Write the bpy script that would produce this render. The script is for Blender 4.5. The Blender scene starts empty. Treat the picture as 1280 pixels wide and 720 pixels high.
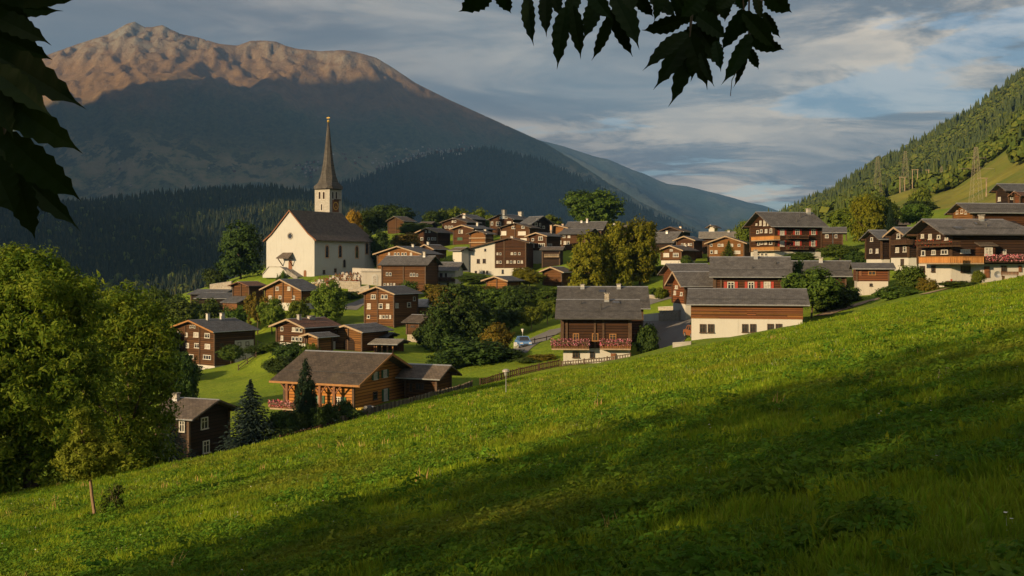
# Alpine village at evening: a meadow, timber chalets, a white church, forests and a mountain.
import bpy, math, random
import numpy as np
from mathutils import Vector

random.seed(7)
RNG = np.random.default_rng(11)
scene = bpy.context.scene
col = scene.collection
R = math.radians

# ------------------------------------------------------------------ camera
F = 1372.0            # focal length in photograph pixels (1280 wide)
HOR = 330.0           # row of the horizon
cam_data = bpy.data.cameras.new("camera")
cam = bpy.data.objects.new("camera", cam_data)
col.objects.link(cam)
cam.location = (0, 0, 0)
cam.rotation_euler = (R(90), 0, 0)
cam_data.sensor_width = 36.0
cam_data.lens = 36.0 * F / 1280.0
cam_data.shift_y = -(360.0 - HOR) / 1280.0
cam_data.clip_start = 0.1
cam_data.clip_end = 60000
scene.camera = cam

# ------------------------------------------------------------------ sun and sky
SUN_AZ = 47.0         # heading the light travels to, degrees right of the view
SUN_EL = 14.5
LH = np.array([math.sin(R(SUN_AZ)), math.cos(R(SUN_AZ))])
TE = math.tan(R(SUN_EL))
sun_data = bpy.data.lights.new("sun", 'SUN')
sun_data.energy = 4.6
sun_data.angle = R(1.3)
sun_data.color = (1.0, 0.72, 0.40)
sun = bpy.data.objects.new("sun", sun_data)
col.objects.link(sun)
sun.rotation_euler = Vector((LH[0], LH[1], -TE)).to_track_quat('-Z', 'Y').to_euler()
sun.location = (-200, -200, 100)

world = bpy.data.worlds.new("World")
scene.world = world
world.use_nodes = True

scene.view_settings.view_transform = 'Standard'
scene.view_settings.look = 'None'
scene.view_settings.gamma = 1.0
scene.view_settings.exposure = 1.88
scene.view_settings.use_curve_mapping = False
cy = scene.cycles
cy.max_bounces = 5
cy.diffuse_bounces = 2
cy.glossy_bounces = 2
cy.transmission_bounces = 3
cy.volume_bounces = 0
cy.transparent_max_bounces = 6
cy.sample_clamp_indirect = 4.0
cy.use_denoising = True
cy.use_adaptive_sampling = True


class NT:
    """A thin wrapper that keeps node code short."""
    def __init__(self, tree):
        self.t = tree
        self.n = tree.nodes
        self.n.clear()

    def node(self, kind, **kw):
        nd = self.n.new(kind)
        for k, v in kw.items():
            setattr(nd, k, v)
        return nd

    def link(self, a, b):
        self.t.links.new(a, b)

    def val(self, sock, v):
        if isinstance(v, bpy.types.NodeSocket):
            self.t.links.new(v, sock)
        elif hasattr(sock.default_value, '__len__') and not hasattr(v, '__len__'):
            sock.default_value = [v] * len(sock.default_value)
        elif hasattr(sock.default_value, '__len__') and len(sock.default_value) == 4 and len(v) == 3:
            sock.default_value = (*v, 1.0)
        else:
            sock.default_value = v

    def math(self, op, a, b=0.0, c=0.0, clamp=False):
        nd = self.node('ShaderNodeMath', operation=op, use_clamp=clamp)
        self.val(nd.inputs[0], a)
        self.val(nd.inputs[1], b)
        self.val(nd.inputs[2], c)
        return nd.outputs[0]

    def vmath(self, op, a, b=(0, 0, 0)):
        nd = self.node('ShaderNodeVectorMath', operation=op)
        self.val(nd.inputs[0], a)
        self.val(nd.inputs[1], b)
        return nd.outputs['Vector']

    def noise(self, vec, scale, detail=4.0, rough=0.55, dist=0.0):
        nd = self.node('ShaderNodeTexNoise')
        if vec is not None:
            self.val(nd.inputs['Vector'], vec)
        nd.inputs['Scale'].default_value = scale
        nd.inputs['Detail'].default_value = detail
        nd.inputs['Roughness'].default_value = rough
        nd.inputs['Distortion'].default_value = dist
        return nd.outputs['Fac']

    def smooth(self, v, lo, hi):
        nd = self.node('ShaderNodeMapRange', interpolation_type='SMOOTHSTEP')
        self.val(nd.inputs['Value'], v)
        nd.inputs['From Min'].default_value = lo
        nd.inputs['From Max'].default_value = hi
        return nd.outputs['Result']

    def mix(self, f, a, b):
        nd = self.node('ShaderNodeMix', data_type='RGBA')
        self.val(nd.inputs[0], f)
        self.val(nd.inputs[6], a)
        self.val(nd.inputs[7], b)
        return nd.outputs[2]

    def mul(self, a, b):
        nd = self.node('ShaderNodeMix', data_type='RGBA', blend_type='MULTIPLY')
        nd.inputs[0].default_value = 1.0
        self.val(nd.inputs[6], a)
        self.val(nd.inputs[7], b)
        return nd.outputs[2]


def build_sky():
    w = NT(world.node_tree)
    tc = w.node('ShaderNodeTexCoord')
    d = tc.outputs['Generated']
    sep = w.node('ShaderNodeSeparateXYZ')
    w.link(d, sep.inputs[0])
    sky = w.node('ShaderNodeTexSky', sky_type='NISHITA', sun_disc=False)
    sky.sun_elevation = R(SUN_EL)
    sky.sun_rotation = R(180 + SUN_AZ)
    sky.altitude = 1200
    sky.air_density = 1.0
    sky.dust_density = 0.8
    sky.ozone_density = 2.0
    # clouds on a flat deck: a direction divided by its height meets the deck
    zc = w.math('ADD', w.math('MAXIMUM', sep.outputs[2], 0.0), 0.10)
    u = w.math('DIVIDE', sep.outputs[0], zc)
    v = w.math('DIVIDE', sep.outputs[1], zc)
    cmb = w.node('ShaderNodeCombineXYZ')
    w.val(cmb.inputs[0], w.math('MULTIPLY', u, 0.75))
    w.val(cmb.inputs[1], w.math('MULTIPLY', v, 0.85))
    p = cmb.outputs[0]
    ox, oy = SKY_SHIFT
    big = w.noise(w.vmath('ADD', p, (3.1 + ox, 1.7 + oy, 0)), 0.42, 2.0, 0.5)
    fine = w.noise(w.vmath('ADD', p, (7.3 + ox, 2.9 + oy, 4.0)), 1.3, 10.0, 0.60, 0.35)
    lump = w.noise(w.vmath('ADD', p, (1.3 + oy, 8.2 + ox, 9.0)), 1.7, 10.0, 0.64, 0.5)
    # the deck is closed towards the left and breaks up to the right
    side = w.smooth(sep.outputs[0], -0.30, 0.42)
    dens = w.math('ADD', w.math('MULTIPLY', fine, 0.70), w.math('MULTIPLY', big, 0.42))
    dens = w.math('SUBTRACT', dens, w.math('MULTIPLY', side, 0.050))
    cover = w.math('MAXIMUM', w.smooth(dens, 0.405, 0.475), 0.50)
    thick = w.smooth(dens, 0.45, 0.60)
    # the broken edges of the clouds catch the evening sun, their bellies stay grey
    rim = w.math('MULTIPLY', w.smooth(lump, 0.44, 0.62), w.math('ADD', 0.3, w.math('MULTIPLY', side, 0.7)))
    tone = w.math('ADD', w.math('MULTIPLY', lump, 0.6), w.math('MULTIPLY', fine, 0.4))
    grey = w.mix(w.smooth(tone, 0.40, 0.62), SKY_GREY_A, SKY_GREY_B)
    lit = w.mix(rim, grey, SKY_LIT)
    cloud = w.mix(w.math('MULTIPLY', thick, 0.72), lit, grey)
    bs = w.node('ShaderNodeBackground')
    w.link(sky.outputs[0], bs.inputs[0])
    bs.inputs[1].default_value = SKY_STRENGTH
    bc = w.node('ShaderNodeBackground')
    w.val(bc.inputs[0], cloud)
    bc.inputs[1].default_value = CLOUD_STRENGTH
    mx = w.node('ShaderNodeMixShader')
    w.val(mx.inputs[0], cover)
    w.link(bs.outputs[0], mx.inputs[1])
    w.link(bc.outputs[0], mx.inputs[2])
    out = w.node('ShaderNodeOutputWorld')
    w.link(mx.outputs[0], out.inputs[0])


SKY_STRENGTH = 0.040
SKY_SHIFT = (21.2, 11.1)
CLOUD_STRENGTH = 0.28
SKY_GREY_A = (0.178, 0.152, 0.165)
SKY_GREY_B = (0.45, 0.370, 0.325)
SKY_LIT = (1.30, 1.00, 0.68)
build_sky()

# ------------------------------------------------------------------ picture geometry
def P(px, py, d):
    """The place that the photograph shows at pixel (px, py), d metres ahead."""
    return np.array([(px - 640.0) / F * d, d, (HOR - py) / F * d])


def XY(px, d):
    return (px - 640.0) / F * d, d


# ------------------------------------------------------------------ small helpers
def hash2(ix, iy, seed):
    h = (ix.astype(np.int64) * 374761393 + iy.astype(np.int64) * 668265263 + seed * 1442695041) & 0xffffffff
    h = ((h ^ (h >> 13)) * 1274126177) & 0xffffffff
    h = h ^ (h >> 16)
    return (h & 0xffff) / 65535.0


def vnoise(x, y, seed=0):
    x0 = np.floor(x); y0 = np.floor(y)
    fx = x - x0; fy = y - y0
    fx = fx * fx * fx * (fx * (fx * 6 - 15) + 10)
    fy = fy * fy * fy * (fy * (fy * 6 - 15) + 10)
    a = hash2(x0, y0, seed); b = hash2(x0 + 1, y0, seed)
    c = hash2(x0, y0 + 1, seed); d = hash2(x0 + 1, y0 + 1, seed)
    return (a + (b - a) * fx) * (1 - fy) + (c + (d - c) * fx) * fy


def fbm(x, y, seed=0, octaves=5, gain=0.5):
    s = np.zeros_like(x, dtype=float); amp = 1.0; tot = 0.0
    for o in range(octaves):
        s += amp * vnoise(x * 2 ** o + 17.3 * o, y * 2 ** o - 9.1 * o, seed + o)
        tot += amp; amp *= gain
    return s / tot


def ridged(x, y, seed=0, octaves=5, gain=0.5):
    s = np.zeros_like(x, dtype=float); amp = 1.0; tot = 0.0
    for o in range(octaves):
        n = 1 - np.abs(2 * vnoise(x * 2 ** o + 5.7 * o, y * 2 ** o + 3.3 * o, seed + o) - 1)
        s += amp * n * n
        tot += amp; amp *= gain
    return s / tot


def tag(o, label=None, cat=None, group=None, kind=None):
    if label: o['label'] = label
    if cat: o['category'] = cat
    if group: o['group'] = group
    if kind: o['kind'] = kind
    return o


def empty(name, loc, rz=0.0):
    o = bpy.data.objects.new(name, None)
    o.empty_display_size = 0.3
    o.location = loc
    o.rotation_euler = (0, 0, rz)
    col.objects.link(o)
    return o


def link(name, mesh, parent=None, loc=None, rot=None):
    o = bpy.data.objects.new(name, mesh)
    col.objects.link(o)
    if parent is not None: o.parent = parent
    if loc is not None: o.location = loc
    if rot is not None: o.rotation_euler = rot
    return o


def np_mesh(name, verts, faces, mats, smooth=False, mat_idx=None):
    """A mesh from arrays; every face has the same number of corners."""
    verts = np.asarray(verts, dtype=np.float32); faces = np.asarray(faces, dtype=np.int32)
    me = bpy.data.meshes.new(name)
    nf, k = faces.shape
    me.vertices.add(len(verts)); me.vertices.foreach_set('co', verts.ravel())
    me.loops.add(nf * k); me.loops.foreach_set('vertex_index', faces.ravel())
    me.polygons.add(nf)
    me.polygons.foreach_set('loop_start', np.arange(0, nf * k, k, dtype=np.int32))
    me.polygons.foreach_set('loop_total', np.full(nf, k, dtype=np.int32))
    me.polygons.foreach_set('use_smooth', np.full(nf, smooth, dtype=bool))
    if mat_idx is not None:
        me.polygons.foreach_set('material_index', np.asarray(mat_idx, dtype=np.int32))
    for m in (mats if isinstance(mats, (list, tuple)) else [mats]):
        me.materials.append(m)
    me.update(calc_edges=True)
    return me


def grid_mesh(name, X, Y, Z, mats, smooth=True):
    n, m = X.shape
    verts = np.stack([X.ravel(), Y.ravel(), Z.ravel()], 1)
    i = np.arange(n - 1)[:, None] * m + np.arange(m - 1)[None, :]
    i = i.ravel()
    faces = np.stack([i, i + 1, i + m + 1, i + m], 1)
    # keep the faces looking up
    v = verts[faces[0]]
    if np.cross(v[1] - v[0], v[2] - v[0])[2] < 0: faces = faces[:, ::-1]
    return np_mesh(name, verts, faces, mats, smooth)


class MB:
    """Collects boxes, prisms and tubes; build() links them as one mesh object."""
    def __init__(self):
        self.v = []; self.f = []; self.mi = []; self.cur = 0

    def add(self, verts, faces):
        b = len(self.v)
        self.v.extend([tuple(map(float, p)) for p in verts])
        self.f.extend([tuple(b + i for i in f) for f in faces])
        self.mi.extend([self.cur] * len(faces))

    def box(self, x0, x1, y0, y1, z0, z1):
        v = [(x0, y0, z0), (x1, y0, z0), (x1, y1, z0), (x0, y1, z0), (x0, y0, z1), (x1, y0, z1), (x1, y1, z1), (x0, y1, z1)]
        self.hexa(v)

    def hexa(self, v):
        self.add(v, [(0, 3, 2, 1), (4, 5, 6, 7), (0, 1, 5, 4), (1, 2, 6, 5), (2, 3, 7, 6), (3, 0, 4, 7)])

    def bar(self, a, b, w, h=None):
        """A square bar from a to b."""
        h = h or w
        a = Vector(a); b = Vector(b); d = (b - a).normalized()
        s = d.cross(Vector((0, 0, 1)))
        if s.length < 1e-4: s = Vector((1, 0, 0))
        s.normalize(); u = s.cross(d).normalized()
        s = s * w / 2; u = u * h / 2
        self.hexa([a - s - u, a + s - u, b + s - u, b - s - u, a - s + u, a + s + u, b + s + u, b - s + u])

    def tube(self, pts, radii, n=7, cap=True):
        rings = []
        pts = [Vector(p) for p in pts]
        for i, p in enumerate(pts):
            d = (pts[min(i + 1, len(pts) - 1)] - pts[max(i - 1, 0)]).normalized()
            s = d.cross(Vector((0.3, 1, 0.1)));
            if s.length < 1e-3: s = d.cross(Vector((1, 0, 0)))
            s.normalize(); u = s.cross(d)
            r = radii[i] if hasattr(radii, '__len__') else radii
            rings.append([p + (s * math.cos(2 * math.pi * k / n) + u * math.sin(2 * math.pi * k / n)) * r for k in range(n)])
        v = [q for r_ in rings for q in r_]
        f = [(i * n + k, i * n + (k + 1) % n, (i + 1) * n + (k + 1) % n, (i + 1) * n + k) for i in range(len(pts) - 1) for k in range(n)]
        if cap: f += [tuple(range(n))[::-1], tuple((len(pts) - 1) * n + k for k in range(n))]
        self.add(v, f)

    def prism(self, poly, axis, a, b):
        """A polygon given in the two other axes, pushed along axis from a to b."""
        def pt(q, t):
            return {'x': (t, q[0], q[1]), 'y': (q[0], t, q[1]), 'z': (q[0], q[1], t)}[axis]
        n = len(poly)
        v = [pt(q, a) for q in poly] + [pt(q, b) for q in poly]
        f = [tuple(range(n)), tuple(range(2 * n - 1, n - 1, -1))] + [(i, i + n, (i + 1) % n + n, (i + 1) % n) for i in range(n)]
        self.add(v, f)

    def mesh(self, name, mats):
        me = bpy.data.meshes.new(name)
        me.from_pydata(self.v, [], self.f)
        for m in (mats if isinstance(mats, (list, tuple)) else [mats]):
            me.materials.append(m)
        if any(self.mi): me.polygons.foreach_set('material_index', self.mi)
        import bmesh
        bm = bmesh.new(); bm.from_mesh(me)
        bmesh.ops.recalc_face_normals(bm, faces=bm.faces)
        bm.to_mesh(me); bm.free()
        me.update()
        return me

    def build(self, name, mats, parent=None, loc=None, rot=None):
        return link(name, self.mesh(name, mats), parent, loc, rot)

# ------------------------------------------------------------------ materials
MATS = {}


def new_mat(name):
    m = bpy.data.materials.new(name)
    m.use_nodes = True
    MATS[name] = m
    return m, NT(m.node_tree)


def finish(n, colour, rough=0.8, height=None, dist=0.02, strength=0.6, spec=0.3, transl=0.0):
    b = n.node('ShaderNodeBsdfPrincipled')
    n.val(b.inputs['Base Color'], colour)
    n.val(b.inputs['Roughness'], rough)
    b.inputs['Specular IOR Level'].default_value = spec
    if height is not None:
        bp = n.node('ShaderNodeBump')
        bp.inputs['Distance'].default_value = dist
        bp.inputs['Strength'].default_value = strength
        n.val(bp.inputs['Height'], height)
        n.link(bp.outputs[0], b.inputs['Normal'])
    out = n.node('ShaderNodeOutputMaterial')
    if transl > 0:
        t = n.node('ShaderNodeBsdfTranslucent')
        n.val(t.inputs[0], colour)
        mx = n.node('ShaderNodeMixShader')
        mx.inputs[0].default_value = transl
        n.link(b.outputs[0], mx.inputs[1]); n.link(t.outputs[0], mx.inputs[2])
        n.link(mx.outputs[0], out.inputs[0])
    else:
        n.link(b.outputs[0], out.inputs[0])
    return b


def objco(n):
    return n.node('ShaderNodeTexCoord').outputs['Object']


def wpos(n):
    return n.node('ShaderNodeNewGeometry').outputs['Position']


def scale_vec(n, v, s):
    nd = n.node('ShaderNodeMapping')
    n.val(nd.inputs['Vector'], v)
    nd.inputs['Scale'].default_value = s
    return nd.outputs[0]


def island(n):
    return n.node('ShaderNodeNewGeometry').outputs['Random Per Island']


def wood(name, a, b, plank=0.33, vertical=False, rough=0.8):
    m, n = new_mat(name)
    co = objco(n)
    sp = n.node('ShaderNodeSeparateXYZ'); n.link(co, sp.inputs[0])
    if vertical:
        t = n.math('ADD', sp.outputs[0], sp.outputs[1])
    else:
        t = sp.outputs[2]
    row = n.math('DIVIDE', t, plank)
    fr = n.math('FRACT', row)
    edge = n.math('MULTIPLY', n.smooth(fr, 0.0, 0.2), n.math('SUBTRACT', 1.0, n.smooth(fr, 0.8, 1.0)))
    wn = n.node('ShaderNodeTexWhiteNoise', noise_dimensions='1D')
    n.val(wn.inputs['W'], n.math('FLOOR', row))
    grain = n.noise(scale_vec(n, co, (1.2, 1.2, 14) if not vertical else (9, 9, 0.8)), 1.6, 5, 0.6)
    patch = n.noise(co, 0.5, 3, 0.6)
    f = n.math('ADD', n.math('MULTIPLY', wn.outputs['Value'], 0.7), n.math('MULTIPLY', grain, 0.5))
    f = n.math('ADD', f, n.math('MULTIPLY', n.math('SUBTRACT', patch, 0.5), 0.9), clamp=True)
    oi = n.node('ShaderNodeObjectInfo')
    c = n.mix(f, a, b)
    c = n.mul(c, n.mix(oi.outputs['Random'], (0.72, 0.74, 0.78), (1.22, 1.15, 1.08)))
    c = n.mul(c, n.mix(edge, (0.16, 0.15, 0.14), (1, 1, 1)))
    finish(n, c, rough, n.math('ADD', edge, n.math('MULTIPLY', grain, 0.3)), 0.03, 0.8, 0.2)
    return m


def plaster(name, a, b, stain=0.35):
    m, n = new_mat(name)
    co = objco(n)
    big = n.noise(co, 0.35, 4, 0.6)
    st = n.noise(scale_vec(n, co, (1.6, 1.6, 0.22)), 1.3, 5, 0.65)
    fine = n.noise(co, 9.0, 4, 0.6)
    c = n.mix(big, a, b)
    c = n.mix(n.math('MULTIPLY', n.smooth(st, 0.5, 0.8), stain), c, tuple(x * 0.55 for x in b))
    finish(n, c, 0.9, n.math('ADD', fine, big), 0.02, 0.5, 0.15)
    return m


def stone(name, a, b, size=0.45, mortar=(0.3, 0.28, 0.25)):
    m, n = new_mat(name)
    co = objco(n)
    v1 = n.node('ShaderNodeTexVoronoi', feature='F1')
    n.val(v1.inputs['Vector'], scale_vec(n, co, (1, 1, 1.6))); v1.inputs['Scale'].default_value = 1 / size
    v2 = n.node('ShaderNodeTexVoronoi', feature='DISTANCE_TO_EDGE')
    n.val(v2.inputs['Vector'], scale_vec(n, co, (1, 1, 1.6))); v2.inputs['Scale'].default_value = 1 / size
    e = n.smooth(v2.outputs['Distance'], 0.02, 0.14)
    fine = n.noise(co, 3.0, 5, 0.65)
    sp = n.node('ShaderNodeSeparateXYZ'); n.link(v1.outputs['Color'], sp.inputs[0])
    c = n.mix(n.math('ADD', n.math('MULTIPLY', sp.outputs[0], 0.6), n.math('MULTIPLY', fine, 0.4)), a, b)
    c = n.mix(e, mortar, c)
    finish(n, c, 0.9, n.math('ADD', e, n.math('MULTIPLY', fine, 0.5)), 0.05, 0.9, 0.15)
    return m


def slate(name, a, b, w=0.38, h=0.24, moss=0.0):
    """Roof slates in courses that follow the eaves; the pieces lie in the object's own axes."""
    m, n = new_mat(name)
    co = objco(n)
    sp = n.node('ShaderNodeSeparateXYZ'); n.link(co, sp.inputs[0])
    cb = n.node('ShaderNodeCombineXYZ')
    n.val(cb.inputs[0], sp.outputs[1]); n.val(cb.inputs[1], sp.outputs[0])
    br = n.node('ShaderNodeTexBrick')
    n.link(cb.outputs[0], br.inputs['Vector'])
    br.inputs['Color1'].default_value = (0, 0, 0, 1); br.inputs['Color2'].default_value = (1, 1, 1, 1)
    br.inputs['Mortar'].default_value = (0.0, 0.0, 0.0, 1)
    br.inputs['Scale'].default_value = 1.0
    br.inputs['Mortar Size'].default_value = 0.012
    br.inputs['Brick Width'].default_value = w
    br.inputs['Row Height'].default_value = h
    patch = n.noise(co, 0.35, 4, 0.62)
    streak = n.noise(scale_vec(n, co, (0.25, 2.2, 1)), 1.4, 4, 0.6)
    f = n.math('ADD', n.math('MULTIPLY', br.outputs['Color'], 0.6), n.math('MULTIPLY', patch, 0.35))
    f = n.math('ADD', f, n.math('MULTIPLY', streak, 0.3), clamp=True)
    c = n.mix(f, a, b)
    oi = n.node('ShaderNodeObjectInfo')
    c = n.mul(c, n.mix(oi.outputs['Random'], (0.80, 0.79, 0.77), (1.16, 1.17, 1.2)))
    worn = n.noise(co, 1.1, 5, 0.7)
    c = n.mul(c, n.mix(n.smooth(worn, 0.3, 0.7), (0.72, 0.70, 0.68), (1.18, 1.17, 1.15)))
    c = n.mul(c, n.mix(br.outputs['Fac'], (1, 1, 1), (0.25, 0.25, 0.25)))
    if moss:
        c = n.mix(n.math('MULTIPLY', n.smooth(patch, 0.52, 0.7), moss), c, (0.09, 0.075, 0.03))
    hgt = n.math('ADD', n.math('MULTIPLY', n.math('SUBTRACT', 1.0, br.outputs['Fac']), 0.7), n.math('MULTIPLY', f, 0.6))
    finish(n, c, 0.75, hgt, 0.03, 0.7, 0.25)
    return m


def plain(name, a, b=None, rough=0.7, scale=3.0, spec=0.3, metal=0.0):
    m, n = new_mat(name)
    b = b or tuple(x * 0.75 for x in a)
    f = n.noise(objco(n), scale, 5, 0.6)
    p = finish(n, n.mix(n.smooth(f, 0.3, 0.7), a, b), rough, f, 0.01, 0.3, spec)
    p.inputs['Metallic'].default_value = metal
    return m


def leaf_mat(name, cols, transl=0.25, rough=0.65, field=False):
    """Leaves whose hue differs from leaf to leaf and from tree to tree."""
    m, n = new_mat(name)
    r = island(n)
    ramp = n.node('ShaderNodeValToRGB')
    el = ramp.color_ramp.elements
    el[0].position = 0.0; el[0].color = (*cols[0], 1)
    el[1].position = 1.0; el[1].color = (*cols[-1], 1)
    for i, c in enumerate(cols[1:-1]):
        e = el.new((i + 1) / (len(cols) - 1)); e.color = (*c, 1)
    clump = n.noise(objco(n), 0.7, 2, 0.5)
    f = n.math('ADD', n.math('MULTIPLY', r, 0.6), n.math('MULTIPLY', n.math('SUBTRACT', clump, 0.25), 0.8), clamp=True)
    n.link(f, ramp.inputs[0])
    oi = n.node('ShaderNodeObjectInfo')
    hs = n.node('ShaderNodeHueSaturation')
    n.val(hs.inputs['Hue'], n.math('ADD', 0.485, n.math('MULTIPLY', oi.outputs['Random'], 0.03)))
    n.val(hs.inputs['Value'], n.math('ADD', 0.85, n.math('MULTIPLY', oi.outputs['Random'], 0.3)))
    n.link(ramp.outputs[0], hs.inputs['Color'])
    c = hs.outputs[0]
    if field:
        # drier and lusher patches over the meadow
        wp = wpos(n)
        f1 = n.noise(wp, 0.16, 4, 0.6); f2 = n.noise(wp, 0.9, 4, 0.65)
        c = n.mix(n.math('MULTIPLY', n.smooth(f1, 0.48, 0.68), 0.55), c, (0.22, 0.215, 0.03))
        c = n.mul(c, n.mix(n.smooth(f2, 0.35, 0.65), (0.72, 0.80, 0.68), (1.25, 1.18, 1.05)))
    finish(n, c, rough, None, spec=0.08, transl=transl)
    return m


def make_materials():
    wood('wood_black', (0.0136, 0.0076, 0.0051), (0.0289, 0.0153, 0.0085))
    wood('wood_dark', (0.0255, 0.0110, 0.0047), (0.0638, 0.0263, 0.0093))
    wood('wood_mid', (0.0414, 0.0188, 0.0068), (0.1035, 0.0469, 0.0153))
    wood('wood_warm', (0.0857, 0.0391, 0.0119), (0.1856, 0.0845, 0.0238))
    wood('wood_orange', (0.2180, 0.0888, 0.0187), (0.3391, 0.1494, 0.0357))
    wood('wood_red', (0.0734, 0.0258, 0.0107), (0.1285, 0.0468, 0.0179))
    wood('plank_dark', (0.0298, 0.0153, 0.0085), (0.0638, 0.0323, 0.0170), 0.18, True)
    wood('plank_mid', (0.0935, 0.0425, 0.0187), (0.1785, 0.0850, 0.0340), 0.18, True)
    wood('plank_orange', (0.3230, 0.1445, 0.0425), (0.4760, 0.2295, 0.0723), 0.16, True)
    wood('plank_grey', (0.0765, 0.0638, 0.0510), (0.1615, 0.1360, 0.1062), 0.2, True)
    plaster('plaster_white', (0.43, 0.42, 0.385), (0.35, 0.34, 0.31))
    plaster('plaster_church', (0.39, 0.395, 0.38), (0.345, 0.345, 0.325), 0.4)
    plaster('plaster_grey', (0.4000, 0.3760, 0.3360), (0.3040, 0.2880, 0.2560), 0.5)
    stone('stone_wall', (0.2040, 0.1785, 0.1403), (0.3570, 0.3145, 0.2465))
    stone('stone_tower', (0.24, 0.23, 0.205), (0.36, 0.345, 0.31), 0.55, (0.30, 0.285, 0.255))
    stone('stone_dark', (0.1020, 0.0978, 0.0892), (0.2040, 0.1913, 0.1700))
    slate('slate_grey', (0.0578, 0.0561, 0.0561), (0.1148, 0.1105, 0.1071))
    slate('slate_blue', (0.0493, 0.0527, 0.0595), (0.0978, 0.1020, 0.1105))
    slate('slate_brown', (0.0527, 0.0425, 0.0348), (0.1148, 0.0918, 0.0723), moss=0.25)
    slate('slate_rust', (0.0723, 0.0357, 0.0255), (0.1403, 0.0723, 0.0467), moss=0.15)
    slate('slate_pale', (0.1360, 0.1232, 0.1020), (0.2295, 0.2082, 0.1700))
    slate('shingle_spire', (0.042, 0.039, 0.035), (0.088, 0.082, 0.074), 0.3, 0.2)
    slate('metal_sheet', (0.2040, 0.2040, 0.2040), (0.3060, 0.3060, 0.3060), 0.9, 6.0)
    plain('trim_pale', (0.2880, 0.2160, 0.1440), (0.2080, 0.1520, 0.0960))
    plain('trim_dark', (0.0400, 0.0224, 0.0120), (0.0720, 0.0400, 0.0200))
    plain('trim_orange', (0.26, 0.125, 0.04), (0.20, 0.095, 0.03))
    plain('frame_white', (0.46, 0.45, 0.41), (0.38, 0.37, 0.34))
    plain('frame_dark', (0.0560, 0.0320, 0.0176))
    plain('shutter_red', (0.30, 0.035, 0.022), (0.20, 0.028, 0.018))
    plain('shutter_green', (0.022, 0.085, 0.04), (0.016, 0.06, 0.03))
    plain('curtain', (0.3840, 0.3600, 0.3200), (0.1760, 0.1600, 0.1440), 0.35, 5.0, 0.5)
    plain('glass_dark', (0.035, 0.037, 0.042), (0.016, 0.017, 0.02), 0.08, 1.5, 0.6)
    plain('door_brown', (0.17, 0.07, 0.028), (0.11, 0.045, 0.02))
    plain('sandstone', (0.42, 0.27, 0.17), (0.33, 0.21, 0.13))
    plain('gold', (0.75, 0.50, 0.12), (0.6, 0.38, 0.08), 0.3, metal=0.8)
    plain('metal_grey', (0.32, 0.33, 0.34), (0.24, 0.25, 0.26), 0.45, metal=0.5)
    plain('metal_dark', (0.05, 0.05, 0.05), (0.03, 0.03, 0.03), 0.5)
    plain('lattice_steel', (0.22, 0.20, 0.14), (0.17, 0.15, 0.11), 0.6)
    plain('paint_white', (0.6240, 0.6080, 0.5760), (0.5440, 0.5280, 0.4960), 0.5)
    plain('paint_red', (0.42, 0.03, 0.02), (0.34, 0.025, 0.018), 0.5)
    plain('paint_blue', (0.10, 0.22, 0.46), (0.085, 0.19, 0.41), 0.22, 2.0, 0.6)
    plain('paint_rust', (0.22, 0.085, 0.035), (0.19, 0.07, 0.03), 0.4)
    plain('rubber', (0.02, 0.02, 0.02), (0.03, 0.03, 0.03), 0.8)
    plain('concrete', (0.3200, 0.3040, 0.2720), (0.2320, 0.2200, 0.2000), 0.9, 1.2)
    plain('yellow_plastic', (0.6, 0.42, 0.05), (0.5, 0.35, 0.05), 0.5)
    plain('skin', (0.5, 0.3, 0.2), (0.46, 0.27, 0.18))
    m, n = new_mat('asphalt')
    co = wpos(n)
    f = n.noise(co, 0.35, 4, 0.6); g = n.noise(co, 7, 4, 0.7)
    c = n.mix(f, (0.105, 0.10, 0.096), (0.165, 0.158, 0.15))
    c = n.mul(c, n.mix(g, (0.75, 0.75, 0.75), (1.15, 1.15, 1.15)))
    finish(n, c, 0.85, g, 0.01, 0.4)
    m, n = new_mat('gravel')
    co = wpos(n)
    f = n.noise(co, 0.6, 5, 0.65)
    finish(n, n.mix(f, (0.17, 0.12, 0.08), (0.31, 0.23, 0.155)), 0.95, n.noise(co, 6, 4, 0.7), 0.03, 0.6)
    m, n = new_mat('bark')
    co = objco(n)
    f = n.noise(scale_vec(n, co, (6, 6, 1.2)), 1.5, 5, 0.65)
    finish(n, n.mix(f, (0.035, 0.024, 0.016), (0.12, 0.088, 0.06)), 0.95, f, 0.04, 0.9)
    m, n = new_mat('bark_pale')
    f = n.noise(scale_vec(n, objco(n), (6, 6, 1.2)), 1.5, 5, 0.65)
    finish(n, n.mix(f, (0.14, 0.085, 0.05), (0.28, 0.19, 0.12)), 0.95, f, 0.03, 0.8)
    # foliage
    leaf_mat('leaf_ash', [(0.030, 0.062, 0.007), (0.078, 0.130, 0.011), (0.146, 0.190, 0.016), (0.220, 0.238, 0.026)], 0.45)
    leaf_mat('leaf_young', [(0.085, 0.115, 0.012), (0.16, 0.19, 0.018), (0.25, 0.26, 0.03)], 0.4)
    leaf_mat('leaf_green', [(0.028, 0.055, 0.010), (0.055, 0.092, 0.013), (0.10, 0.135, 0.020)], 0.3)
    leaf_mat('leaf_dark', [(0.018, 0.036, 0.009), (0.034, 0.060, 0.012), (0.062, 0.092, 0.017)], 0.22)
    leaf_mat('leaf_yellow', [(0.070, 0.092, 0.008), (0.145, 0.155, 0.012), (0.22, 0.195, 0.016)], 0.4)
    leaf_mat('leaf_golden', [(0.16, 0.10, 0.012), (0.30, 0.19, 0.02), (0.40, 0.25, 0.03)], 0.3)
    leaf_mat('leaf_autumn', [(0.060, 0.068, 0.010), (0.125, 0.100, 0.013), (0.20, 0.11, 0.018)], 0.3)
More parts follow.
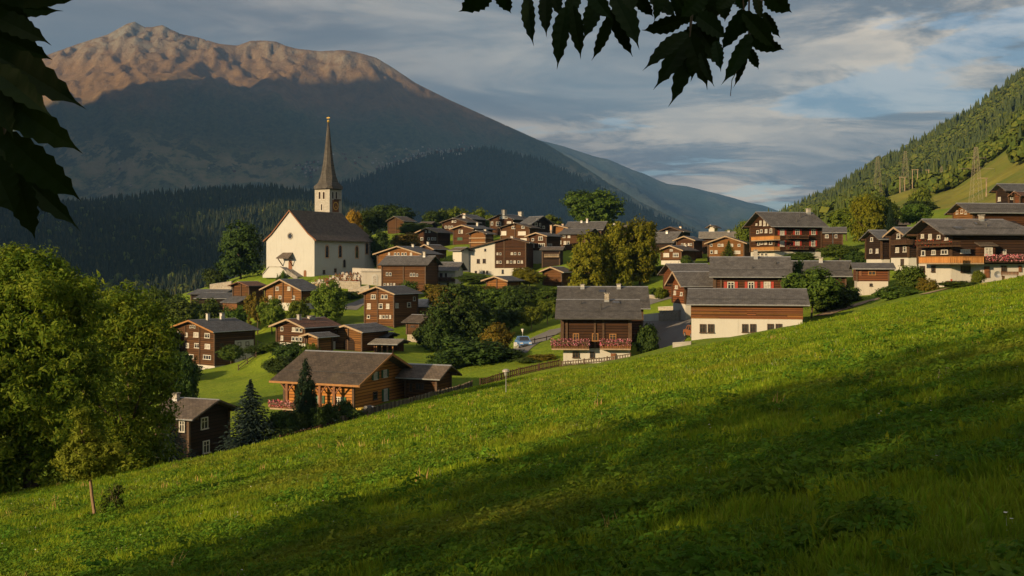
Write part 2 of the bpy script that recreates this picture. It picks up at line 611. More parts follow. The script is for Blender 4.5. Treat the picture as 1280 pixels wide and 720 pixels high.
    leaf_mat('leaf_light', [(0.050, 0.085, 0.010), (0.10, 0.140, 0.016), (0.165, 0.195, 0.024)], 0.35)
    leaf_mat('needle_dark', [(0.0062, 0.0130, 0.0062), (0.0105, 0.0211, 0.0087), (0.0186, 0.0310, 0.0112)], 0.05)
    leaf_mat('needle_blue', [(0.010, 0.019, 0.015), (0.018, 0.031, 0.025), (0.032, 0.047, 0.037)], 0.05)
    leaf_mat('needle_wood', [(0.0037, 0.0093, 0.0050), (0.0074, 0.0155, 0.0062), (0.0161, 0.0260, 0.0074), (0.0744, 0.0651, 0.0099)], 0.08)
    leaf_mat('needle_hill', [(0.024, 0.042, 0.014), (0.036, 0.058, 0.017), (0.052, 0.075, 0.019), (0.075, 0.090, 0.021)], 0.12)
    leaf_mat('broadleaf_wood', [(0.040, 0.068, 0.014), (0.072, 0.105, 0.018), (0.110, 0.135, 0.022), (0.15, 0.145, 0.024)], 0.3)
    leaf_mat('leaf_walnut', [(0.010, 0.020, 0.007), (0.015, 0.028, 0.008), (0.022, 0.038, 0.010)], 0.05, 0.5)
    leaf_mat('grass_blade', [(0.066, 0.130, 0.008), (0.130, 0.215, 0.012), (0.205, 0.280, 0.018), (0.34, 0.33, 0.07)], 0.5, field=True)
    leaf_mat('herb_leaf', [(0.056, 0.130, 0.014), (0.105, 0.200, 0.020), (0.165, 0.260, 0.026)], 0.45, field=True)
    leaf_mat('leaf_shade', [(0.011, 0.024, 0.007), (0.020, 0.040, 0.009), (0.038, 0.062, 0.012)], 0.15)
    leaf_mat('petal_pink', [(0.2400, 0.0240, 0.0480), (0.4400, 0.0800, 0.1360), (0.4960, 0.2400, 0.2720), (0.0480, 0.0880, 0.0240)], 0.2)
    leaf_mat('petal_red', [(0.3040, 0.0160, 0.0120), (0.4000, 0.0400, 0.0240), (0.0400, 0.0720, 0.0160)], 0.2)
    leaf_mat('petal_white', [(0.4960, 0.4800, 0.4320), (0.6000, 0.5760, 0.4960), (0.5600, 0.4800, 0.2000)], 0.2)
    leaf_mat('petal_mixed', [(0.4400, 0.2800, 0.0400), (0.4800, 0.1600, 0.0640), (0.5200, 0.4800, 0.4000), (0.0480, 0.0800, 0.0240), (0.2800, 0.0480, 0.0480)], 0.2)
    leaf_mat('straw', [(0.30, 0.16, 0.06), (0.42, 0.26, 0.11), (0.5, 0.36, 0.19)], 0.2)

    # the meadow ground under the blades, and the grass of the village
    m, n = new_mat('meadow_ground')
    co = wpos(n)
    a = n.noise(co, 0.08, 5, 0.65); b = n.noise(co, 0.7, 7, 0.72); c_ = n.noise(co, 3.0, 5, 0.75)
    f = n.math('ADD', n.math('MULTIPLY', a, 0.5), n.math('MULTIPLY', b, 0.5))
    c = n.mix(n.smooth(f, 0.3, 0.7), (0.090, 0.155, 0.011), (0.185, 0.240, 0.018))
    c = n.mix(n.math('MULTIPLY', n.smooth(b, 0.55, 0.8), 0.5), c, (0.16, 0.14, 0.04))
    c = n.mul(c, n.mix(c_, (0.55, 0.55, 0.55), (1.35, 1.35, 1.3)))
    finish(n, c, 0.95, n.math('ADD', b, n.math('MULTIPLY', c_, 0.6)), 0.25, 0.9, 0.1)

    # hillside pasture
    m, n = new_mat('pasture')
    co = wpos(n)
    a = n.noise(co, 0.012, 5, 0.6); b = n.noise(co, 0.15, 5, 0.65)
    c = n.mix(n.smooth(a, 0.35, 0.65), (0.075, 0.120, 0.016), (0.165, 0.160, 0.030))
    c = n.mul(c, n.mix(b, (0.55, 0.55, 0.5), (1.3, 1.3, 1.25)))
    finish(n, c, 0.95, b, 1.0, 0.8, 0.1)

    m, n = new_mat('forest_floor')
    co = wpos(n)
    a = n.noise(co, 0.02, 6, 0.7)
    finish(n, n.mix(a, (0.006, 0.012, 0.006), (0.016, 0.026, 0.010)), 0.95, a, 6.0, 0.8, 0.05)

    # the mountain: fields, woods, alpine grass and rock by height and steepness
    m, n = new_mat('mountain_ground')
    co = wpos(n)
    sp = n.node('ShaderNodeSeparateXYZ'); n.link(co, sp.inputs[0])
    z = sp.outputs[2]
    nz = n.node('ShaderNodeSeparateXYZ'); n.link(n.node('ShaderNodeNewGeometry').outputs['Normal'], nz.inputs[0])
    a = n.noise(co, 0.0011, 6, 0.62); b = n.noise(co, 0.0085, 7, 0.72); c_ = n.noise(co, 0.035, 5, 0.7)
    zz = n.math('ADD', z, n.math('MULTIPLY', n.math('SUBTRACT', a, 0.5), 700.0))
    zz = n.math('ADD', zz, n.math('MULTIPLY', n.math('SUBTRACT', b, 0.5), 330.0))
    field = n.mix(n.smooth(b, 0.4, 0.62), (0.10, 0.130, 0.058), (0.21, 0.19, 0.105))
    wood_c = n.mix(n.smooth(c_, 0.3, 0.7), (0.030, 0.046, 0.026), (0.085, 0.098, 0.045))
    fm = n.smooth(n.math('ADD', n.math('MULTIPLY', a, 0.4), n.math('MULTIPLY', b, 0.6)), 0.47, 0.51)
    low = n.mix(fm, wood_c, field)
    up = n.mix(n.smooth(zz, 600, 820), low, wood_c)
    alp = n.mix(n.smooth(b, 0.3, 0.7), (0.100, 0.062, 0.028), (0.170, 0.110, 0.050))
    alp = n.mul(alp, n.mix(c_, (0.7, 0.7, 0.7), (1.25, 1.25, 1.25)))
    up = n.mix(n.smooth(zz, 800, 1120), up, alp)
    rock = n.mix(c_, (0.085, 0.082, 0.066), (0.22, 0.21, 0.17))
    steep = n.math('SUBTRACT', 1.0, n.smooth(nz.outputs[2], 0.72, 0.90))
    rk = n.math('MULTIPLY', n.smooth(n.math('ADD', zz, n.math('MULTIPLY', steep, 250)), 1520, 1950), n.smooth(n.math('ADD', c_, n.math('MULTIPLY', b, 0.6)), 0.55, 0.95))
    c = n.mix(rk, up, rock)
    finish(n, c, 0.95, n.math('ADD', n.math('MULTIPLY', b, 1.0), n.math('MULTIPLY', c_, 0.25)), 60.0, 0.55, 0.05)

    m, n = new_mat('far_ground')
    co = wpos(n)
    a = n.noise(co, 0.0012, 6, 0.65)
    finish(n, n.mix(n.smooth(a, 0.4, 0.6), (0.016, 0.028, 0.020), (0.048, 0.054, 0.034)), 0.95, a, 200.0, 0.5, 0.05)


make_materials()

# ------------------------------------------------------------------ where the houses stand
# corner c = (column, row) of the foot of the nearest corner, d = metres ahead, th = turn of the gable,
# ge / se = column where the gable / the long wall ends, ev = row of the eaves, pk = row of the ridge.
HOUSES = []


def H(label, c, d, th, ev, pk, ge=None, se=None, W=None, L=None, **kw):
    h = dict(label=label, c=c, d=d, th=R(th), ev=ev, pk=pk, **kw)
    C = P(c[0], c[1], d)
    t = h['th']
    gd = np.array([math.cos(t), math.sin(t)]) * (1 if th > 0 else -1)
    sd = np.array([-math.sin(t), math.cos(t)])

    def reach(px, u):
        X = (px - 640.0) / F
        return (X * C[1] - C[0]) / (u[0] - X * u[1])
    h['W'] = W if W else reach(ge, gd)
    h['L'] = L if L else reach(se, sd)
    h['C'] = C; h['gd'] = gd; h['sd'] = sd
    h['oe'] = kw.get('oe', 0.8)
    og = h['og'] = kw.get('og', 0.9)
    zev = (HOR - ev) / F * d
    po = kw.get('po', 0.5)
    dm = C[1] + gd[1] * h['W'] * po
    zpk = (HOR - pk) / F * dm
    zpk -= 0.15
    run = h['W'] * po + h['oe']
    h['tan'] = max(0.18, (zpk - zev) / run)
    h['Hr'] = zpk - C[2]
    h['He'] = h['Hr'] - h['W'] * po * h['tan']
    # origin: middle of the gable at ground height
    o2 = C[:2] + gd * h['W'] / 2
    h['O'] = np.array([o2[0], o2[1], C[2]])
    h['sx'] = 1 if th <= 0 else -1       # side of the visible long wall in local x
    HOUSES.append(h)
    return h


def house_table():
    # left slope
    H('tall log house with three rows of windows, alone on the left pasture', (268.3, 471), 185, -38, 415.5, 400, 215, 317.7,
      wall='wood_mid', roof='slate_blue', base=457.5, basemat='plaster_white', post=(0.33, 0.66), verge='trim_orange', side_patch=(0.5, 1.0, 425, 452),
      gw=[(222.5, 417.5, 6.5, 7, 2), (233.5, 418.5, 3.5, 6, 1), (245.5, 418.5, 7, 7, 2), (259.5, 419.5, 7.5, 7, 2), (238.5, 408.2, 2, 4, 1), (241.3, 408, 2, 4, 1), (244, 408.5, 2, 4, 1),
          (222, 431, 7, 7, 2), (234.7, 431.8, 4.5, 7, 1), (246.5, 432, 7, 7, 2), (259.8, 433, 7.5, 7, 2),
          (222.5, 445, 8, 6.5, 2), (238.5, 445.5, 9, 6.5, 3), (259.3, 446.5, 11, 6.5, 3), (250, 461.5, 4.5, 5, 1), (258, 462, 3, 5, 1)],
      sw=[(277, 431.5, 6, 6, 2, 'dark'), (299, 430, 5, 6, 1, 'dark'), (309, 429.5, 5, 6, 1, 'dark'), (305, 446.5, 4, 6, 1, 'dark')], chim=[(260, 3.6, 'plaster_white', 391.5), (277.8, 4.6, 'plaster_white', 391)])
    H('long low dark barn with a grey roof left of the church hill', (287.5, 386), 233, 78, 373.8, 366.3, None, 247, W=8, wall='wood_black', roof='slate_blue', pipe=1)
    H('low dark shed whose roof shows just above the long low barn', (276, 380), 246, 78, 368.5, 361.8, None, 239, W=8, wall='wood_black', roof='slate_blue')
    H('weathered brown barn with a rusty roof and a grey lean-to below the church', (311.5, 386), 222, -36, 358.3, 352, 291.7, 329, wall='wood_mid', roof='slate_rust', post=(0.5,), leanto=(0.0, 1.0, 2.4, 3.2))
    H('light brown log house with a white plinth just below the church front', (377, 386), 212, -36, 363.8, 349, 331.7, 398, wall='wood_warm', roof='slate_blue', base=379, basemat='plaster_white', post=(0.25, 0.5, 0.76), verge='trim_pale',
      gw=[(347, 360.8, 4.2, 5.5, 2), (361.5, 360.8, 4.2, 5.5, 2), (338, 371.8, 4.2, 5.5, 2), (350.5, 371.6, 4.2, 5, 2), (367.2, 372, 4.2, 5.5, 2)])
    H('dark red-brown house with a rusty roof behind small gabled hut', (381.5, 437), 165, -36, 410.5, 398.5, 346, 420, wall='wood_dark', roof='slate_rust', base=429.5, basemat='plaster_white', verge='trim_pale',
      gw=[(353, 411, 3.5, 6, 1), (367.5, 412, 4.2, 6, 1), (372, 412.2, 4.2, 6, 1), (376.5, 412.5, 4.2, 6, 1), (353, 422.5, 3.5, 6.5, 1), (367, 423.5, 4.2, 6, 1), (371.6, 423.7, 4.2, 6, 1), (376.3, 424, 4.2, 6, 1)], chim=[(374, 3.2, 'concrete', 393), (389, 7, 'plaster_grey', 396.5)])
    H('little gabled wooden hut with grey roof above the orange chalet ridge', (398, 440), 156, -36, 422.3, 416.3, 384, 415, wall='wood_warm', roof='slate_grey', verge='trim_pale')
    H('brown barn with a dark arched doorway beside open lean-to', (452.5, 441), 168, -33, 415.8, 406, 418.5, 484, wall='wood_warm', roof='slate_blue', verge='trim_pale', post=(0.5,), arch=(436.5, 431, 18, 19))
    H('small open-sided shed with wooden posts right of arched barn', (492, 441), 166, 76, 428.5, 424, None, 467, W=4.5, wall='plank_mid', roof='slate_pale', open=True)
    H('low lean-to with a dark roof behind the open-sided shed', (480, 434), 172, 76, 420.5, 415.5, None, 461, W=4, wall='wood_mid', roof='slate_blue')
    H('tall narrow log house with red-framed windows left of the bushes', (492.5, 406), 198, -33, 368.3, 358, 456, 521.7, wall='wood_mid', roof='slate_blue', verge='trim_pale', post=(0.45,),
      gw=[(467, 371, 6.5, 6.5, 2), (478.5, 371, 4, 6, 1), (483, 371, 4, 6, 1), (461.5, 382.8, 5, 8, 1), (476.3, 382.6, 5.5, 7.5, 1), (485, 382.8, 4.5, 7, 1), (461, 396, 4, 5, 1), (476, 396, 3, 5, 1), (480, 396, 3, 5, 1), (484, 396, 3, 5, 1), (488, 396, 2.6, 5, 1)],
      sw=[(495.8, 382, 4.2, 7, 1), (511, 381, 5, 7, 1), (517.5, 373.5, 3, 6, 1)])
    H('small granary on a rough stone base at the edge of the bushes', (523.7, 427), 190, 62, 404, 393.5, 543, 508.5, wall='wood_mid', roof='slate_brown', base=418.5, basemat='stone_wall', verge='trim_dark', sw=[(516, 408, 6, 3, 2, 'dark')])
    H('hut with a pale sheet metal roof behind the stone-based granary', (541, 394), 204, 72, 384.5, 374.3, None, 517, W=7, wall='wood_warm', roof='metal_sheet')
    H('large orange timber chalet with wide grey roof and flowered balcony on the lower slope', (442, 517), 115, 66, 481.5, 441.5, 506, 356, wall='wood_orange', roof='slate_brown', og=1.5, oe=1.35, verge='trim_orange', fascia='trim_orange', porch=True,
      sw=[(424, 500.8, 10, 11, 3, 'white', 'shutter_green'), (400.5, 499, 6, 11, 2, 'white', 'shutter_green')],
      gw=[(468.8, 469.8, 5, 11, 2, 'white', 'shutter_green'), (480.8, 467, 5, 11, 2, 'white', 'shutter_green'), (468.6, 494.5, 6, 12, 1, 'dark'), (481.5, 493.5, 5, 17, 2, 'white', 'shutter_green')],
      balc=[('s', 337, 370, 502.5, 512.5, 1.6, 'plank_mid', 'petal_pink')])
    H('low brown annex with a long roof right of the orange chalet', (545.5, 495), 121, 66, 474.3, 456.3, 563, 507, wall='wood_mid', roof='slate_brown', og=1.0, oe=1.0, gw=[], sw=[(525, 483, 12, 10, 3, 'dark'), (514, 484, 4, 12, 1, 'dark')])
    H('nearly black house with two pale window frames under the big ash tree', (236, 577), 105, 68, 524, 499, 285.7, 196, wall='wood_black', roof='slate_brown', og=1.2, oe=0.9,
      gw=[(255, 529, 10, 17, 2), (257.3, 558.5, 9, 18, 2)], sw=[(228, 532.8, 8, 16, 2)], chim=[(203, 5, 'plaster_grey', 490)])
    # the two chalets in the middle
    H('red-brown chalet with pink balcony flowers and white ground floor', (788.2, 453), 130, 86, 399.3, 374.6, None, 703.4, W=9.5, wall='wood_dark', roof='slate_grey', oe=1.3, og=1.3, base=435.5, basemat='plaster_white', post=(0.06, 0.475, 0.6, 0.98), skylight=[(770, 378.5, .95, .8)], flue=[(751, 387, .9), (726, 380, .5)],
      sw=[(720, 421.5, 9, 11, 2, 'orange'), (744, 421.5, 9, 11, 2, 'orange'), (766, 422, 10, 11, 2, 'orange'), (719.6, 443.5, 9, 9, 2, 'dark'), (740, 443.5, 6, 9, 1, 'dark'), (766.5, 447, 7, 12, 1, 'door')],
      balc=[('s', 689.5, 736.5, 426, 437.5, 1.3, 'plank_mid', 'petal_pink'), ('s', 750, 788.5, 426, 437.5, 1.3, 'plank_mid', 'petal_pink')],
      chim=[(758.4, 5.8, 'stone_wall', 366)])
    H('chalet whose wide grey roof rises behind the pink-flowered chalet', (803, 425), 143.5, 86, 386.5, 358.3, None, 702, W=10, wall='wood_dark', roof='slate_grey', oe=1.0, og=1.0, skylight=[(752.5, 364.5, .9, .8)], chim=[(773.4, 4, 'plaster_white', 354.6), (728, 3.6, 'plaster_white', 355.3)])
    # around the road on the right
    H('long white barn with a brown plank band facing the meadow', (1003.8, 424), 120, 79, 382.6, 361.3, None, 863.6, W=9, wall='plank_brown', roof='slate_grey', base=398.3, basemat='plaster_white', oe=0.7, og=0.7,
      sw=[(878.4, 410.6, 8.6, 12.6, 2, 'dark'), (888.4, 410.6, 8.6, 12.6, 2, 'dark'), (931, 410.3, 8.2, 12, 2, 'dark'), (941, 410.2, 8.2, 12, 2, 'dark'), (962.8, 410, 8.6, 12, 2, 'dark'), (973.2, 410, 8.6, 12, 2, 'dark')], planks=(376, 398.5))
    H('dark house with red shutters directly behind the white barn', (982, 387), 143, 79, 347.3, 321, None, 892.5, W=10, wall='wood_dark', roof='slate_grey', oe=1.0, og=0.9, post=(0.02, 0.1, 0.94),
      sw=[(913.6, 357, 10, 11, 2, 'white', 'shutter_red'), (938.8, 357, 9, 11, 2, 'white', 'shutter_red'), (958.9, 357, 9.5, 11, 2, 'white', 'shutter_red')], flue=[(940.5, 335.5, .35), (970, 330, .5)], chim=[(944.6, 4.6, 'concrete', 312)])
    H('house behind shrubs with a plain long grey roof right of the red-shuttered house', (1057, 362), 166, 75, 346.3, 326, None, 985, W=9, wall='wood_dark', roof='slate_grey', oe=1.0, og=1.0, chim=[(1026, 4.6, 'concrete', 321.8)])
    H('reddish house with white windows at the bend of road, upper of two', (848.5, 372), 171, -80, 345.3, 329.6, None, 890, W=7.5, wall='wood_red', roof='slate_grey', gw=[(842.5, 357, 2.6, 6, 1)])
    H('reddish house with a small balcony at road bend, lower of two', (856.4, 397), 150, -80, 359, 339.4, 840.7, 893, wall='wood_red', roof='slate_grey', base=380, basemat='plaster_white', verge='trim_pale', gw=[(846, 359, 3.4, 5, 1), (852.2, 367.5, 2.6, 5.5, 1), (844, 366, 2.4, 6, 1)])
    # hotel and its neighbours
    H('big brown inn with two flowered balconies and white washing on the gable', (968, 324), 200, -76, 284.2, 264.9, 938, 1026.7, wall='wood_dark', roof='slate_grey', base=314.5, basemat='plaster_white', og=1.3, oe=1.2,
      gw=[(951, 279, 2.5, 7, 1), (956, 279, 2.8, 8, 1), (960.5, 280.5, 2.2, 4, 1), (946, 280.6, 2, 3, 1), (947.5, 290, 3, 5, 1), (952, 289, 3, 5, 1), (958, 288.8, 3, 5.5, 1), (964, 288.5, 3, 6.5, 1), (948.5, 304.5, 3, 5, 1), (952.8, 303.5, 3, 5, 1), (957.6, 303.5, 3, 5, 1), (963.8, 303, 4, 6.5, 1), (942, 318, 4, 4.5, 1), (948, 318, 3.4, 4.5, 1), (953, 318, 3.4, 4.5, 1), (958, 318, 3.4, 4.5, 1)],
      sw=[(977.5, 290.5, 6, 8, 2, 'white', 'shutter_red'), (996.5, 290.3, 6, 8, 2, 'white', 'shutter_red'), (1016.5, 290, 5.5, 8, 2, 'white', 'shutter_red'), (977.5, 304.5, 6, 8, 2, 'white', 'shutter_red'), (996.5, 304.2, 6, 8, 2, 'white', 'shutter_red'), (1016.2, 304.3, 5.5, 8, 2, 'white', 'shutter_red')],
      balc=[('g', 939, 967.5, 295.3, 301, 1.2, 'plank_orange', None), ('g', 939, 967.5, 308.7, 314, 1.2, 'plank_orange', None), ('s', 985.5, 1011, 293.5, 298.5, 1.0, 'plank_dark', 'petal_red'), ('s', 985.5, 1011, 307, 312, 1.0, 'plank_dark', 'petal_red')], flue=[(1000, 272, 1.3), (996, 277, .6)], chim=[(1013, 4.5, 'concrete', 260.5)])
    H('small brown house with two white windows right of the inn', (1053, 315), 224, 74, 291.6, 284, None, 1027, W=7, wall='wood_dark', roof='slate_grey', sw=[(1033.5, 295.3, 5, 5, 2), (1045, 295.3, 3.5, 5, 1)])
    H('dark gabled house, leftmost of the row beside big right-hand chalet', (1102, 332), 172, -82, 300.2, 287.6, 1082.4, 1113, wall='wood_black', roof='slate_blue', base=324, basemat='plaster_white', gw=[(1090, 299.3, 3, 6, 1), (1089, 313.8, 3, 6.5, 1), (1096.8, 313.8, 3, 6.5, 1)])
    H('dark gabled house with white ground floor between two darker chalets', (1135.5, 338), 165, -82, 296, 284, 1113, 1147, wall='wood_black', roof='slate_blue', base=322, basemat='plaster_white', verge='trim_pale', gw=[(1123.5, 295.4, 4.5, 7.5, 1), (1122, 312.5, 4.2, 7.5, 1), (1131.3, 311.5, 4.2, 8.5, 1), (1128, 328, 4, 10, 2, 'dark')], balc=[('g', 1113.5, 1133, 300, 306, 1.0, 'plank_dark', None)])
    H('big dark chalet with an orange plank balcony at the right edge', (1188.7, 356), 135, -84, 294.6, 273.9, 1147.3, 1292, wall='wood_black', roof='slate_grey', base=330, basemat='plaster_white', og=1.6, oe=1.2,
      gw=[(1153.5, 295.3, 3.5, 6, 1), (1163, 296, 4, 8, 1), (1173.8, 296.3, 4, 6, 1), (1183.5, 298.6, 4, 4, 1), (1154.5, 316.5, 5, 8, 1), (1167.5, 315.5, 5, 7, 2), (1181, 315, 9, 7, 2), (1153.5, 336.3, 6, 9, 1, 'dark'), (1167, 336.3, 5, 9, 1, 'dark')],
      sw=[(1206.5, 314.2, 13.5, 6, 4), (1207, 336.5, 13.5, 9.5, 2, 'dark'), (1228.5, 314, 4, 7, 1), (1236, 315, 8, 9, 2), (1255.5, 315, 4.5, 7, 1), (1233.5, 340, 7, 16, 1, 'door'), (1254.5, 336, 7, 9, 2, 'dark'), (1275, 336, 4, 9, 1, 'door')],
      balc=[('g', 1146, 1190, 302, 309, 1.1, 'plank_dark', 'petal_red'), ('gs', 1148.5, 1230, 320.5, 330.2, 1.6, 'plank_orange', None), ('s', 1231, 1290, 320.5, 328, 1.5, 'plank_dark', 'petal_pink')], skylight=[(1198, 285.5, 1.2, .9), (1222, 280, .8, .7)], flue=[(1233, 283, .6)], chim=[(1226.7, 5, 'stone_wall', 268.3)], bay=(1223, 1246, 305, 322), hip=True)
    H('chalet with an orange lit gable behind the big right-hand chalet', (1217, 292), 172, -82, 267, 253.9, 1192, 1300, wall='wood_dark', roof='slate_grey', og=1.2, gw=[(1197, 265.5, 3, 5, 1), (1203, 264.5, 3.4, 6, 1), (1208, 265.5, 3, 5, 1)], cladgable='wood_warm')
    H('dark chalet at the top right edge below the pylon', (1261, 256), 206, -80, 239.8, 229.6, 1246, 1302, wall='wood_black', roof='slate_blue', og=1.2, gw=[(1249.5, 249, 3.5, 6, 1)], sw=[(1267, 247.3, 9, 5.5, 3)])
    H('red wooden hut at the right edge beside the topmost dark chalet', (1275, 258), 198, -60, 246, 239, 1268, 1292, wall='wood_red', roof='slate_rust')
    H('small wooden garage with an orange window on a white base', (1110.8, 369), 150, 76, 335.8, 329, None, 1071, W=6.5, wall='wood_red', roof='slate_grey', base=351.6, basemat='plaster_grey', sw=[(1090, 341.3, 11, 6, 2, 'orange'), (1075.5, 341.5, 3.5, 7, 1, 'door'), (1088.5, 356, 3.5, 4, 1, 'dark')])
    H('far brown roof among trees on right hillside', (1133, 288), 262, 84, 281.5, 273.5, None, 1113, W=7, wall='wood_dark', roof='slate_brown')
    H('white house half hidden by trees on the right hillside', (1098.5, 270), 330, -40, 262.5, 258, 1092.5, 1102, wall='plaster_white', roof='slate_brown', gw=[(1095, 264.5, 1.2, 2, 1, 'dark')])
    # upper village, left part
    H('brown log barn at the left end of the upper village, among trees', (505, 291), 332, -40, 277, 270.4, 485.3, 517, wall='wood_mid', roof='slate_brown', post=(0.5,))
    H('low dark hut right of the brown barn under the trees', (535, 288), 322, 70, 282, 277.3, None, 523, W=6, wall='wood_black', roof='slate_brown')
    H('dark log house with a row of four pale windows left of bell-shaped trees', (546.7, 309), 295, -33, 291.5, 284.7, 523, 562, wall='wood_dark', roof='slate_brown', verge='trim_pale', gw=[(532.5, 289.3, 2.4, 3.5, 1), (537, 289.3, 2.4, 3.5, 1), (527.5, 298.5, 4, 4, 2), (536, 298.5, 3, 4, 1), (540.5, 298.5, 3, 4, 1), (544, 298.6, 2.2, 4, 1)])
    H('narrow gabled log house with twin top windows in the upper left row', (583, 292), 321, -33, 278.3, 272.6, 553.5, 598, wall='wood_dark', roof='slate_brown', gw=[(566, 276.9, 2.4, 2.8, 1), (569.3, 276.9, 2.4, 2.8, 1), (557.5, 283.8, 3, 3.4, 1), (561.5, 283.8, 3, 3.4, 1), (565, 283.8, 3, 3.4, 1)])
    H('dark house with a grey roof and a pale chimney, highest at upper left', (590, 291), 340, -33, 274.8, 267.9, 567, 606, wall='wood_black', roof='slate_blue', chim=[(577, 4, 'sandstone', 268)])
    H('log house with a green door and a long grey roof in upper left row', (591.5, 305), 290, -33, 286.5, 281.3, 567, 615, wall='wood_dark', roof='slate_blue', verge='trim_pale', gw=[(574.5, 289.5, 2.4, 5, 1), (577.6, 289.5, 2.4, 5, 1), (575, 298.5, 8, 5, 1, 'green')], chim=[(597, 2.6, 'plaster_white', 278)])
    H('little three-tiered log granary in front of long grey roof', (606.7, 311), 272, -33, 292.8, 288, 588, 616, wall='wood_warm', roof='slate_brown', bands=(297.5, 303), chim=[(610.3, 3, 'plaster_white', 296)])
    H('low brown house mostly hidden behind the house with twin chimneys', (541.5, 324), 262, -33, 312.3, 305.6, 525, 557, wall='wood_mid', roof='slate_brown', verge='trim_pale', chim=[(531.5, 2.8, 'plaster_white', 302)])
    H('wide gabled house with a white-edged roof behind the brown log barn', (526, 343), 251, -28, 318.3, 307.7, 472, 549, wall='wood_warm', roof='slate_blue', verge='trim_pale', gw=[(486.5, 317.3, 2.6, 3.6, 1), (494.2, 317.5, 3, 4, 1), (498.2, 317.5, 3, 4, 1), (503.3, 317.5, 3, 4, 1), (507.2, 317.5, 3, 4, 1), (514, 317.6, 3, 4, 1)], chim=[(516.5, 2.8, 'plaster_white', 305)])
    H('brown log house with a long eave and two groups of windows beside the churchyard', (531.7, 364), 228, 75, 332, 319.8, None, 477.5, W=8, wall='wood_mid', roof='slate_grey', post=(0.5,), sw=[(484, 342.5, 3, 5, 1), (488, 342.6, 3.2, 5, 1), (514, 343.4, 3, 5, 1), (517.6, 343.4, 3.2, 5, 1), (521.5, 343.8, 2.6, 4, 1), (481, 355.3, 2.6, 3, 1), (485, 355.3, 2.6, 3, 1), (489, 355.3, 2.6, 3, 1), (493, 355.3, 2.6, 3, 1)], chim=[(530.5, 3, 'plaster_grey', 314.5)])
    H('white house with a red flowered balcony right of the long-eaved log house', (569, 363), 238, 78, 338.6, 327.6, 578.7, 535, wall='plaster_white', roof='slate_grey', sw=[(545.5, 344, 3, 5, 1, 'dark'), (551.5, 344, 4, 6, 1, 'dark'), (557.5, 344, 3, 6, 1, 'dark'), (565, 344, 3, 4, 1), (542, 355.5, 3, 4, 1, 'dark'), (549, 355.5, 3, 4, 1, 'dark'), (560, 355.5, 3, 4, 1, 'dark')], balc=[('s', 537, 567.5, 346.5, 352, 1.1, 'plank_dark', 'petal_red')])
    H('large half white, half timber house with a lopsided roof in the village centre', (658, 345), 255, -12, 304.2, 296.9, 583, 666, po=0.284, wall='plaster_white', roof='slate_brown', verge='trim_dark', og=0.8, clad=(618.5, 335), gw=[(597.8, 326.5, 4.2, 6.3, 2, 'dark'), (605.2, 326.3, 4.2, 6.3, 2, 'dark'), (594.7, 340.2, 3, 4, 1, 'dark'), (605, 340, 2.4, 4, 1, 'dark'), (608.8, 340, 2.4, 4, 1, 'dark'), (606.5, 312.5, 2.4, 3.6, 1, 'dark'),
          (622, 317.2, 2.4, 3.4, 1), (625.8, 317.2, 2.4, 3.4, 1), (640, 317, 3, 3.6, 1), (644, 317, 3, 3.6, 1), (649.3, 317, 3, 3.6, 1), (622, 327.6, 3, 4, 1), (626, 327.6, 3, 4, 1), (634.5, 327.4, 3, 4, 1), (639, 327.4, 3, 4, 1), (643.5, 327.4, 3, 4, 1), (648.4, 327.4, 3, 4, 1), (652.5, 327.4, 3, 4, 1), (628.3, 339.6, 2.8, 6, 1, 'dark'), (648, 340, 4, 5, 1, 'dark')], chim=[(597, 2.8, 'plaster_white', 303), (610, 3, 'plaster_white', 296)])
    H('white-walled cottage corner left of the half timber house', (577, 336), 256, 40, 314, 309, 586, 566, wall='plaster_white', roof='slate_brown')
    # upper village, middle
    H('gabled house with a bush on its ridge at the top of the village', (641, 293), 311, -33, 274.7, 267.7, 613, 664, wall='wood_dark', roof='slate_blue', gw=[(615.3, 279.3, 3, 5, 1), (623.3, 279.8, 7, 6, 2), (626.3, 271.8, 3.6, 4, 1), (632.8, 271.8, 3.6, 4, 1), (636.5, 278, 6, 3, 2)], chim=[(628, 5, 'concrete', 262), (651, 5, 'concrete', 264.5)])
    H('almost black house with its gable to the right at the top row', (665, 303), 298, 40, 280.7, 270.2, 689, 651, wall='wood_black', roof='slate_blue', gw=[(670, 280.3, 3.6, 5, 1), (675, 280.8, 2.2, 4.4, 1), (679.5, 284, 3, 4, 1), (670.8, 288.6, 5, 4, 1), (672, 274.5, 2.6, 3, 1)])
    H('log house with a wide five-paned window below the top row', (661.7, 305), 284, -24, 285.3, 278.5, 626, 673, wall='wood_mid', roof='slate_brown', post=(0.5,), gw=[(629.5, 291.5, 8, 6, 3), (652.5, 291.7, 11, 5.5, 5), (642, 284.3, 5, 4, 2), (654, 284, 4.4, 3.6, 2), (654.5, 300, 9, 5, 4)])
    H('small square dark house with big white windows and white foot, centre of village', (683, 321), 262, -36, 296, 290.7, 661.7, 699.5, wall='wood_dark', roof='slate_blue', verge='trim_pale', base=313, basemat='plaster_white', gw=[(666.3, 299.5, 3.2, 4, 1), (676, 298, 6.4, 5.4, 2), (666.5, 306.8, 3.4, 6, 1), (677.2, 306.8, 9, 6, 3)], sw=[(687, 306.8, 6, 5, 2)], chim=[(694, 2.6, 'plaster_white', 288), (704, 2.6, 'sandstone', 282)])
    H('dark balconied shed below the small square dark house', (699.5, 332), 254, 80, 313.2, 308.5, None, 678, W=5, wall='wood_black', roof='slate_brown', balc=[('s', 680, 699, 317, 321.5, 0.9, 'plank_grey', None)])
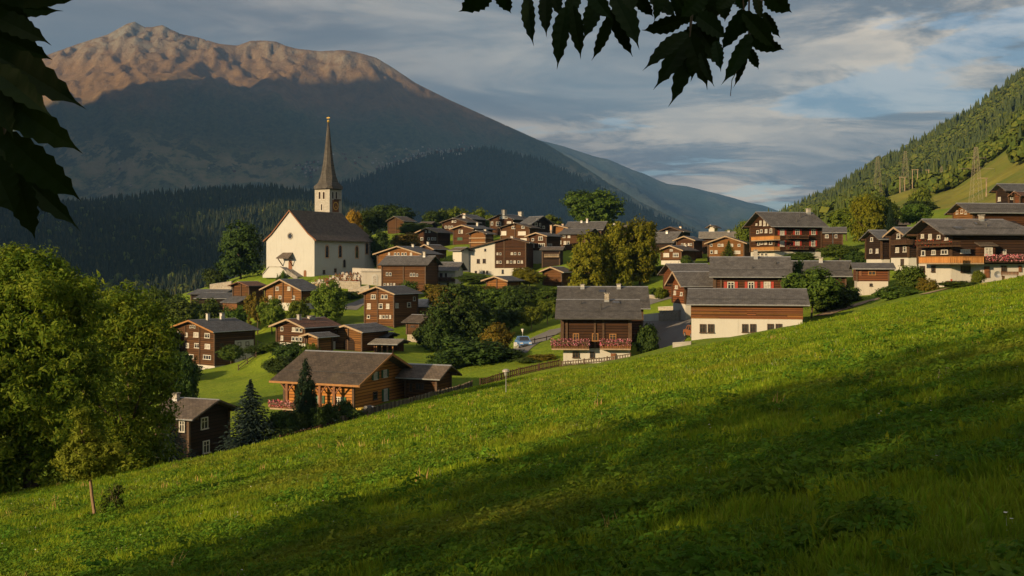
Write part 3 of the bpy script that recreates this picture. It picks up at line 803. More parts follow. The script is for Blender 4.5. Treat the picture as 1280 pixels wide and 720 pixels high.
    H('brown gable peeping out between dark roofs, right of the village centre', (709, 298), 301, -33, 285.7, 281.1, 684, 721, wall='wood_warm', roof='slate_brown', verge='trim_pale', chim=[(703.8, 2.8, 'sandstone', 281)])
    H('house with the longest grey roof left of the round green tree', (751, 303), 298, 72, 287.8, 276.8, None, 707, W=9, wall='wood_dark', roof='slate_grey', chim=[(734, 2.4, 'plaster_white', 273), (727, 2.4, 'plaster_white', 282)])
    H('log house with small white windows left of yellow trees', (731, 312), 274, 72, 293.2, 285.5, 748, 700, wall='wood_mid', roof='slate_grey', sw=[(705.2, 295.7, 3.6, 3.6, 2), (711.3, 295.7, 3.6, 3.6, 2), (706.3, 303.6, 3.6, 5, 1), (710.5, 303.6, 3.6, 5, 1), (700.8, 303, 2, 5, 1)])
    H('pale roofed house behind yellow trees', (784, 303), 302, 76, 288.4, 281.2, None, 753, W=8, wall='wood_dark', roof='slate_pale', chim=[(768, 2.6, 'plaster_white', 279)])
    H('dark gable right behind the yellow trees', (806, 303), 301, 50, 290, 281.6, 818, 797, wall='wood_black', roof='slate_brown', verge='trim_pale')
    H('small brown gable with pale roof edge in front of the half timber house', (634.3, 362), 214, -38, 352, 345.2, 608.5, 650, wall='wood_warm', roof='slate_blue', verge='trim_pale', post=(0.5,))
    H('dark brown barn with a pale roof edge left of yellow trees', (702, 357), 226, -30, 341, 333.5, 679, 714, wall='wood_mid', roof='slate_brown', verge='trim_pale')
    # right of the yellow trees
    H('dark gable on the skyline right of yellow trees', (852, 300), 311, -28, 290.2, 283.4, 825, 862, wall='wood_black', roof='slate_brown', verge='trim_dark', chim=[(858.5, 2.6, 'sandstone', 285)])
    H('black house with a grey roof and its gable to the right near yellow trees', (840, 315), 285, 60, 304.3, 289.8, 855, 814, wall='wood_black', roof='slate_grey', chim=[(834, 2.6, 'plaster_white', 300)])
    H('gabled log house with four white windows behind the small white-cornered house', (867, 322), 271, -33, 301.3, 295.2, 846, 877, wall='wood_dark', roof='slate_blue', verge='trim_pale', gw=[(852.6, 305.6, 2.4, 3.4, 1), (855.8, 305.6, 2.4, 3.4, 1), (861, 305.6, 2.4, 3.4, 1), (864, 305.6, 2.4, 3.4, 1)])
    H('log house with two wide white windows and a white corner right of yellow trees', (851.6, 333), 250, -33, 313.9, 306.7, 826, 869, wall='wood_mid', roof='slate_brown', verge='trim_pale', base=325.5, basemat='plaster_white', gw=[(833, 318.8, 8, 5.6, 3), (845, 318.7, 8, 5.6, 3), (839.3, 312.8, 4, 2.6, 2), (842.5, 327.9, 12, 3.4, 5)], chim=[(869.3, 3, 'concrete', 320)])
    H('house with a pale stone roof behind the brown gabled house', (929, 316), 281, 79, 298.2, 289.5, None, 876, W=9, wall='wood_mid', roof='slate_pale', chim=[(910.8, 2.8, 'plaster_white', 289), (924, 2.6, 'plaster_grey', 286)])
    H('light brown gabled house with two rows of white windows left of the inn', (929.7, 325), 255, -18, 305, 295.2, 885, 941, wall='wood_warm', roof='slate_brown', verge='trim_pale', gw=[(889, 306.5, 3.4, 3.6, 1), (899, 306.5, 4, 3.8, 2), (903, 306.5, 3, 3.8, 1), (914.5, 306.5, 4.4, 3.8, 2), (923.8, 306.5, 4, 3.6, 2), (889.5, 315, 4, 5, 1), (895, 315, 4, 4.6, 1), (921.5, 315.3, 9, 4.4, 4)])
    H('tiny white turret house on the skyline behind the pale stone roof', (893, 293), 303, -35, 285.5, 281.3, 886, 897, wall='plaster_white', roof='slate_brown')


house_table()

# ------------------------------------------------------------------ the near ground
MEADOW = (-1.7, 0.20, -0.083)


def meadow_z(x, y):
    return MEADOW[0] + MEADOW[1] * x + MEADOW[2] * y


EDGE = [(-500, 680), (-200, 640), (0, 615), (40, 612), (180, 592), (250, 577), (340, 553), (400, 537), (500, 508), (560, 491), (640, 473), (745, 464), (860, 442), (1005, 413), (1100, 387), (1280, 347), (1500, 290), (1800, 215)]


def edge_dist(px):
    py = np.interp(px, [e[0] for e in EDGE], [e[1] for e in EDGE])
    X = (px - 640.0) / F; Z = (HOR - py) / F
    return min(98.0, -MEADOW[0] / max(0.012, MEADOW[1] * X + MEADOW[2] - Z))


CHURCH = dict(c=(393, 346), d=250, th=R(-30))


def ground_points():
    pts = []
    for px in range(-420, 1800, 110):
        e = edge_dist(px)
        for t in (0.06, 0.2, 0.35, 0.5, 0.65, 0.8, 0.92, 1.0):
            d = e * t; x, y = XY(px, d)
            pts.append((x, y, meadow_z(x, y)))
    for x in (-60, -30, 0, 30, 60):
        for y in (-40, -20, -5):
            pts.append((x, y, meadow_z(x, y)))
    # the ground falls away just behind the brow
    for px in range(-420, 600, 60):
        e = edge_dist(px); row = np.interp(px, [q[0] for q in EDGE], [q[1] for q in EDGE])
        for k, dr in ((1.15, 2), (1.35, 5), (1.6, 8)):
            if e * k < 92: pts.append(tuple(P(px, row + dr, e * k)))
    # beyond the brow
    for px, py, d in [(-150, 600, 85), (0, 600, 80), (60, 575, 92), (120, 585, 95), (200, 585, 96), (290, 560, 112), (330, 532, 118), (370, 520, 122), (330, 492, 140), (290, 500, 132), (280, 482, 150), (330, 470, 160), (345, 445, 178), (325, 425, 195),
                      (210, 465, 195), (160, 455, 180), (60, 480, 170), (-60, 500, 170), (-200, 520, 180), (200, 405, 225), (230, 395, 250), (150, 405, 250), (60, 420, 260), (-100, 440, 280),
                      (300, 345, 262), (250, 365, 275), (310, 400, 215), (410, 395, 208), (430, 380, 225), (520, 442, 178), (515, 430, 186), (500, 455, 150), (560, 455, 160), (590, 462, 135), (600, 440, 165),
                      (560, 400, 200), (600, 390, 210), (640, 380, 215), (650, 400, 195), (620, 425, 178), (650, 436, 158), (668, 432, 162), (690, 415, 178), (700, 395, 200), (640, 450, 140), (690, 455, 133),
                      (815, 447, 130), (840, 440, 132), (820, 415, 146), (850, 405, 150), (825, 395, 160), (850, 394, 160), (820, 380, 180), (790, 365, 200), (840, 366, 178), (760, 345, 225),
                      (1000, 414, 121), (1040, 400, 125), (1060, 385, 140), (1100, 380, 128), (1150, 368, 128), (1200, 355, 130), (1280, 345, 120), (1330, 340, 130), (1040, 370, 155), (1130, 345, 155),
                      (1200, 280, 172), (1280, 262, 190), (1320, 250, 200), (1150, 300, 190), (1060, 315, 215), (1000, 322, 205),
                      (480, 335, 262), (450, 345, 246), (460, 300, 290), (520, 300, 310), (560, 320, 262), (600, 345, 235), (690, 345, 232), (740, 320, 250), (780, 330, 240), (720, 300, 290), (760, 296, 300),
                      (700, 292, 330), (640, 286, 340), (560, 287, 350), (480, 287, 345), (800, 298, 320), (870, 303, 310), (950, 312, 270), (900, 330, 245), (1000, 310, 270),
                      (400, 330, 275), (345, 345, 262)]:
        p = P(px, py, d); pts.append(tuple(p))
    for px, dz in [(-400, -60), (-100, -55), (200, -42), (420, -34), (600, -10), (760, -6), (900, 0), (1050, 8), (1250, 22), (1500, 40)]:
        x, y = XY(px, 420); pts.append((x, y, dz))
    for h in HOUSES:
        C, gd, sd, W, L = h['C'], h['gd'], h['sd'], h['W'], h['L']
        for a, b in ((0, 0), (W, 0), (0, min(L, 14)), (W, min(L, 14))):
            q = C[:2] + gd * a + sd * b
            pts.append((q[0], q[1], C[2] - 0.05))
    C = P(*CHURCH['c'], CHURCH['d']); t = CHURCH['th']
    gd = np.array([-math.cos(t), -math.sin(t)]); sd = np.array([-math.sin(t), math.cos(t)])
    for a in (-1, 7, 15):
        for b in (-1.5, 10, 20, 28):
            q = C[:2] + gd * a + sd * b
            pts.append((q[0], q[1], C[2]))
    return np.array(pts)


GX0, GX1, GY0, GY1, GS = -250.0, 250.0, -42.0, 426.0, 1.5


def solve_ground():
    pts = ground_points()
    xy, z = pts[:, :2], pts[:, 2]
    n = len(pts)
    D = np.sqrt(((xy[:, None] - xy[None]) ** 2).sum(-1) + 4.0)
    A = np.zeros((n + 3, n + 3))
    A[:n, :n] = -D + np.eye(n) * 1.5
    A[:n, n] = 1; A[:n, n + 1:] = xy; A[n, :n] = 1; A[n + 1:, :n] = xy.T
    w = np.linalg.solve(A, np.concatenate([z, np.zeros(3)]))
    gx = np.arange(GX0, GX1 + .1, GS); gy = np.arange(GY0, GY1 + .1, GS)
    X, Y = np.meshgrid(gx, gy)
    q = np.stack([X.ravel(), Y.ravel()], 1)
    Z = np.empty(len(q))
    for i in range(0, len(q), 20000):
        b = q[i:i + 20000]
        d = np.sqrt(((b[:, None, 0] - xy[None, :, 0]) ** 2 + (b[:, None, 1] - xy[None, :, 1]) ** 2) + 4.0)
        Z[i:i + 20000] = -d @ w[:n] + w[n] + b @ w[n + 1:]
    Z = Z.reshape(X.shape)
    # small bumps and faint terraces in the meadow
    far = np.clip((np.hypot(X, Y) - 6) / 20, 0, 1)
    Z += (fbm(X / 9, Y / 9, 3, 3) - 0.5) * 0.35 * far + (fbm(X / 2.2, Y / 2.2, 8, 2) - 0.5) * 0.10
    return X, Y, Z


TX, TY, TZ = solve_ground()


def ground_z(x, y):
    """Height of the near ground (follows the mesh)."""
    x = np.asarray(x, float); y = np.asarray(y, float)
    fx = np.clip((x - GX0) / GS, 0, TX.shape[1] - 1.001); fy = np.clip((y - GY0) / GS, 0, TX.shape[0] - 1.001)
    i = fx.astype(int); j = fy.astype(int); u = fx - i; v = fy - j
    return (TZ[j, i] * (1 - u) + TZ[j, i + 1] * u) * (1 - v) + (TZ[j + 1, i] * (1 - u) + TZ[j + 1, i + 1] * u) * v


def on_ground(px, py, d, sink=0.0):
    x, y = XY(px, d)
    return np.array([x, y, float(ground_z(x, y)) - sink])


def at_pixel(px, py, dmin=20.0, dmax=420.0):
    """Where the sight line through a pixel meets the near ground."""
    X = (px - 640.0) / F; Z = (HOR - py) / F
    ds = np.arange(dmin, dmax, 0.5)
    g = ground_z(X * ds, ds)
    k = np.nonzero(g >= Z * ds)[0]
    d = ds[k[0]] if len(k) else dmax
    return np.array([X * d, d, float(ground_z(X * d, d))])


def build_near_ground():
    o = link('meadow', grid_mesh('meadow', TX, TY, TZ, MATS['meadow_ground']))
    tag(o, kind='structure')


build_near_ground()

# ------------------------------------------------------------------ far terrain
def fan(px0, px1, npx, ts, fn):
    """A sheet over columns and a depth parameter; fn(px, t) gives depth and height."""
    px = np.linspace(px0, px1, npx); PX, T = np.meshgrid(px, ts)
    D, Z = fn(PX, T)
    return PX, T, (PX - 640.0) / F * D, D, Z


def lift(X, Y, Z, PX, prof):
    """Shift heights column by column so that the skyline follows the profile."""
    want = (HOR - np.interp(PX[0], [p[0] for p in prof], [p[1] for p in prof])) / F
    for _ in range(6):
        A = Z / Y
        kk = np.argmax(A, axis=0)
        add = (want - A.max(0)) * Y[kk, np.arange(Y.shape[1])]
        r = np.clip((Z - Z.min(0)) / (Z.max(0) - Z.min(0)), 0, 1)
        n = max(5, len(add) // 14) | 1
        soft = np.convolve(np.pad(add, n // 2, mode='edge'), np.hanning(n + 2)[1:-1] / np.hanning(n + 2)[1:-1].sum(), 'valid')
        Z = Z + soft * r ** 1.5 + (add - soft) * r ** 14
    return Z


MTN = [(-900, 330), (-600, 260), (-300, 190), (-100, 130), (0, 92), (55, 70), (100, 54), (135, 43), (158, 30), (168, 27), (180, 33.5), (190, 34), (203, 31), (214, 37), (228, 43), (245, 46), (258, 50), (275, 55), (297, 57), (313, 51), (328, 50.5), (345, 52), (358, 57.5), (372, 61), (400, 64), (430, 62.5), (445, 65), (470, 72), (490, 84), (520, 104), (560, 124), (600, 142), (640, 160), (680, 178), (720, 202), (760, 228), (800, 252), (850, 276), (900, 300), (980, 330), (1300, 400)]


def build_mountain():
    ts = np.linspace(0, 1.35, 250)

    def fn(PX, T):
        D = 4300 + 3400 * T
        crest = np.interp(PX, [p[0] for p in MTN], [p[1] for p in MTN])
        zc = (HOR - crest) / F * 7700
        zc = np.convolve(np.pad(zc[0], 12, mode='edge'), np.ones(25) / 25, 'valid')[None, :] * np.ones_like(T)
        s = np.clip(T, 0, 1)
        prof = 0.55 * s + 0.45 * s ** 1.7
        back = np.clip(T - 1, 0, 1)
        z = -260 + (zc + 260) * prof - back * 1300
        x = (PX - 640) / F * D
        spur = ridged(x / 1700 + 0.55 * D / 1700, D / 4200, 5, 6, 0.5)
        fine = ridged(x / 420 + .3, D / 600, 9, 5, 0.55)
        env = np.clip(s * 1.6, 0, 1) * np.clip((1.12 - s) * 3.0, 0.18, 1)
        z += (spur - 0.5) * 600 * env + (fine - 0.5) * 120 * np.clip(s * 1.5, 0, 1) * np.clip(0.25 + s, 0, 1)
        z += (ridged(x / 210, D / 210, 21, 5, .6) - 0.5) * 90 * np.clip((s - 0.72) * 4, 0, 1) * np.interp(PX, [-300, 60, 330, 420], [1, 1, 1, .25])
        return D, z
    PX, T, X, Y, Z = fan(-900, 1300, 720, ts, fn)
    Z = lift(X, Y, Z, PX, MTN)
    o = link('mountain', grid_mesh('mountain', X, Y, Z, MATS['mountain_ground']))
    tag(o, kind='structure')
    return X, Y, Z, PX


MX, MY, MZ, MPX = build_mountain()

FAR = [(300, 330), (500, 200), (600, 172), (660, 172), (690, 179), (705, 183), (720, 188), (745, 196), (760, 199), (790, 212), (805, 217), (822, 225), (835, 230), (860, 233), (880, 238), (900, 243), (915, 247), (935, 253), (955, 257), (985, 268), (1040, 286), (1120, 310), (1300, 345)]


def build_far_range():
    ts = np.linspace(0, 1.3, 60)

    def fn(PX, T):
        D = 9300 + 3800 * T
        crest = np.interp(PX, [p[0] for p in FAR], [p[1] for p in FAR])
        zc = (HOR - crest) / F * 13100
        s = np.clip(T, 0, 1)
        x = (PX - 640) / F * D
        z = -300 + (zc + 300) * s ** 0.9 - np.clip(T - 1, 0, 1) * 2500
        z += (ridged(x / 1500 + D / 1800, D / 2600, 31, 5) - 0.5) * 420 * np.clip(s * 1.5, 0, 1) * np.clip((1.05 - s) * 3, .12, 1)
        return D, z
    PX, T, X, Y, Z = fan(250, 1350, 300, ts, fn)
    Z = lift(X, Y, Z, PX, FAR)
    o = link('far_mountain', grid_mesh('far_mountain', X, Y, Z, MATS['far_ground']))
    tag(o, kind='structure')


build_far_range()

SPUR = [(250, 300), (330, 270), (380, 246), (410, 236), (440, 228), (480, 214), (510, 203), (545, 194), (575, 191), (610, 189), (640, 193), (680, 205), (720, 222), (760, 242), (800, 262), (850, 285), (900, 310), (1000, 345)]
WOODHILL = [(-700, 285), (-300, 275), (-100, 270), (0, 264), (60, 264), (110, 260), (160, 254), (200, 248), (250, 246), (300, 243), (340, 242), (380, 245), (420, 254), (460, 268), (500, 284), (560, 306), (640, 340), (700, 360)]
RIGHT_BACK = [(900, 300), (960, 281), (985, 268), (1010, 256), (1040, 242), (1070, 222), (1090, 210), (1120, 194), (1150, 178), (1180, 160), (1210, 144), (1240, 122), (1280, 92), (1340, 50), (1450, -20), (1600, -80)]
RIGHT_FRONT = [(900, 308), (960, 296), (1000, 283), (1030, 272), (1060, 262), (1090, 252), (1110, 246), (1140, 236), (1160, 232), (1190, 222), (1215, 205), (1240, 186), (1280, 152), (1340, 110), (1450, 40), (1600, -20)]


def ridge_fn(prof, d0, d1, z0, power, bump, scale, seed):
    def fn(PX, T):
        D = d0 + (d1 - d0) * T
        crest = np.interp(PX, [p[0] for p in prof], [p[1] for p in prof])
        zc = (HOR - crest) / F * d1
        s = np.clip(T, 0, 1)
        x = (PX - 640) / F * D
        zz = z0(PX) if callable(z0) else z0
        z = zz + (zc - zz) * s ** power - np.clip(T - 1, 0, 1) * (d1 - d0) * 0.6
        z += (fbm(x / scale, D / scale, seed, 4) - 0.5) * bump * np.clip(s * 2, 0, 1) * np.clip((1.1 - s) * 4, .1, 1)
        return D, z
    return fn


def build_spur():
    X = fan(230, 1000, 200, np.linspace(0, 1.25, 50), ridge_fn(SPUR, 3000, 4250, -260, 0.8, 60, 300, 41))
    o = link('wooded_spur', grid_mesh('wooded_spur', X[2], X[3], lift(X[2], X[3], X[4], X[0], SPUR), MATS['forest_floor']))
    tag(o, kind='structure')
    return X[0], X[1], X[2], X[3], lift(X[2], X[3], X[4], X[0], SPUR)


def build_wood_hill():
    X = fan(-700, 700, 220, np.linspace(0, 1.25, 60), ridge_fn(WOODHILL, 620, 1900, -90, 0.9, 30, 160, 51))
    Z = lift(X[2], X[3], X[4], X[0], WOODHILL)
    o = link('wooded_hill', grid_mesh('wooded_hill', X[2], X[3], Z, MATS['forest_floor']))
    tag(o, kind='structure')
    return X[0], X[1], X[2], X[3], Z


def build_right_hills():
    a = fan(880, 1600, 160, np.linspace(0, 1.25, 50), ridge_fn(RIGHT_BACK, 700, 1500, -20, 0.9, 30, 150, 61))
    Za = lift(a[2], a[3], a[4], a[0], RIGHT_BACK)
    tag(link('hillside_wood', grid_mesh('hillside_wood', a[2], a[3], Za, MATS['forest_floor'])), kind='structure')
    z0 = lambda PX: np.interp(PX, [880, 1000, 1100, 1200, 1280, 1600], [-4, 0, 3, 8, 10, 40])
    b = fan(880, 1600, 200, np.linspace(0, 1.3, 90), ridge_fn(RIGHT_FRONT, 232, 720, z0, 1.0, 14, 60, 71))
    Zb = lift(b[2], b[3], b[4], b[0], RIGHT_FRONT)
    tag(link('hillside_pasture', grid_mesh('hillside_pasture', b[2], b[3], Zb, MATS['pasture'])), kind='structure')
    return (a[0], a[1], a[2], a[3], Za), (b[0], b[1], b[2], b[3], Zb)


SPUR_G = build_spur()
WOOD_G = build_wood_hill()
BACK_G, FRONT_G = build_right_hills()


def build_valley():
    """The valley floor under everything, out to the horizon."""
    n = 60
    x = np.linspace(-16000, 16000, n); y = np.concatenate([np.linspace(-14000, -100, 12), np.linspace(300, 16000, 48)])
    X, Y = np.meshgrid(x, y)
    Z = np.full_like(X, -300.0)
    tag(link('valley_floor', grid_mesh('valley_floor', X, Y, Z, MATS['far_ground'])), kind='structure')


build_valley()

# ridge added out of view, left, to shade the wooded hill and far slopes
def build_shade_ridge():
    t0 = 500.0
    nrm = np.array([-LH[1], LH[0]])
    s = np.linspace(300, 11500, 160); w = np.linspace(-1, 1, 25)
    S, Wd = np.meshgrid(s, w)
    hs = np.interp(S, RANGE_S, RANGE_H)
    hs = hs + (fbm(S / 330, S * 0 + 2.2, 91, 5) - 0.5) * RANGE_ROUGH * np.clip((S - 500) / 1500, 0, 1)
    half = 300 + np.clip(hs, 0, None) * 0.75
    Z = -300 + (hs + 300) * (1 - np.abs(Wd)) ** 1.15
    Z += (ridged(S / 700, Wd * 1.5, 95, 4) - 0.5) * 260 * (1 - np.abs(Wd)) * np.abs(Wd) * 4
    X = -LH[0] * t0 + nrm[0] * S + LH[0] * Wd * half
    Y = -LH[1] * t0 + nrm[1] * S + LH[1] * Wd * half
    tag(link('added_shade_ridge', grid_mesh('added_shade_ridge', X, Y, Z, MATS['far_ground'])), kind='structure')


RANGE_S = [300, 700, 1000, 1350, 1657, 2300, 3000, 4000, 4500, 5100, 5500, 5855, 6098, 6300, 6500, 6839, 7066, 7300, 8000, 9000, 11500]
RANGE_H = [-300, 0, 270, 440, 570, 940, 1500, 2080, 2240, 2350, 2480, 2620, 2560, 2200, 1800, 1480, 1360, 1330, 1420, 1450, 1350]  # crest heights shaped so that the shadow edge falls across the mountain
RANGE_ROUGH = 560
build_shade_ridge()

# ------------------------------------------------------------------ houses
wood('plank_brown', (0.10, 0.038, 0.015), (0.185, 0.072, 0.027), 0.23)
MESH_CACHE = {}


def window_mesh(w, h, nx, frame):
    """A framed window in the xz plane looking along -y: bars, sill and mullions round a recess."""
    key = ('win', round(w, 2), round(h, 2), nx, frame)
    if key in MESH_CACHE: return MESH_CACHE[key]
    mb = MB()
    t = min(0.10, w * 0.13); d0, d1 = -0.10, 0.02
    mb.box(-w / 2, w / 2, d0, d1, h / 2 - t, h / 2)
    mb.box(-w / 2 - 0.05, w / 2 + 0.05, d0 - 0.06, d1, -h / 2 - 0.03, -h / 2 + t * 0.8)
    mb.box(-w / 2, -w / 2 + t, d0, d1, -h / 2 + t * 0.8, h / 2 - t)
    mb.box(w / 2 - t, w / 2, d0, d1, -h / 2 + t * 0.8, h / 2 - t)
    for k in range(1, nx):
        x = -w / 2 + w * k / nx
        mb.box(x - t * 0.4, x + t * 0.4, d0 + 0.02, d1, -h / 2 + t * 0.8, h / 2 - t)
    if h > 0.8 and nx <= 3:
        mb.box(-w / 2 + t, w / 2 - t, d0 + 0.035, d1, h * 0.12, h * 0.12 + t * 0.45)
    m = {'white': 'frame_white', 'dark': 'frame_dark', 'orange': 'trim_orange', 'green': 'frame_dark'}[frame]
    me = mb.mesh('window', MATS[m])
    MESH_CACHE[key] = me
    return me


def pane_mesh(w, h, mat):
    key = ('pane', round(w, 2), round(h, 2), mat)
    if key in MESH_CACHE: return MESH_CACHE[key]
    mb = MB(); mb.box(-w / 2 + .02, w / 2 - .02, -0.045, -0.02, -h / 2 + .02, h / 2 - .02)
    me = mb.mesh('pane', MATS[mat])
    MESH_CACHE[key] = me
    return me


def leafy_clump(rng, boxes, n, size, mat, name):
    """Small petal and leaf faces spread through boxes (x0, x1, y0, y1, z0, z1)."""
    V = []; Fc = []
    vol = [(b[1] - b[0]) for b in boxes]; tot = sum(vol)
    k = 0
    for b, vv in zip(boxes, vol):
        m = max(4, int(n * vv / tot))
        c = np.stack([rng.uniform(b[0], b[1], m), rng.uniform(b[2], b[3], m), rng.uniform(b[4], b[5], m)], 1)
        a = rng.normal(size=(m, 3)); a /= np.linalg.norm(a, axis=1, keepdims=True)
        t = np.cross(a, rng.normal(size=(m, 3))); t /= np.linalg.norm(t, axis=1, keepdims=True)
        s = size * rng.uniform(0.6, 1.3, (m, 1))
        q = np.stack([c - a * s, c + t * s * .8, c + a * s, c - t * s * .8], 1).reshape(-1, 3)
        V.append(q); Fc.append(np.arange(4 * m).reshape(-1, 4) + k); k += 4 * m
    return np_mesh(name, np.concatenate(V), np.concatenate(Fc), MATS[mat])


class Face:
    """One wall of a house: turns photograph pixels into places on that wall."""
    def __init__(self, h, which):
        self.h = h; self.which = which
        t = h['th']; O = h['O']
        ex = np.array([math.cos(t), math.sin(t)]); ey = np.array([-math.sin(t), math.cos(t)])
        self.ex, self.ey = ex, ey
        if which == 'g':
            self.p0 = O[:2]; self.u = ex; self.rz = 0.0
        else:
            self.p0 = O[:2] + ex * h['sx'] * h['W'] / 2; self.u = ey; self.rz = R(90) if h['sx'] > 0 else R(-90)

    def uv(self, px, py):
        X = (px - 640.0) / F
        s = (X * self.p0[1] - self.p0[0]) / (self.u[0] - X * self.u[1])
        q = self.p0 + self.u * s
        return s, (HOR - py) / F * q[1] - self.h['O'][2]

    def place(self, s, z):
        """Local position in the house's own axes and the turn of a thing hung on this wall."""
        if self.which == 'g': return (s, 0.0, z)
        return (self.h['sx'] * self.h['W'] / 2, s, z)


def add_window(root, face, spec, rng):
    px, py, w, hh = spec[:4]; nx = spec[4]; fr = spec[5] if len(spec) > 5 else 'white'
    sh = spec[6] if len(spec) > 6 else None
    s0, z0 = face.uv(px - w / 2, py + hh / 2); s1, z1 = face.uv(px + w / 2, py - hh / 2)
    s, z = face.uv(px, py)
    W = abs(s1 - s0); Hh = abs((hh / F) * (face.p0 + face.u * s)[1])
    W = min(max(W * .88, 0.35), 4.5); Hh = max(Hh * .88, 0.35)
    loc = face.place(s, z)
    if face.h.get('clad') and face.which == 'g' and px > face.h['clad'][0] and py < face.h['clad'][1]:
        loc = (loc[0], -.102, loc[2])
    if fr == 'door':
        mb = MB(); mb.box(-W / 2, W / 2, -0.10, 0.02, -Hh / 2, Hh / 2)
        mb.box(-W / 2 + W * .18, W / 2 - W * .18, -0.125, -0.10, -Hh * .4, -Hh * .05)
        mb.box(-W / 2 + W * .18, W / 2 - W * .18, -0.125, -0.10, Hh * .05, Hh * .4)
        dr = mb.build('door', MATS['door_brown'], root, loc, (0, 0, face.rz))
        hb = MB(); hb.box(W * .32, W * .38, -0.2, -0.125, -Hh * .03, Hh * .03); hb.build('handle', MATS['metal_dark'], dr)
        return
    win = link('window', window_mesh(W, Hh, nx, fr), root, loc, (0, 0, face.rz))
    if fr == 'white':
        pm = 'curtain' if rng.random() < 0.35 else 'glass_dark'
    elif fr == 'green':
        pm = 'shutter_green'
    else:
        pm = 'glass_dark'
    link('pane', pane_mesh(W, Hh, pm), win)
    if sh:
        for sg in (-1, 1):
            mb = MB(); sw = W * 0.42
            x = sg * (W / 2 + sw / 2 + 0.06)
            mb.box(x - sw / 2, x + sw / 2, -0.09, -0.03, -Hh / 2, Hh / 2)
            for q in (-0.3, 0.0, 0.3):
                mb.box(x - sw / 2 + .04, x + sw / 2 - .04, -0.11, -0.09, q * Hh - .03, q * Hh + .03)
            mb.build('shutter', MATS[sh], win)


def add_balcony(root, h, spec, rng):
    which, xa, xb, ya, yb, dep, mat, flowers = spec
    if which == 'gs':
        f1 = Face(h, 'g'); f2 = Face(h, 's')
        add_balcony(root, h, ('g', xa, h['c'][0] - 1, ya, yb, dep, mat, flowers), rng)
        add_balcony(root, h, ('s', h['c'][0] + 0.5, xb, ya, yb, dep, mat, flowers), rng)
        return
    face = Face(h, which)
    # the front of the balcony stands dep metres before the wall
    out = -face.ey if which == 'g' else face.ex * h['sx']
    keep = face.p0
    face.p0 = keep + out * dep
    s0, _ = face.uv(xa, ya); s1, _ = face.uv(xb, ya)
    sm, zt = face.uv((xa + xb) / 2, ya); _, zb = face.uv((xa + xb) / 2, yb)
    face.p0 = keep
    W = abs(s1 - s0); loc = face.place((s0 + s1) / 2, zb); hgt = zt - zb
    mb = MB(); mb.box(-W / 2, W / 2, -dep, 0.02, 0.0, 0.16)
    bal = mb.build('balcony', MATS['trim_pale'] if mat != 'plank_dark' else MATS['trim_dark'], root, loc, (0, 0, face.rz))
    n = max(4, int(W / 0.24)); pw = W / n
    mb = MB()
    for k in range(n):
        x = -W / 2 + pw * (k + .5); q = rng.uniform(-.008, .008)
        mb.box(x - pw * .45, x + pw * .45, -dep - 0.005 + q, -dep + 0.03 + q, 0.17, hgt - 0.09)
    for sg in (-1, 1):
        m = max(3, int(dep / 0.24))
        for k in range(m):
            y = -dep + 0.05 + (dep - 0.07) * (k + .5) / m
            mb.box(sg * W / 2 - 0.02, sg * W / 2 + 0.02, y - .1, y + .1, 0.17, hgt - 0.09)
    rail = mb.build('railing', MATS[mat], bal)
    rail['kind'] = 'stuff'
    mb = MB(); mb.box(-W / 2 - .04, W / 2 + .04, -dep - 0.07, -dep + 0.05, hgt - 0.088, hgt)
    for sg in (-1, 1): mb.box(sg * W / 2 - 0.06, sg * W / 2 + 0.06, -dep + 0.052, 0.0, hgt - 0.088, hgt)
    mb.build('handrail', MATS['trim_orange'] if mat == 'plank_orange' else MATS['trim_dark'], bal)
    if flowers:
        me = leafy_clump(rng, [(-W / 2 - .1, W / 2 + .1, -dep - 0.42, -dep - 0.02, hgt - 0.55, hgt + 0.28)], int((80 if flowers == 'petal_pink' else 14) * W), 0.085 if flowers == 'petal_pink' else .065, flowers, 'flowers')
        o = link('flowers', me, bal); o['kind'] = 'stuff'
        mb = MB(); mb.box(-W / 2 + .05, W / 2 - .05, -dep - 0.30, -dep - 0.075, hgt - 0.3, hgt - 0.12)
        mb.build('flower_box', MATS['trim_dark'], bal)


CATS = {'barn': 'barn', 'shed': 'shed', 'hut': 'hut', 'granary': 'granary', 'chalet': 'chalet', 'inn': 'inn', 'garage': 'garage', 'annex': 'annex', 'lean-to': 'shed', 'cottage': 'house', 'turret': 'house'}
NAMES = {'barn': 'wooden_barn', 'shed': 'wooden_shed', 'hut': 'wooden_hut', 'granary': 'log_granary', 'chalet': 'chalet', 'inn': 'village_inn', 'garage': 'garage', 'annex': 'wooden_annex', 'cottage': 'cottage', 'lean-to': 'wooden_shed'}


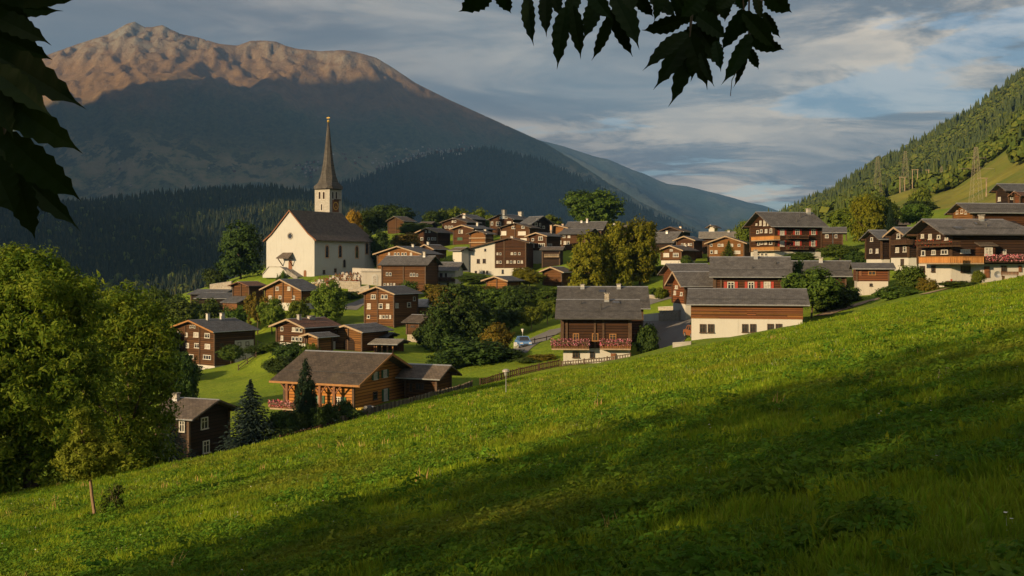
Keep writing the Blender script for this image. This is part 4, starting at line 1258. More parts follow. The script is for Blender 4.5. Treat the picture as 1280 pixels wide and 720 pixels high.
def build_house(i, h):
    rng = np.random.default_rng(100 + i)
    lab = h['label']
    first = next((k for k in ('barn', 'shed', 'granary', 'inn', 'garage', 'annex', 'cottage', 'lean-to', 'hut', 'chalet') if k in lab.split(' behind ')[0].split(' beside ')[0].split(' below ')[0].split(' right of ')[0].split(' left of ')[0].split(' above ')[0].replace(',', ' ').split()), None)
    name = NAMES.get(first, 'log_house' if h['wall'].startswith('wood') else 'stone_house')
    root = empty(name, h['O'], h['th'])
    tag(root, lab, CATS.get(first, 'house'), 'houses and barns of the village')
    W, L, He, Hr, tn = h['W'], h['L'], h['He'], h['Hr'], h['tan']
    og, oe = h['og'], h['oe']
    po = h.get('po', 0.5)
    xr = W / 2 - W * po if h['sx'] > 0 else -W / 2 + W * po      # where the ridge stands across the gable
    near_x = W / 2 * h['sx']
    heL = Hr - (xr + W / 2) * tn; heR = Hr - (W / 2 - xr) * tn
    zb = 0.0
    if h.get('base'):
        zb = max(0.3, (HOR - h['base']) / F * h['d'] - h['O'][2])
    wm = MATS[h['wall']]
    foot = -2.5
    # base of masonry
    if zb > 0:
        mb = MB(); mb.box(-W / 2 + .06, W / 2 - .06, 0.06, L - .06, foot, zb)
        mb.build('ground_floor', MATS[h['basemat']], root)
    z0 = zb if zb > 0 else foot
    mb = MB()
    if h.get('open'):
        # posts along the open side and a back wall
        mb.prism([(-W / 2, z0), (W / 2, z0), (W / 2, heR), (xr, Hr), (-W / 2, heL)], 'y', L - 0.25, L)
        mb.box(-near_x / abs(near_x) * W / 2 - .1, -near_x / abs(near_x) * W / 2 + .1, 0, L - 0.25, z0, He - .05)
        mb.build('wall', wm, root)
        for k in range(4):
            y = 0.15 + (L - 0.6) * k / 3
            pb = MB(); pb.box(near_x * .96 - .09, near_x * .96 + .09, y - .09, y + .09, foot, He)
            pb.build('post', MATS['trim_orange'], root)
    else:
        mb.prism([(-W / 2, z0), (W / 2, z0), (W / 2, heR), (xr, Hr), (-W / 2, heL)], 'y', 0.0, L)
        mb.build('wall', wm, root)
    # timber corner posts and middle posts on the gable, log ends on the long wall
    if h['wall'].startswith('wood'):
        for fx in h.get('post', ()):
            x = -W / 2 + W * fx
            if fx < 0.05 or fx > 0.95: continue
            zt = Hr - abs(x - xr) * tn - 0.15
            if abs(math.degrees(h['th'])) < 65:
                pb = MB(); pb.box(x - .11, x + .11, -0.14, 0.0, z0 + .02, zt)
                pb.build('post', MATS['trim_dark'], root)
        if abs(math.degrees(h['th'])) >= 65:
            for fy in h.get('post', ()):
                y = L * (1 - fy)
                pb = MB(); x = near_x
                pb.box(min(x, x + .14 * h['sx']), max(x, x + .14 * h['sx']), y - .12, y + .12, z0 + .02, He - .05)
                pb.build('post', MATS['trim_dark'], root)
        pb = MB()
        for sx in (-1, 1):
            for y in (0.0, L):
                zt = (heR if sx > 0 else heL)
                pb.box(sx * W / 2 - .13, sx * W / 2 + .13, y - .13, y + .13, z0, zt + .02)
        ends = pb.build('log_ends', MATS['trim_dark'], root); ends['kind'] = 'stuff'
    # roof slabs
    th_ = 0.17
    for sg, he_x in ((-1, -W / 2), (1, W / 2)):
        xe = he_x + sg * oe
        ze = Hr - abs(xe - xr) * tn
        y0, y1 = -og, L + og * 0.7
        hip = 2.6 if h.get('hip') else 0.0
        mb = MB()
        v = [(xr, y0, Hr + .02), (xe, y0, ze + .02), (xe, y1, ze + .02), (xr, y1 - hip, Hr + .02)]
        mb.hexa(v + [(a, b, c + th_) for a, b, c in v])
        rf = mb.build('roof', MATS[h['roof']], root)
        if h.get('verge'):
            vb = MB()
            w_ = 0.07
            a = (xr, y0 - w_ - .004, Hr + th_ + .045); b = (xe, y0 - w_ - .004, ze + th_ + .045)
            vb.prism([(a[0], a[2]), (b[0], b[2]), (b[0], b[2] - .27), (a[0], a[2] - .27)], 'y', y0 - w_, y0 - .004)
            vb.build('verge_board', MATS[h['verge']], root)
        gb = MB()
        if h.get('fascia'):
            gb.box(min(xe, xe + sg * .05) + sg * .004, max(xe, xe + sg * .05) + sg * .004, y0, y1, ze - .02, ze + th_ + .03)
            gb.build('eaves_board', MATS[h['fascia']], root)
        elif sg == h['sx']:
            xg = xe + sg * .075
            gb.tube([(xg, y0, ze + .08), (xg, y1, ze + .08)], .075, 6)
            gb.build('gutter', MATS['metal_dark'] if rng.random() < .6 else MATS['metal_grey'], root)
    if h['d'] < 175 and L > 6:
        # snow guards along the visible eave
        sg = h['sx']; x = (sg * W / 2) * .86 + xr * .14; z = Hr - abs(x - xr) * tn + th_ + .02
        sb = MB(); sb.tube([(x, -og + .25, z + .14), (x, L + og * .7 - (2.9 if h.get('hip') else .25), z + .14)], .025, 5)
        for k in range(max(3, int(L / 1.6))):
            y = -og + .4 + (L + og * 1.7 - 3.4) * k / max(2, int(L / 1.6) - 1)
            sb.box(x - .02, x + .02, y - .02, y + .02, z - .04, z + .16)
        sb.build('snow_guard', MATS['metal_dark'], root)
    rb = MB(); rb.prism([(xr - .22, Hr + th_ - .07), (xr, Hr + th_ + .045), (xr + .22, Hr + th_ - .07), (xr, Hr + th_ - .12)], 'y', -og - .02, L + og * .7 - (2.62 if h.get('hip') else 0) + .02)
    rb.build('ridge_cap', MATS['metal_grey'], root)
    # purlin ends under the gable overhang
    pb = MB()
    for fx in (0.0, 0.5, 1.0):
        x = -W / 2 + W * fx if fx != 0.5 else xr
        z = Hr - abs(x - xr) * tn - 0.03
        pb.box(x - .1, x + .1, -og + .12, -0.001, z - .26, z)
    o = pb.build('purlin_ends', MATS['trim_dark'], root); o['kind'] = 'stuff'
    # windows, doors, balconies
    fg, fs = Face(h, 'g'), Face(h, 's')
    for w in h.get('gw', ()): add_window(root, fg, w, rng)
    for w in h.get('sw', ()): add_window(root, fs, w, rng)
    for b in h.get('balc', ()): add_balcony(root, h, b, rng)
    # chimneys: column in the photograph, width in pixels, material, row of the top
    for (px, wpx, cm, top) in h.get('chim', ()):
        face = Face(h, 's'); keep = face.p0
        off = 0.0
        face.p0 = h['O'][:2] + face.ex * (xr + h['sx'] * (0.6 if W > 6 else .3))
        s, z = face.uv(px, top)
        face.p0 = keep
        s = min(max(s, 0.3), L - .3)
        w_ = max(0.5, wpx / F * h['d']); x = xr + h['sx'] * (0.6 if W > 6 else .3)
        zt = max(z, Hr + 0.5)
        cb = MB(); cb.box(x - w_ / 2, x + w_ / 2, s - w_ / 2, s + w_ / 2, Hr - 1.2, zt - .12)
        ch = cb.build('chimney', MATS[cm], root)
        cb = MB(); cb.box(x - w_ / 2 - .08, x + w_ / 2 + .08, s - w_ / 2 - .08, s + w_ / 2 + .08, zt - .12, zt)
        cb.build('chimney_cap', MATS['stone_dark'], ch)
        cb = MB(); q = w_ / 2 + .02
        cb.box(x - q, x + q, s - q, s + q, Hr - 1.25, Hr + .12)
        cb.build('flashing', MATS['metal_grey'], ch)
    return root, fg, fs


def house_extras(h, root, fg, fs):
    W, L, He, Hr, tn = h['W'], h['L'], h['He'], h['Hr'], h['tan']
    sx = h['sx']
    if h.get('side_patch'):
        a, b, y0, y1 = h['side_patch']
        _, zt = fs.uv((h['c'][0] + h['se']) / 2 if 'se' in h else 305, y0)
        mb = MB(); x = sx * W / 2
        mb.box(min(x, x + sx * .05), max(x, x + sx * .05), L * a, L * b - .14, -2.0, zt)
        mb.build('plastered_wall', MATS['plaster_grey'], root)
    if h.get('leanto'):
        a, b, hh, dep = h['leanto']
        mb = MB()
        v = [(-W / 2 - .3, -dep, hh - 1.2), (W / 2 + .3, -dep, hh - 1.2), (W / 2 + .3, 0, hh), (-W / 2 - .3, 0, hh)]
        mb.hexa(v + [(p[0], p[1], p[2] + .15) for p in v])
        mb.build('lean_to_roof', MATS['slate_blue'], root)
        mb = MB(); mb.box(-W / 2, W / 2 - .5, -dep + .5, -.14, -1.5, hh - 1.05)
        mb.build('lean_to_wall', MATS['plank_mid'], root)
    if h.get('arch'):
        px, py, w, hh = h['arch']
        s, z = fg.uv(px, py); d = h['d'] / F
        a = w * d / 2; b = hh * d
        mb = MB()
        poly = [(-a, -b / 2), (a, -b / 2), (a, b * .1)] + [(a * math.cos(t), b * .1 + b * .4 * math.sin(t)) for t in np.linspace(.3, math.pi - .3, 7)] + [(-a, b * .1)]
        mb.prism(poly, 'y', -.06, 0.0)
        mb.build('barn_door', MATS['wood_black'], root, (s, 0, z))  # dark sheet standing for the shade inside the open doorway
    if h.get('clad'):
        px, py = h['clad']
        s, z = fg.uv(px, py)
        xr = W / 2 - W * h['po']
        zs = Hr - abs(s - xr) * tn
        mb = MB()
        mb.prism([(s, z), (W / 2 + .02, z), (W / 2 + .02, Hr - (W / 2 - xr) * tn - .01), (xr, Hr - .01), (s, zs - .01)], 'y', -.10, -.003)
        mb.build('timber_front', MATS['wood_dark'], root)
        for q in (0.02, 0.3, 0.98):
            x = s + (W / 2 - s) * q
            pb = MB(); pb.box(x - .12, x + .12, -.2, -.101, z, Hr - abs(x - xr) * tn - .12); pb.build('post', MATS['trim_dark'], root)
        mb = MB(); x = sx * W / 2
        mb.box(x + .003, x + .1, 0.02, L, z, He - .02); mb.build('timber_side', MATS['wood_dark'], root)
    if h.get('bands'):
        for row in h['bands']:
            _, z = fg.uv(h['c'][0] - 4, row)
            mb = MB(); mb.box(-W / 2 - .25, W / 2 + .25, -.3, L, z - .1, z + .12); mb.build('ledge', MATS['trim_pale'], root)
    if h.get('cladgable'):
        mb = MB(); mb.prism([(-W / 2 + .15, He * .35), (W / 2 - .15, He * .35), (W / 2 - .15, He - .05), (0, Hr - .2), (-W / 2 + .15, He - .05)], 'y', -.09, -.003)
        mb.build('gable_boards', MATS[h['cladgable']], root)
    if h.get('planks'):
        # the plank band: single wide boards, uneven
        y0, y1 = h['planks']
        _, za = fs.uv(930, y1); zt = He - .05
        n = 8; rng = np.random.default_rng(5); x = sx * W / 2
        base = (zt - za) / n
        for k in range(n):
            cut = [0] + sorted(rng.uniform(.1, .9, 2)) + [1]
            for c in range(3):
                pb = MB(); pr = .03 + rng.uniform(0, .035)
                pb.box(min(x, x + sx * pr) , max(x, x + sx * pr), L * cut[c] + .012, L * cut[c + 1] - .012, za + base * k + .008, za + base * (k + 1) - .008)
                pb.build('plank', MATS['plank_brown'] if rng.random() > .25 else MATS['wood_warm'], root)
    if h.get('porch'):
        # posts carrying the wide eave, with braces
        xo = sx * (W / 2 + 1.0)
        for px in (359, 418, 400):
            fs2 = Face(h, 's'); fs2.p0 = h['O'][:2] + fs2.ex * xo
            s, z = fs2.uv(px, 490)
            zt = Hr - abs(xo) * tn
            mb = MB(); mb.box(xo - .14, xo + .14, s - .14, s + .14, -2, zt - .02)
            mb.bar((xo, s, zt - 1.1), (xo, s - .9, zt - .12), .14); mb.bar((xo, s, zt - 1.1), (xo, s + .9, zt - .12), .14)
            mb.build('post', MATS['door_brown'], root)
    if h.get('bay'):
        xa, xb, ya, yb = h['bay']
        f2 = Face(h, 's'); f2.p0 = f2.p0 + f2.ex * sx * 1.0
        s0, z0 = f2.uv(xa, yb); s1, z1 = f2.uv(xb, ya)
        mb = MB(); x = sx * W / 2; xe = x + sx * 1.0
        mb.box(min(x, xe), max(x, xe), min(s0, s1) + .2, max(s0, s1) - .2, z0 - .3, z1 - .35)
        mb.build('bay', MATS['wood_dark'], root)
        rb = MB(); v = [(x, min(s0, s1), z1 + .15), (xe + sx * .4, min(s0, s1), z1 - .3), (xe + sx * .4, max(s0, s1), z1 - .3), (x, max(s0, s1), z1 + .15)]
        rb.hexa(v + [(a, b, c + .12) for a, b, c in v]); rb.build('bay_roof', MATS['slate_brown'], root)
        s, z = f2.uv(1235.5, 314.5)
        w = link('window', window_mesh(1.0, 1.0, 2, 'white'), root, (xe, s, z), (0, 0, fs.rz)); link('pane', pane_mesh(1.0, 1.0, 'curtain'), w)
    for (px, row, w_, l_) in h.get('skylight', ()):
        # a window lying in the visible roof slope
        f2 = Face(h, 's'); k = .5
        for _ in range(6):
            xo = h['sx'] * W / 2 * k
            f2.p0 = h['O'][:2] + f2.ex * xo
            s, z = f2.uv(px, row)
            k = min(.95, max(.03, (Hr + .2 - z) / tn / (W / 2)))
        xo = h['sx'] * W / 2 * k; z = Hr - abs(xo) * tn + .21
        mb = MB(); dx = l_ / 2; dz = tn * dx * h['sx']
        v = [(xo - dx, s - w_ / 2, z + dz), (xo + dx, s - w_ / 2, z - dz), (xo + dx, s + w_ / 2, z - dz), (xo - dx, s + w_ / 2, z + dz)]
        mb.hexa(v + [(a, b, c + .09) for a, b, c in v]); sk = mb.build('skylight', MATS['metal_dark'], root)
        mb = MB(); q = .82; v2 = [(xo + (a - xo) * q, s + (b - s) * q, c + .093 if False else z + (c - z) * q + .092) for a, b, c in v]
        mb.hexa(v2 + [(a, b, c + .012) for a, b, c in v2]); mb.build('pane', MATS['glass_dark'], sk)
    for (px, row, hh) in h.get('flue', ()):
        f2 = Face(h, 's'); k = .5
        for _ in range(6):
            xo = h['sx'] * W / 2 * k; f2.p0 = h['O'][:2] + f2.ex * xo
            s, z = f2.uv(px, row); k = min(.95, max(.03, (Hr + .2 - z) / tn / (W / 2)))
        xo = h['sx'] * W / 2 * k; z = Hr - abs(xo) * tn
        mb = MB(); mb.tube([(xo, s, z), (xo, s, z + hh)], .09, 8); fl = mb.build('flue', MATS['metal_dark'], root)
        mb = MB(); mb.tube([(xo, s, z + hh + .05), (xo, s, z + hh + .16)], [.17, .03], 8); mb.build('cowl', MATS['metal_dark'], fl)


def build_houses():
    out = []
    for i, h in enumerate(HOUSES):
        root, fg, fs = build_house(i, h)
        house_extras(h, root, fg, fs)
        out.append(root)
    return out


HOUSE_ROOTS = build_houses()

# ------------------------------------------------------------------ the church on its terrace
def arch_poly(w, h, n=9):
    a = w / 2
    return [(-a, -h / 2), (a, -h / 2), (a, h / 2 - a)] + [(a * math.cos(t), h / 2 - a + a * math.sin(t)) for t in np.linspace(0, math.pi, n)[1:-1]] + [(-a, h / 2 - a)]


def arched_window(root, loc, rz, w, h, surround='sandstone', pane='glass_dark', name='arched_window'):
    outer = arch_poly(w + .5, h + .5); inner = arch_poly(w, h)
    mb = MB(); n = len(outer)
    V = [(x, -.06, z) for x, z in outer] + [(x, -.06, z) for x, z in inner] + [(x, .05, z) for x, z in outer] + [(x, .05, z) for x, z in inner]
    Fc = []
    for i in range(n):
        j = (i + 1) % n
        Fc += [(i, j, n + j, n + i), (2 * n + i, 3 * n + i, 3 * n + j, 2 * n + j), (i, 2 * n + i, 2 * n + j, j), (n + i, n + j, 3 * n + j, 3 * n + i)]
    mb.add(V, Fc)
    wnd = mb.build(name, MATS[surround], root, loc, (0, 0, rz))
    pb = MB(); pb.prism(inner, 'y', -.02, .03)
    pb.build('pane', MATS[pane], wnd)
    return wnd


def build_church():
    t = CHURCH['th']; C = P(*CHURCH['c'], CHURCH['d'])
    W, L = 14.5, 18.6
    ex = np.array([math.cos(t), math.sin(t)]); ey = np.array([-math.sin(t), math.cos(t)])
    o2 = C[:2] - ex * W / 2
    O = np.array([o2[0], o2[1], C[2]])
    h = dict(th=t, O=O, W=W, L=L, sx=1, d=250, c=CHURCH['c'])
    fg, fs = Face(h, 'g'), Face(h, 's')
    root = empty('church', O, t)
    tag(root, 'white village church with a pointed grey spire above the churchyard', 'church')
    _, He = fg.uv(393, 301); _, Hr = fg.uv(362, 263.6)
    k = 0.24   # the roof flares at its foot
    mb = MB(); mb.prism([(-W / 2, -3), (W / 2, -3), (W / 2, He), (0, Hr - .15), (-W / 2, He)], 'y', 0, L)
    mb.build('nave_wall', MATS['plaster_church'], root)
    tn = (Hr - He) / (W / 2)
    for sg in (-1, 1):
        mb = MB()
        prof = [(0, Hr), (sg * (W / 2 - 1.6), He + 1.6 * tn - .02), (sg * (W / 2 + .75), He - .05)]
        for a, b in zip(prof[:-1], prof[1:]):
            v = [(a[0], -.3, a[1]), (b[0], -.3, b[1]), (b[0], L + .3, b[1]), (a[0], L + .3, a[1])]
            mb.hexa(v + [(p, q, r + .24) for p, q, r in v])
        mb.build('roof', MATS['slate_brown'], root)
        vb = MB()
        for a, b in zip(prof[:-1], prof[1:]):
            vb.prism([(a[0], a[1] + .27), (b[0], b[1] + .27), (b[0], b[1] - .08), (a[0], a[1] - .08)], 'y', -.37, -.304)
        vb.build('verge_board', MATS['door_brown'], root)
    # round window
    s, z = fg.uv(362.8, 295)
    ring = MB(); n = 20
    V = [(r * math.cos(2 * math.pi * i / n), y, r * math.sin(2 * math.pi * i / n)) for y in (-.08, .03) for r in (.55, .82) for i in range(n)]
    Fc = []
    for i in range(n):
        j = (i + 1) % n
        Fc += [(i, j, n + j, n + i), (2 * n + i, 3 * n + i, 3 * n + j, 2 * n + j), (n + i, n + j, 3 * n + j, 3 * n + i), (i, 2 * n + i, 2 * n + j, j)]
    ring.add(V, Fc)
    rw = ring.build('round_window', MATS['stone_dark'], root, (s, 0, z))
    pb = MB(); pb.prism([(.56 * math.cos(2 * math.pi * i / n), .56 * math.sin(2 * math.pi * i / n)) for i in range(n)], 'y', -.03, .02); pb.build('pane', MATS['glass_dark'], rw)
    # portal, little roof on brackets, stairs
    s, z = fg.uv(363, 331.5)
    mb = MB(); mb.prism(arch_poly(1.1, 2.3), 'y', -.06, .02); d = mb.build('door', MATS['door_brown'], root, (s, 0, z))
    hb = MB(); hb.box(.3, .36, -.13, -.06, -.1, .1); hb.build('handle', MATS['metal_dark'], d)
    s2, z2 = fg.uv(360, 316.5)
    mb = MB(); v = [(s2 - 1.9, -2.0, z2 - 1.25), (s2 + 1.9, -2.0, z2 - 1.25), (s2 + 1.5, 0, z2), (s2 - 1.5, 0, z2)]
    mb.hexa(v + [(a, b, c + .16) for a, b, c in v]); mb.build('porch_roof', MATS['slate_brown'], root)
    for sg in (-1, 1):
        mb = MB(); x = s2 + sg * 1.5
        mb.bar((x, -1.8, z2 - 1.2), (x, 0, z2 - 3.0), .16); mb.bar((x, -1.7, z2 - 1.2), (x, 0, z2 - 1.2), .16)
        mb.build('bracket', MATS['trim_dark'], root)
    pl = [fg.uv(*q) for q in ((336.5, 343.5), (344.4, 333.6), (358.5, 333.8), (366, 339.5), (366, 347), (336.5, 347))]
    mb = MB(); mb.prism(pl, 'y', -2.2, -.01); st = mb.build('stair', MATS['plaster_church'], root)
    mb = MB(); a, b, c, e = pl[0], pl[1], pl[2], pl[3]
    for p, q in ((a, b), (b, c), (c, e)):
        v = [(p[0], -2.4, p[1]), (q[0], -2.4, q[1]), (q[0], -1.9, q[1]), (p[0], -1.9, p[1])]
        mb.hexa([(x, y, zz + .01) for x, y, zz in v] + [(x, y, zz + .16) for x, y, zz in v])
    mb.build('coping', MATS['concrete'], st)
    p, q = fg.uv(366, 336), fg.uv(379.5, 345)
    mb = MB(); v = [(p[0], -2.2, p[1] - .1), (q[0], -2.2, q[1] - .1), (q[0], -.01, q[1] - .1), (p[0], -.01, p[1] - .1)]
    mb.hexa([(x, y, zz - 1.0) for x, y, zz in v] + v); mb.build('side_stair', MATS['stone_dark'], root)
    s, z = fg.uv(381.4, 342)
    mb = MB(); mb.prism(arch_poly(.8, 1.6), 'y', -.05, .02); mb.build('cellar_door', MATS['door_brown'], root, (s, 0, z))
    # long wall
    for px, py, w, hh in ((408.7, 314.3, 1.0, 2.7), (425.2, 314.2, 1.0, 2.7), (446, 315, 1.05, 2.8)):
        s, z = fs.uv(px, py); arched_window(root, (W / 2, s, z), R(90), w, hh)
    s, z = fs.uv(430.4, 329.3); arched_window(root, (W / 2, s, z), R(90), .9, 1.9, 'plaster_grey', 'wood_black', 'side_door')
    for px, py in ((404.8, 340), (419, 338)):
        s, z = fs.uv(px, py); w = link('window', window_mesh(.8, .9, 1, 'dark'), root, (W / 2, s, z), (0, 0, R(90))); link('pane', pane_mesh(.8, .9, 'glass_dark'), w)
    # choir with a three-sided end
    hw = 5.6; y0, y1, y2 = L, L + 6.0, L + 9.6; Hc = He + .25; Hcr = Hr - 2.1
    poly = [(-hw, y0), (hw, y0), (hw, y1), (hw * .45, y2), (-hw * .45, y2), (-hw, y1)]
    mb = MB(); mb.prism(poly, 'z', -3, Hc); mb.build('choir_wall', MATS['plaster_church'], root)
    ov = 1.12
    ring_ = [(hw * ov, y0 + .01), (hw * ov, y1 + .2), (hw * .5, y2 + .5), (-hw * .5, y2 + .5), (-hw * ov, y1 + .2), (-hw * ov, y0 + .01)]
    mb = MB(); V = [(x, y, Hc - .1) for x, y in ring_] + [(0, y0 + .01, Hcr), (0, y1 - .6, Hcr)]
    mb.add(V, [(0, 1, 7, 6), (1, 2, 7), (2, 3, 7), (3, 4, 7), (4, 5, 6, 7), (5, 0, 6), (0, 5, 4, 3, 2, 1)])
    mb.build('choir_roof', MATS['slate_brown'], root)
    h2 = dict(h); fc = Face(h2, 's'); fc.p0 = fc.p0 - fc.ex * (W / 2 - hw)
    s, z = fc.uv(458.5, 310.5); arched_window(root, (hw, min(s, y1 - .8), z), R(90), .9, 2.6)
    # tower
    Ct = P(412, 265, 270); a = 4.7
    loc = np.array([ex @ (Ct[:2] - O[:2]), ey @ (Ct[:2] - O[:2])])
    x1, yt = loc; x0 = x1 - a; cx, cyy = (x0 + x1) / 2, yt + a / 2
    zt = (HOR - 236.5) / F * 270 - O[2]
    tower = MB(); tower.box(x0, x1, yt, yt + a, -3, zt)
    tw = tower.build('tower', MATS['stone_tower'], root)
    ht = dict(th=t, O=np.array([*(Ct[:2] - ex * a / 2), O[2]]), W=a, L=a, sx=1, d=270)
    tg, ts_ = Face(ht, 'g'), Face(ht, 's')
    for px, py, w, hh in ((399.6, 244.2, .62, 1.75), (404.8, 244.2, .62, 1.75), (402, 259, .4, 1.5)):
        s, z = tg.uv(px, py); arched_window(tw, (cx + s, yt, z), 0, w, hh, 'plaster_grey', 'wood_black', 'belfry_opening')
    for px, py, w, hh in ((415.8, 244, .6, 1.7), (420.3, 244, .6, 1.7)):
        s, z = ts_.uv(px, py); arched_window(tw, (x1, yt + s, z), R(90), w, hh, 'plaster_grey', 'wood_black', 'belfry_opening')
    s, z = ts_.uv(419.4, 257.6)
    mb = MB(); mb.box(-1.25, 1.25, -.06, .0, -1.5, 1.5); ck = mb.build('clock', MATS['door_brown'], tw, (x1, yt + s, z), (0, 0, R(90)))
    n = 24; mb = MB()
    for i in range(n):
        a0, a1 = 2 * math.pi * i / n, 2 * math.pi * (i + 1) / n
        V = [(r * math.cos(q), y, r * math.sin(q)) for y in (-.10, -.062) for r in (.85, 1.0) for q in (a0, a1)]
        mb.hexa([V[0], V[1], V[3], V[2], V[4], V[5], V[7], V[6]])
    mb.build('dial_ring', MATS['gold'], ck)
    mb = MB(); mb.bar((0, -.09, 0), (.35, -.09, -.5), .08); mb.build('hand', MATS['gold'], ck)
    mb = MB(); mb.bar((0, -.09, 0), (-.5, -.09, -.6), .06); mb.build('hand', MATS['gold'], ck)
    s, z = ts_.uv(421, 249)
    mb = MB(); mb.box(x1, x1 + .45, yt + s - 1.1, yt + s + 1.1, z - .3, z); mb.build('ledge', MATS['trim_dark'], tw)
    # spire: square foot that turns into a slim eight-sided needle
    rows = [(236.5, 22.2), (233, 18.6), (228, 15.6), (221, 12.4), (212, 10.0), (200, 7.6), (186, 5.4), (172, 3.7), (160, 2.3), (152.5, 1.0)]
    n = 8; rings = []
    for i, (row, half) in enumerate(rows):
        z = (HOR - row) / F * 272.5 - O[2]; r = half / F * 272.5 * (1.0 if row > 230 else .86)
        f = min(1, i / 3.0); pts = []
        for q in range(n):
            an = math.pi / 8 + q * math.pi / 4
            oc = np.array([math.cos(an), math.sin(an)]) * r / math.cos(math.pi / 8) * .90
            sqx = np.array([np.sign(math.cos(an)), np.sign(math.sin(an))]) * r * .70
            pp = oc * f + sqx * (1 - f) if i else sqx * np.array([1, 1])
            pts.append((cx + pp[0], cyy + pp[1], z))
        if i == 0:
            # spread the eight points round the square
            k = .70 * r; pts = [(cx + k * a_, cyy + k * b_, z) for a_, b_ in ((1, .41), (.41, 1), (-.41, 1), (-1, .41), (-1, -.41), (-.41, -1), (.41, -1), (1, -.41))]
            c4 = [(1, 1), (-1, 1), (-1, -1), (1, -1)]
            pts = [(cx + k * a_, cyy + k * b_, z) for a_, b_ in ((1, .6), (.6, 1), (-.6, 1), (-1, .6), (-1, -.6), (-.6, -1), (.6, -1), (1, -.6))]
        rings.append(pts)
    mb = MB(); V = [p_ for r_ in rings for p_ in r_]
    Fc = [(i * n + q, i * n + (q + 1) % n, (i + 1) * n + (q + 1) % n, (i + 1) * n + q) for i in range(len(rows) - 1) for q in range(n)] + [tuple(range(n))[::-1], tuple((len(rows) - 1) * n + q for q in range(n))]
    mb.add(V, Fc)
    sp = mb.build('spire', MATS['shingle_spire'], tw)
    zf = lambda row: (HOR - row) / F * 272.5 - O[2]
    mb = MB(); mb.tube([(cx, cyy, zf(153)), (cx, cyy, zf(145))], .06, 6); mb.build('finial_rod', MATS['gold'], sp)
    mb = MB(); r = .36; zc_ = zf(151.2)
    mb.tube([(cx, cyy, zc_ + r * math.cos(q)) for q in np.linspace(math.pi, 0, 7)], [max(.02, r * math.sin(q)) for q in np.linspace(math.pi, 0, 7)], 10); mb.build('finial_ball', MATS['gold'], sp)
    mb = MB(); mb.box(cx - .5, cx + .5, cyy - .05, cyy + .05, zf(147.2), zf(146.4)); mb.build('finial_cross', MATS['gold'], sp)
    return root, fg, fs, O, ex, ey


CHURCH_ROOT, CH_G, CH_S, CH_O, CH_EX, CH_EY = build_church()

# ------------------------------------------------------------------ trees and bushes
def crown_arrays(rng, lobes, n_clump, per, clump_r, leaf, aspect=1.0, up=0.25, hollow=0.55):
    """Leaf faces in clumps spread near the surface of several lobes (cx, cy, cz, rx, ry, rz)."""
    lobes = np.array(lobes, float)
    vol = lobes[:, 3] * lobes[:, 4] * lobes[:, 5]; pr = vol ** .75; pr /= pr.sum()
    li = rng.choice(len(lobes), n_clump, p=pr)
    d = rng.normal(size=(n_clump, 3)); d /= np.linalg.norm(d, axis=1, keepdims=True)
    rad = hollow + (1 - hollow) * rng.random(n_clump) ** .6
    c = lobes[li, :3] + d * lobes[li, 3:] * rad[:, None]
    out = d
    cr = clump_r * rng.uniform(.6, 1.35, n_clump)
    ii = np.repeat(np.arange(n_clump), per)
    n = len(ii)
    e = rng.normal(size=(n, 3)); e /= np.linalg.norm(e, axis=1, keepdims=True)
    e = e + out[ii] * .35 + np.array([0, 0, up])
    pos = c[ii] + e * (cr[ii] * rng.random(n) ** .5)[:, None] * np.array([1, 1, .8])
    nrm = out[ii] * .6 + e * .7 + rng.normal(size=(n, 3)) * .55 + np.array([0, 0, .25])
    nrm /= np.linalg.norm(nrm, axis=1, keepdims=True)
    a = np.cross(nrm, rng.normal(size=(n, 3))); a /= np.linalg.norm(a, axis=1, keepdims=True) + 1e-9
    b = np.cross(nrm, a)
    s = (leaf * rng.uniform(.6, 1.35, n))[:, None]
    droop = np.array([0, 0, -1]) * s * .25
    q = np.stack([pos - a * s, pos + b * s * .55 * aspect + droop * .2, pos + a * s + droop, pos - b * s * .55 * aspect + droop * .2], 1)
    return q


def leaves_mesh(name, q, mat):
    n = len(q)
    return np_mesh(name, q.reshape(-1, 3), np.arange(4 * n).reshape(-1, 4), MATS[mat])


def trunk_mesh(rng, h, r, limbs, mat='bark', reach=.35):
    mb = MB()
    pts = [(0, 0, -.6), (0, 0, 0), (rng.normal() * .03 * h, rng.normal() * .03 * h, h * .45), (rng.normal() * .05 * h, rng.normal() * .05 * h, h)]
    mb.tube(pts, [r * 1.35, r, r * .7, r * .18], 8)
    for k in range(limbs):
        z = h * rng.uniform(.38, .75); a = 2 * math.pi * (k + rng.random() * .6) / limbs
        L = h * reach * rng.uniform(.7, 1.2)
        mb.tube([(0, 0, z), (math.cos(a) * L * .5, math.sin(a) * L * .5, z + L * .35), (math.cos(a) * L, math.sin(a) * L, z + L * .85)], [r * .42, r * .28, r * .08], 6)
    return mb.mesh('trunk', MATS[mat])


TREE_GEO = {}


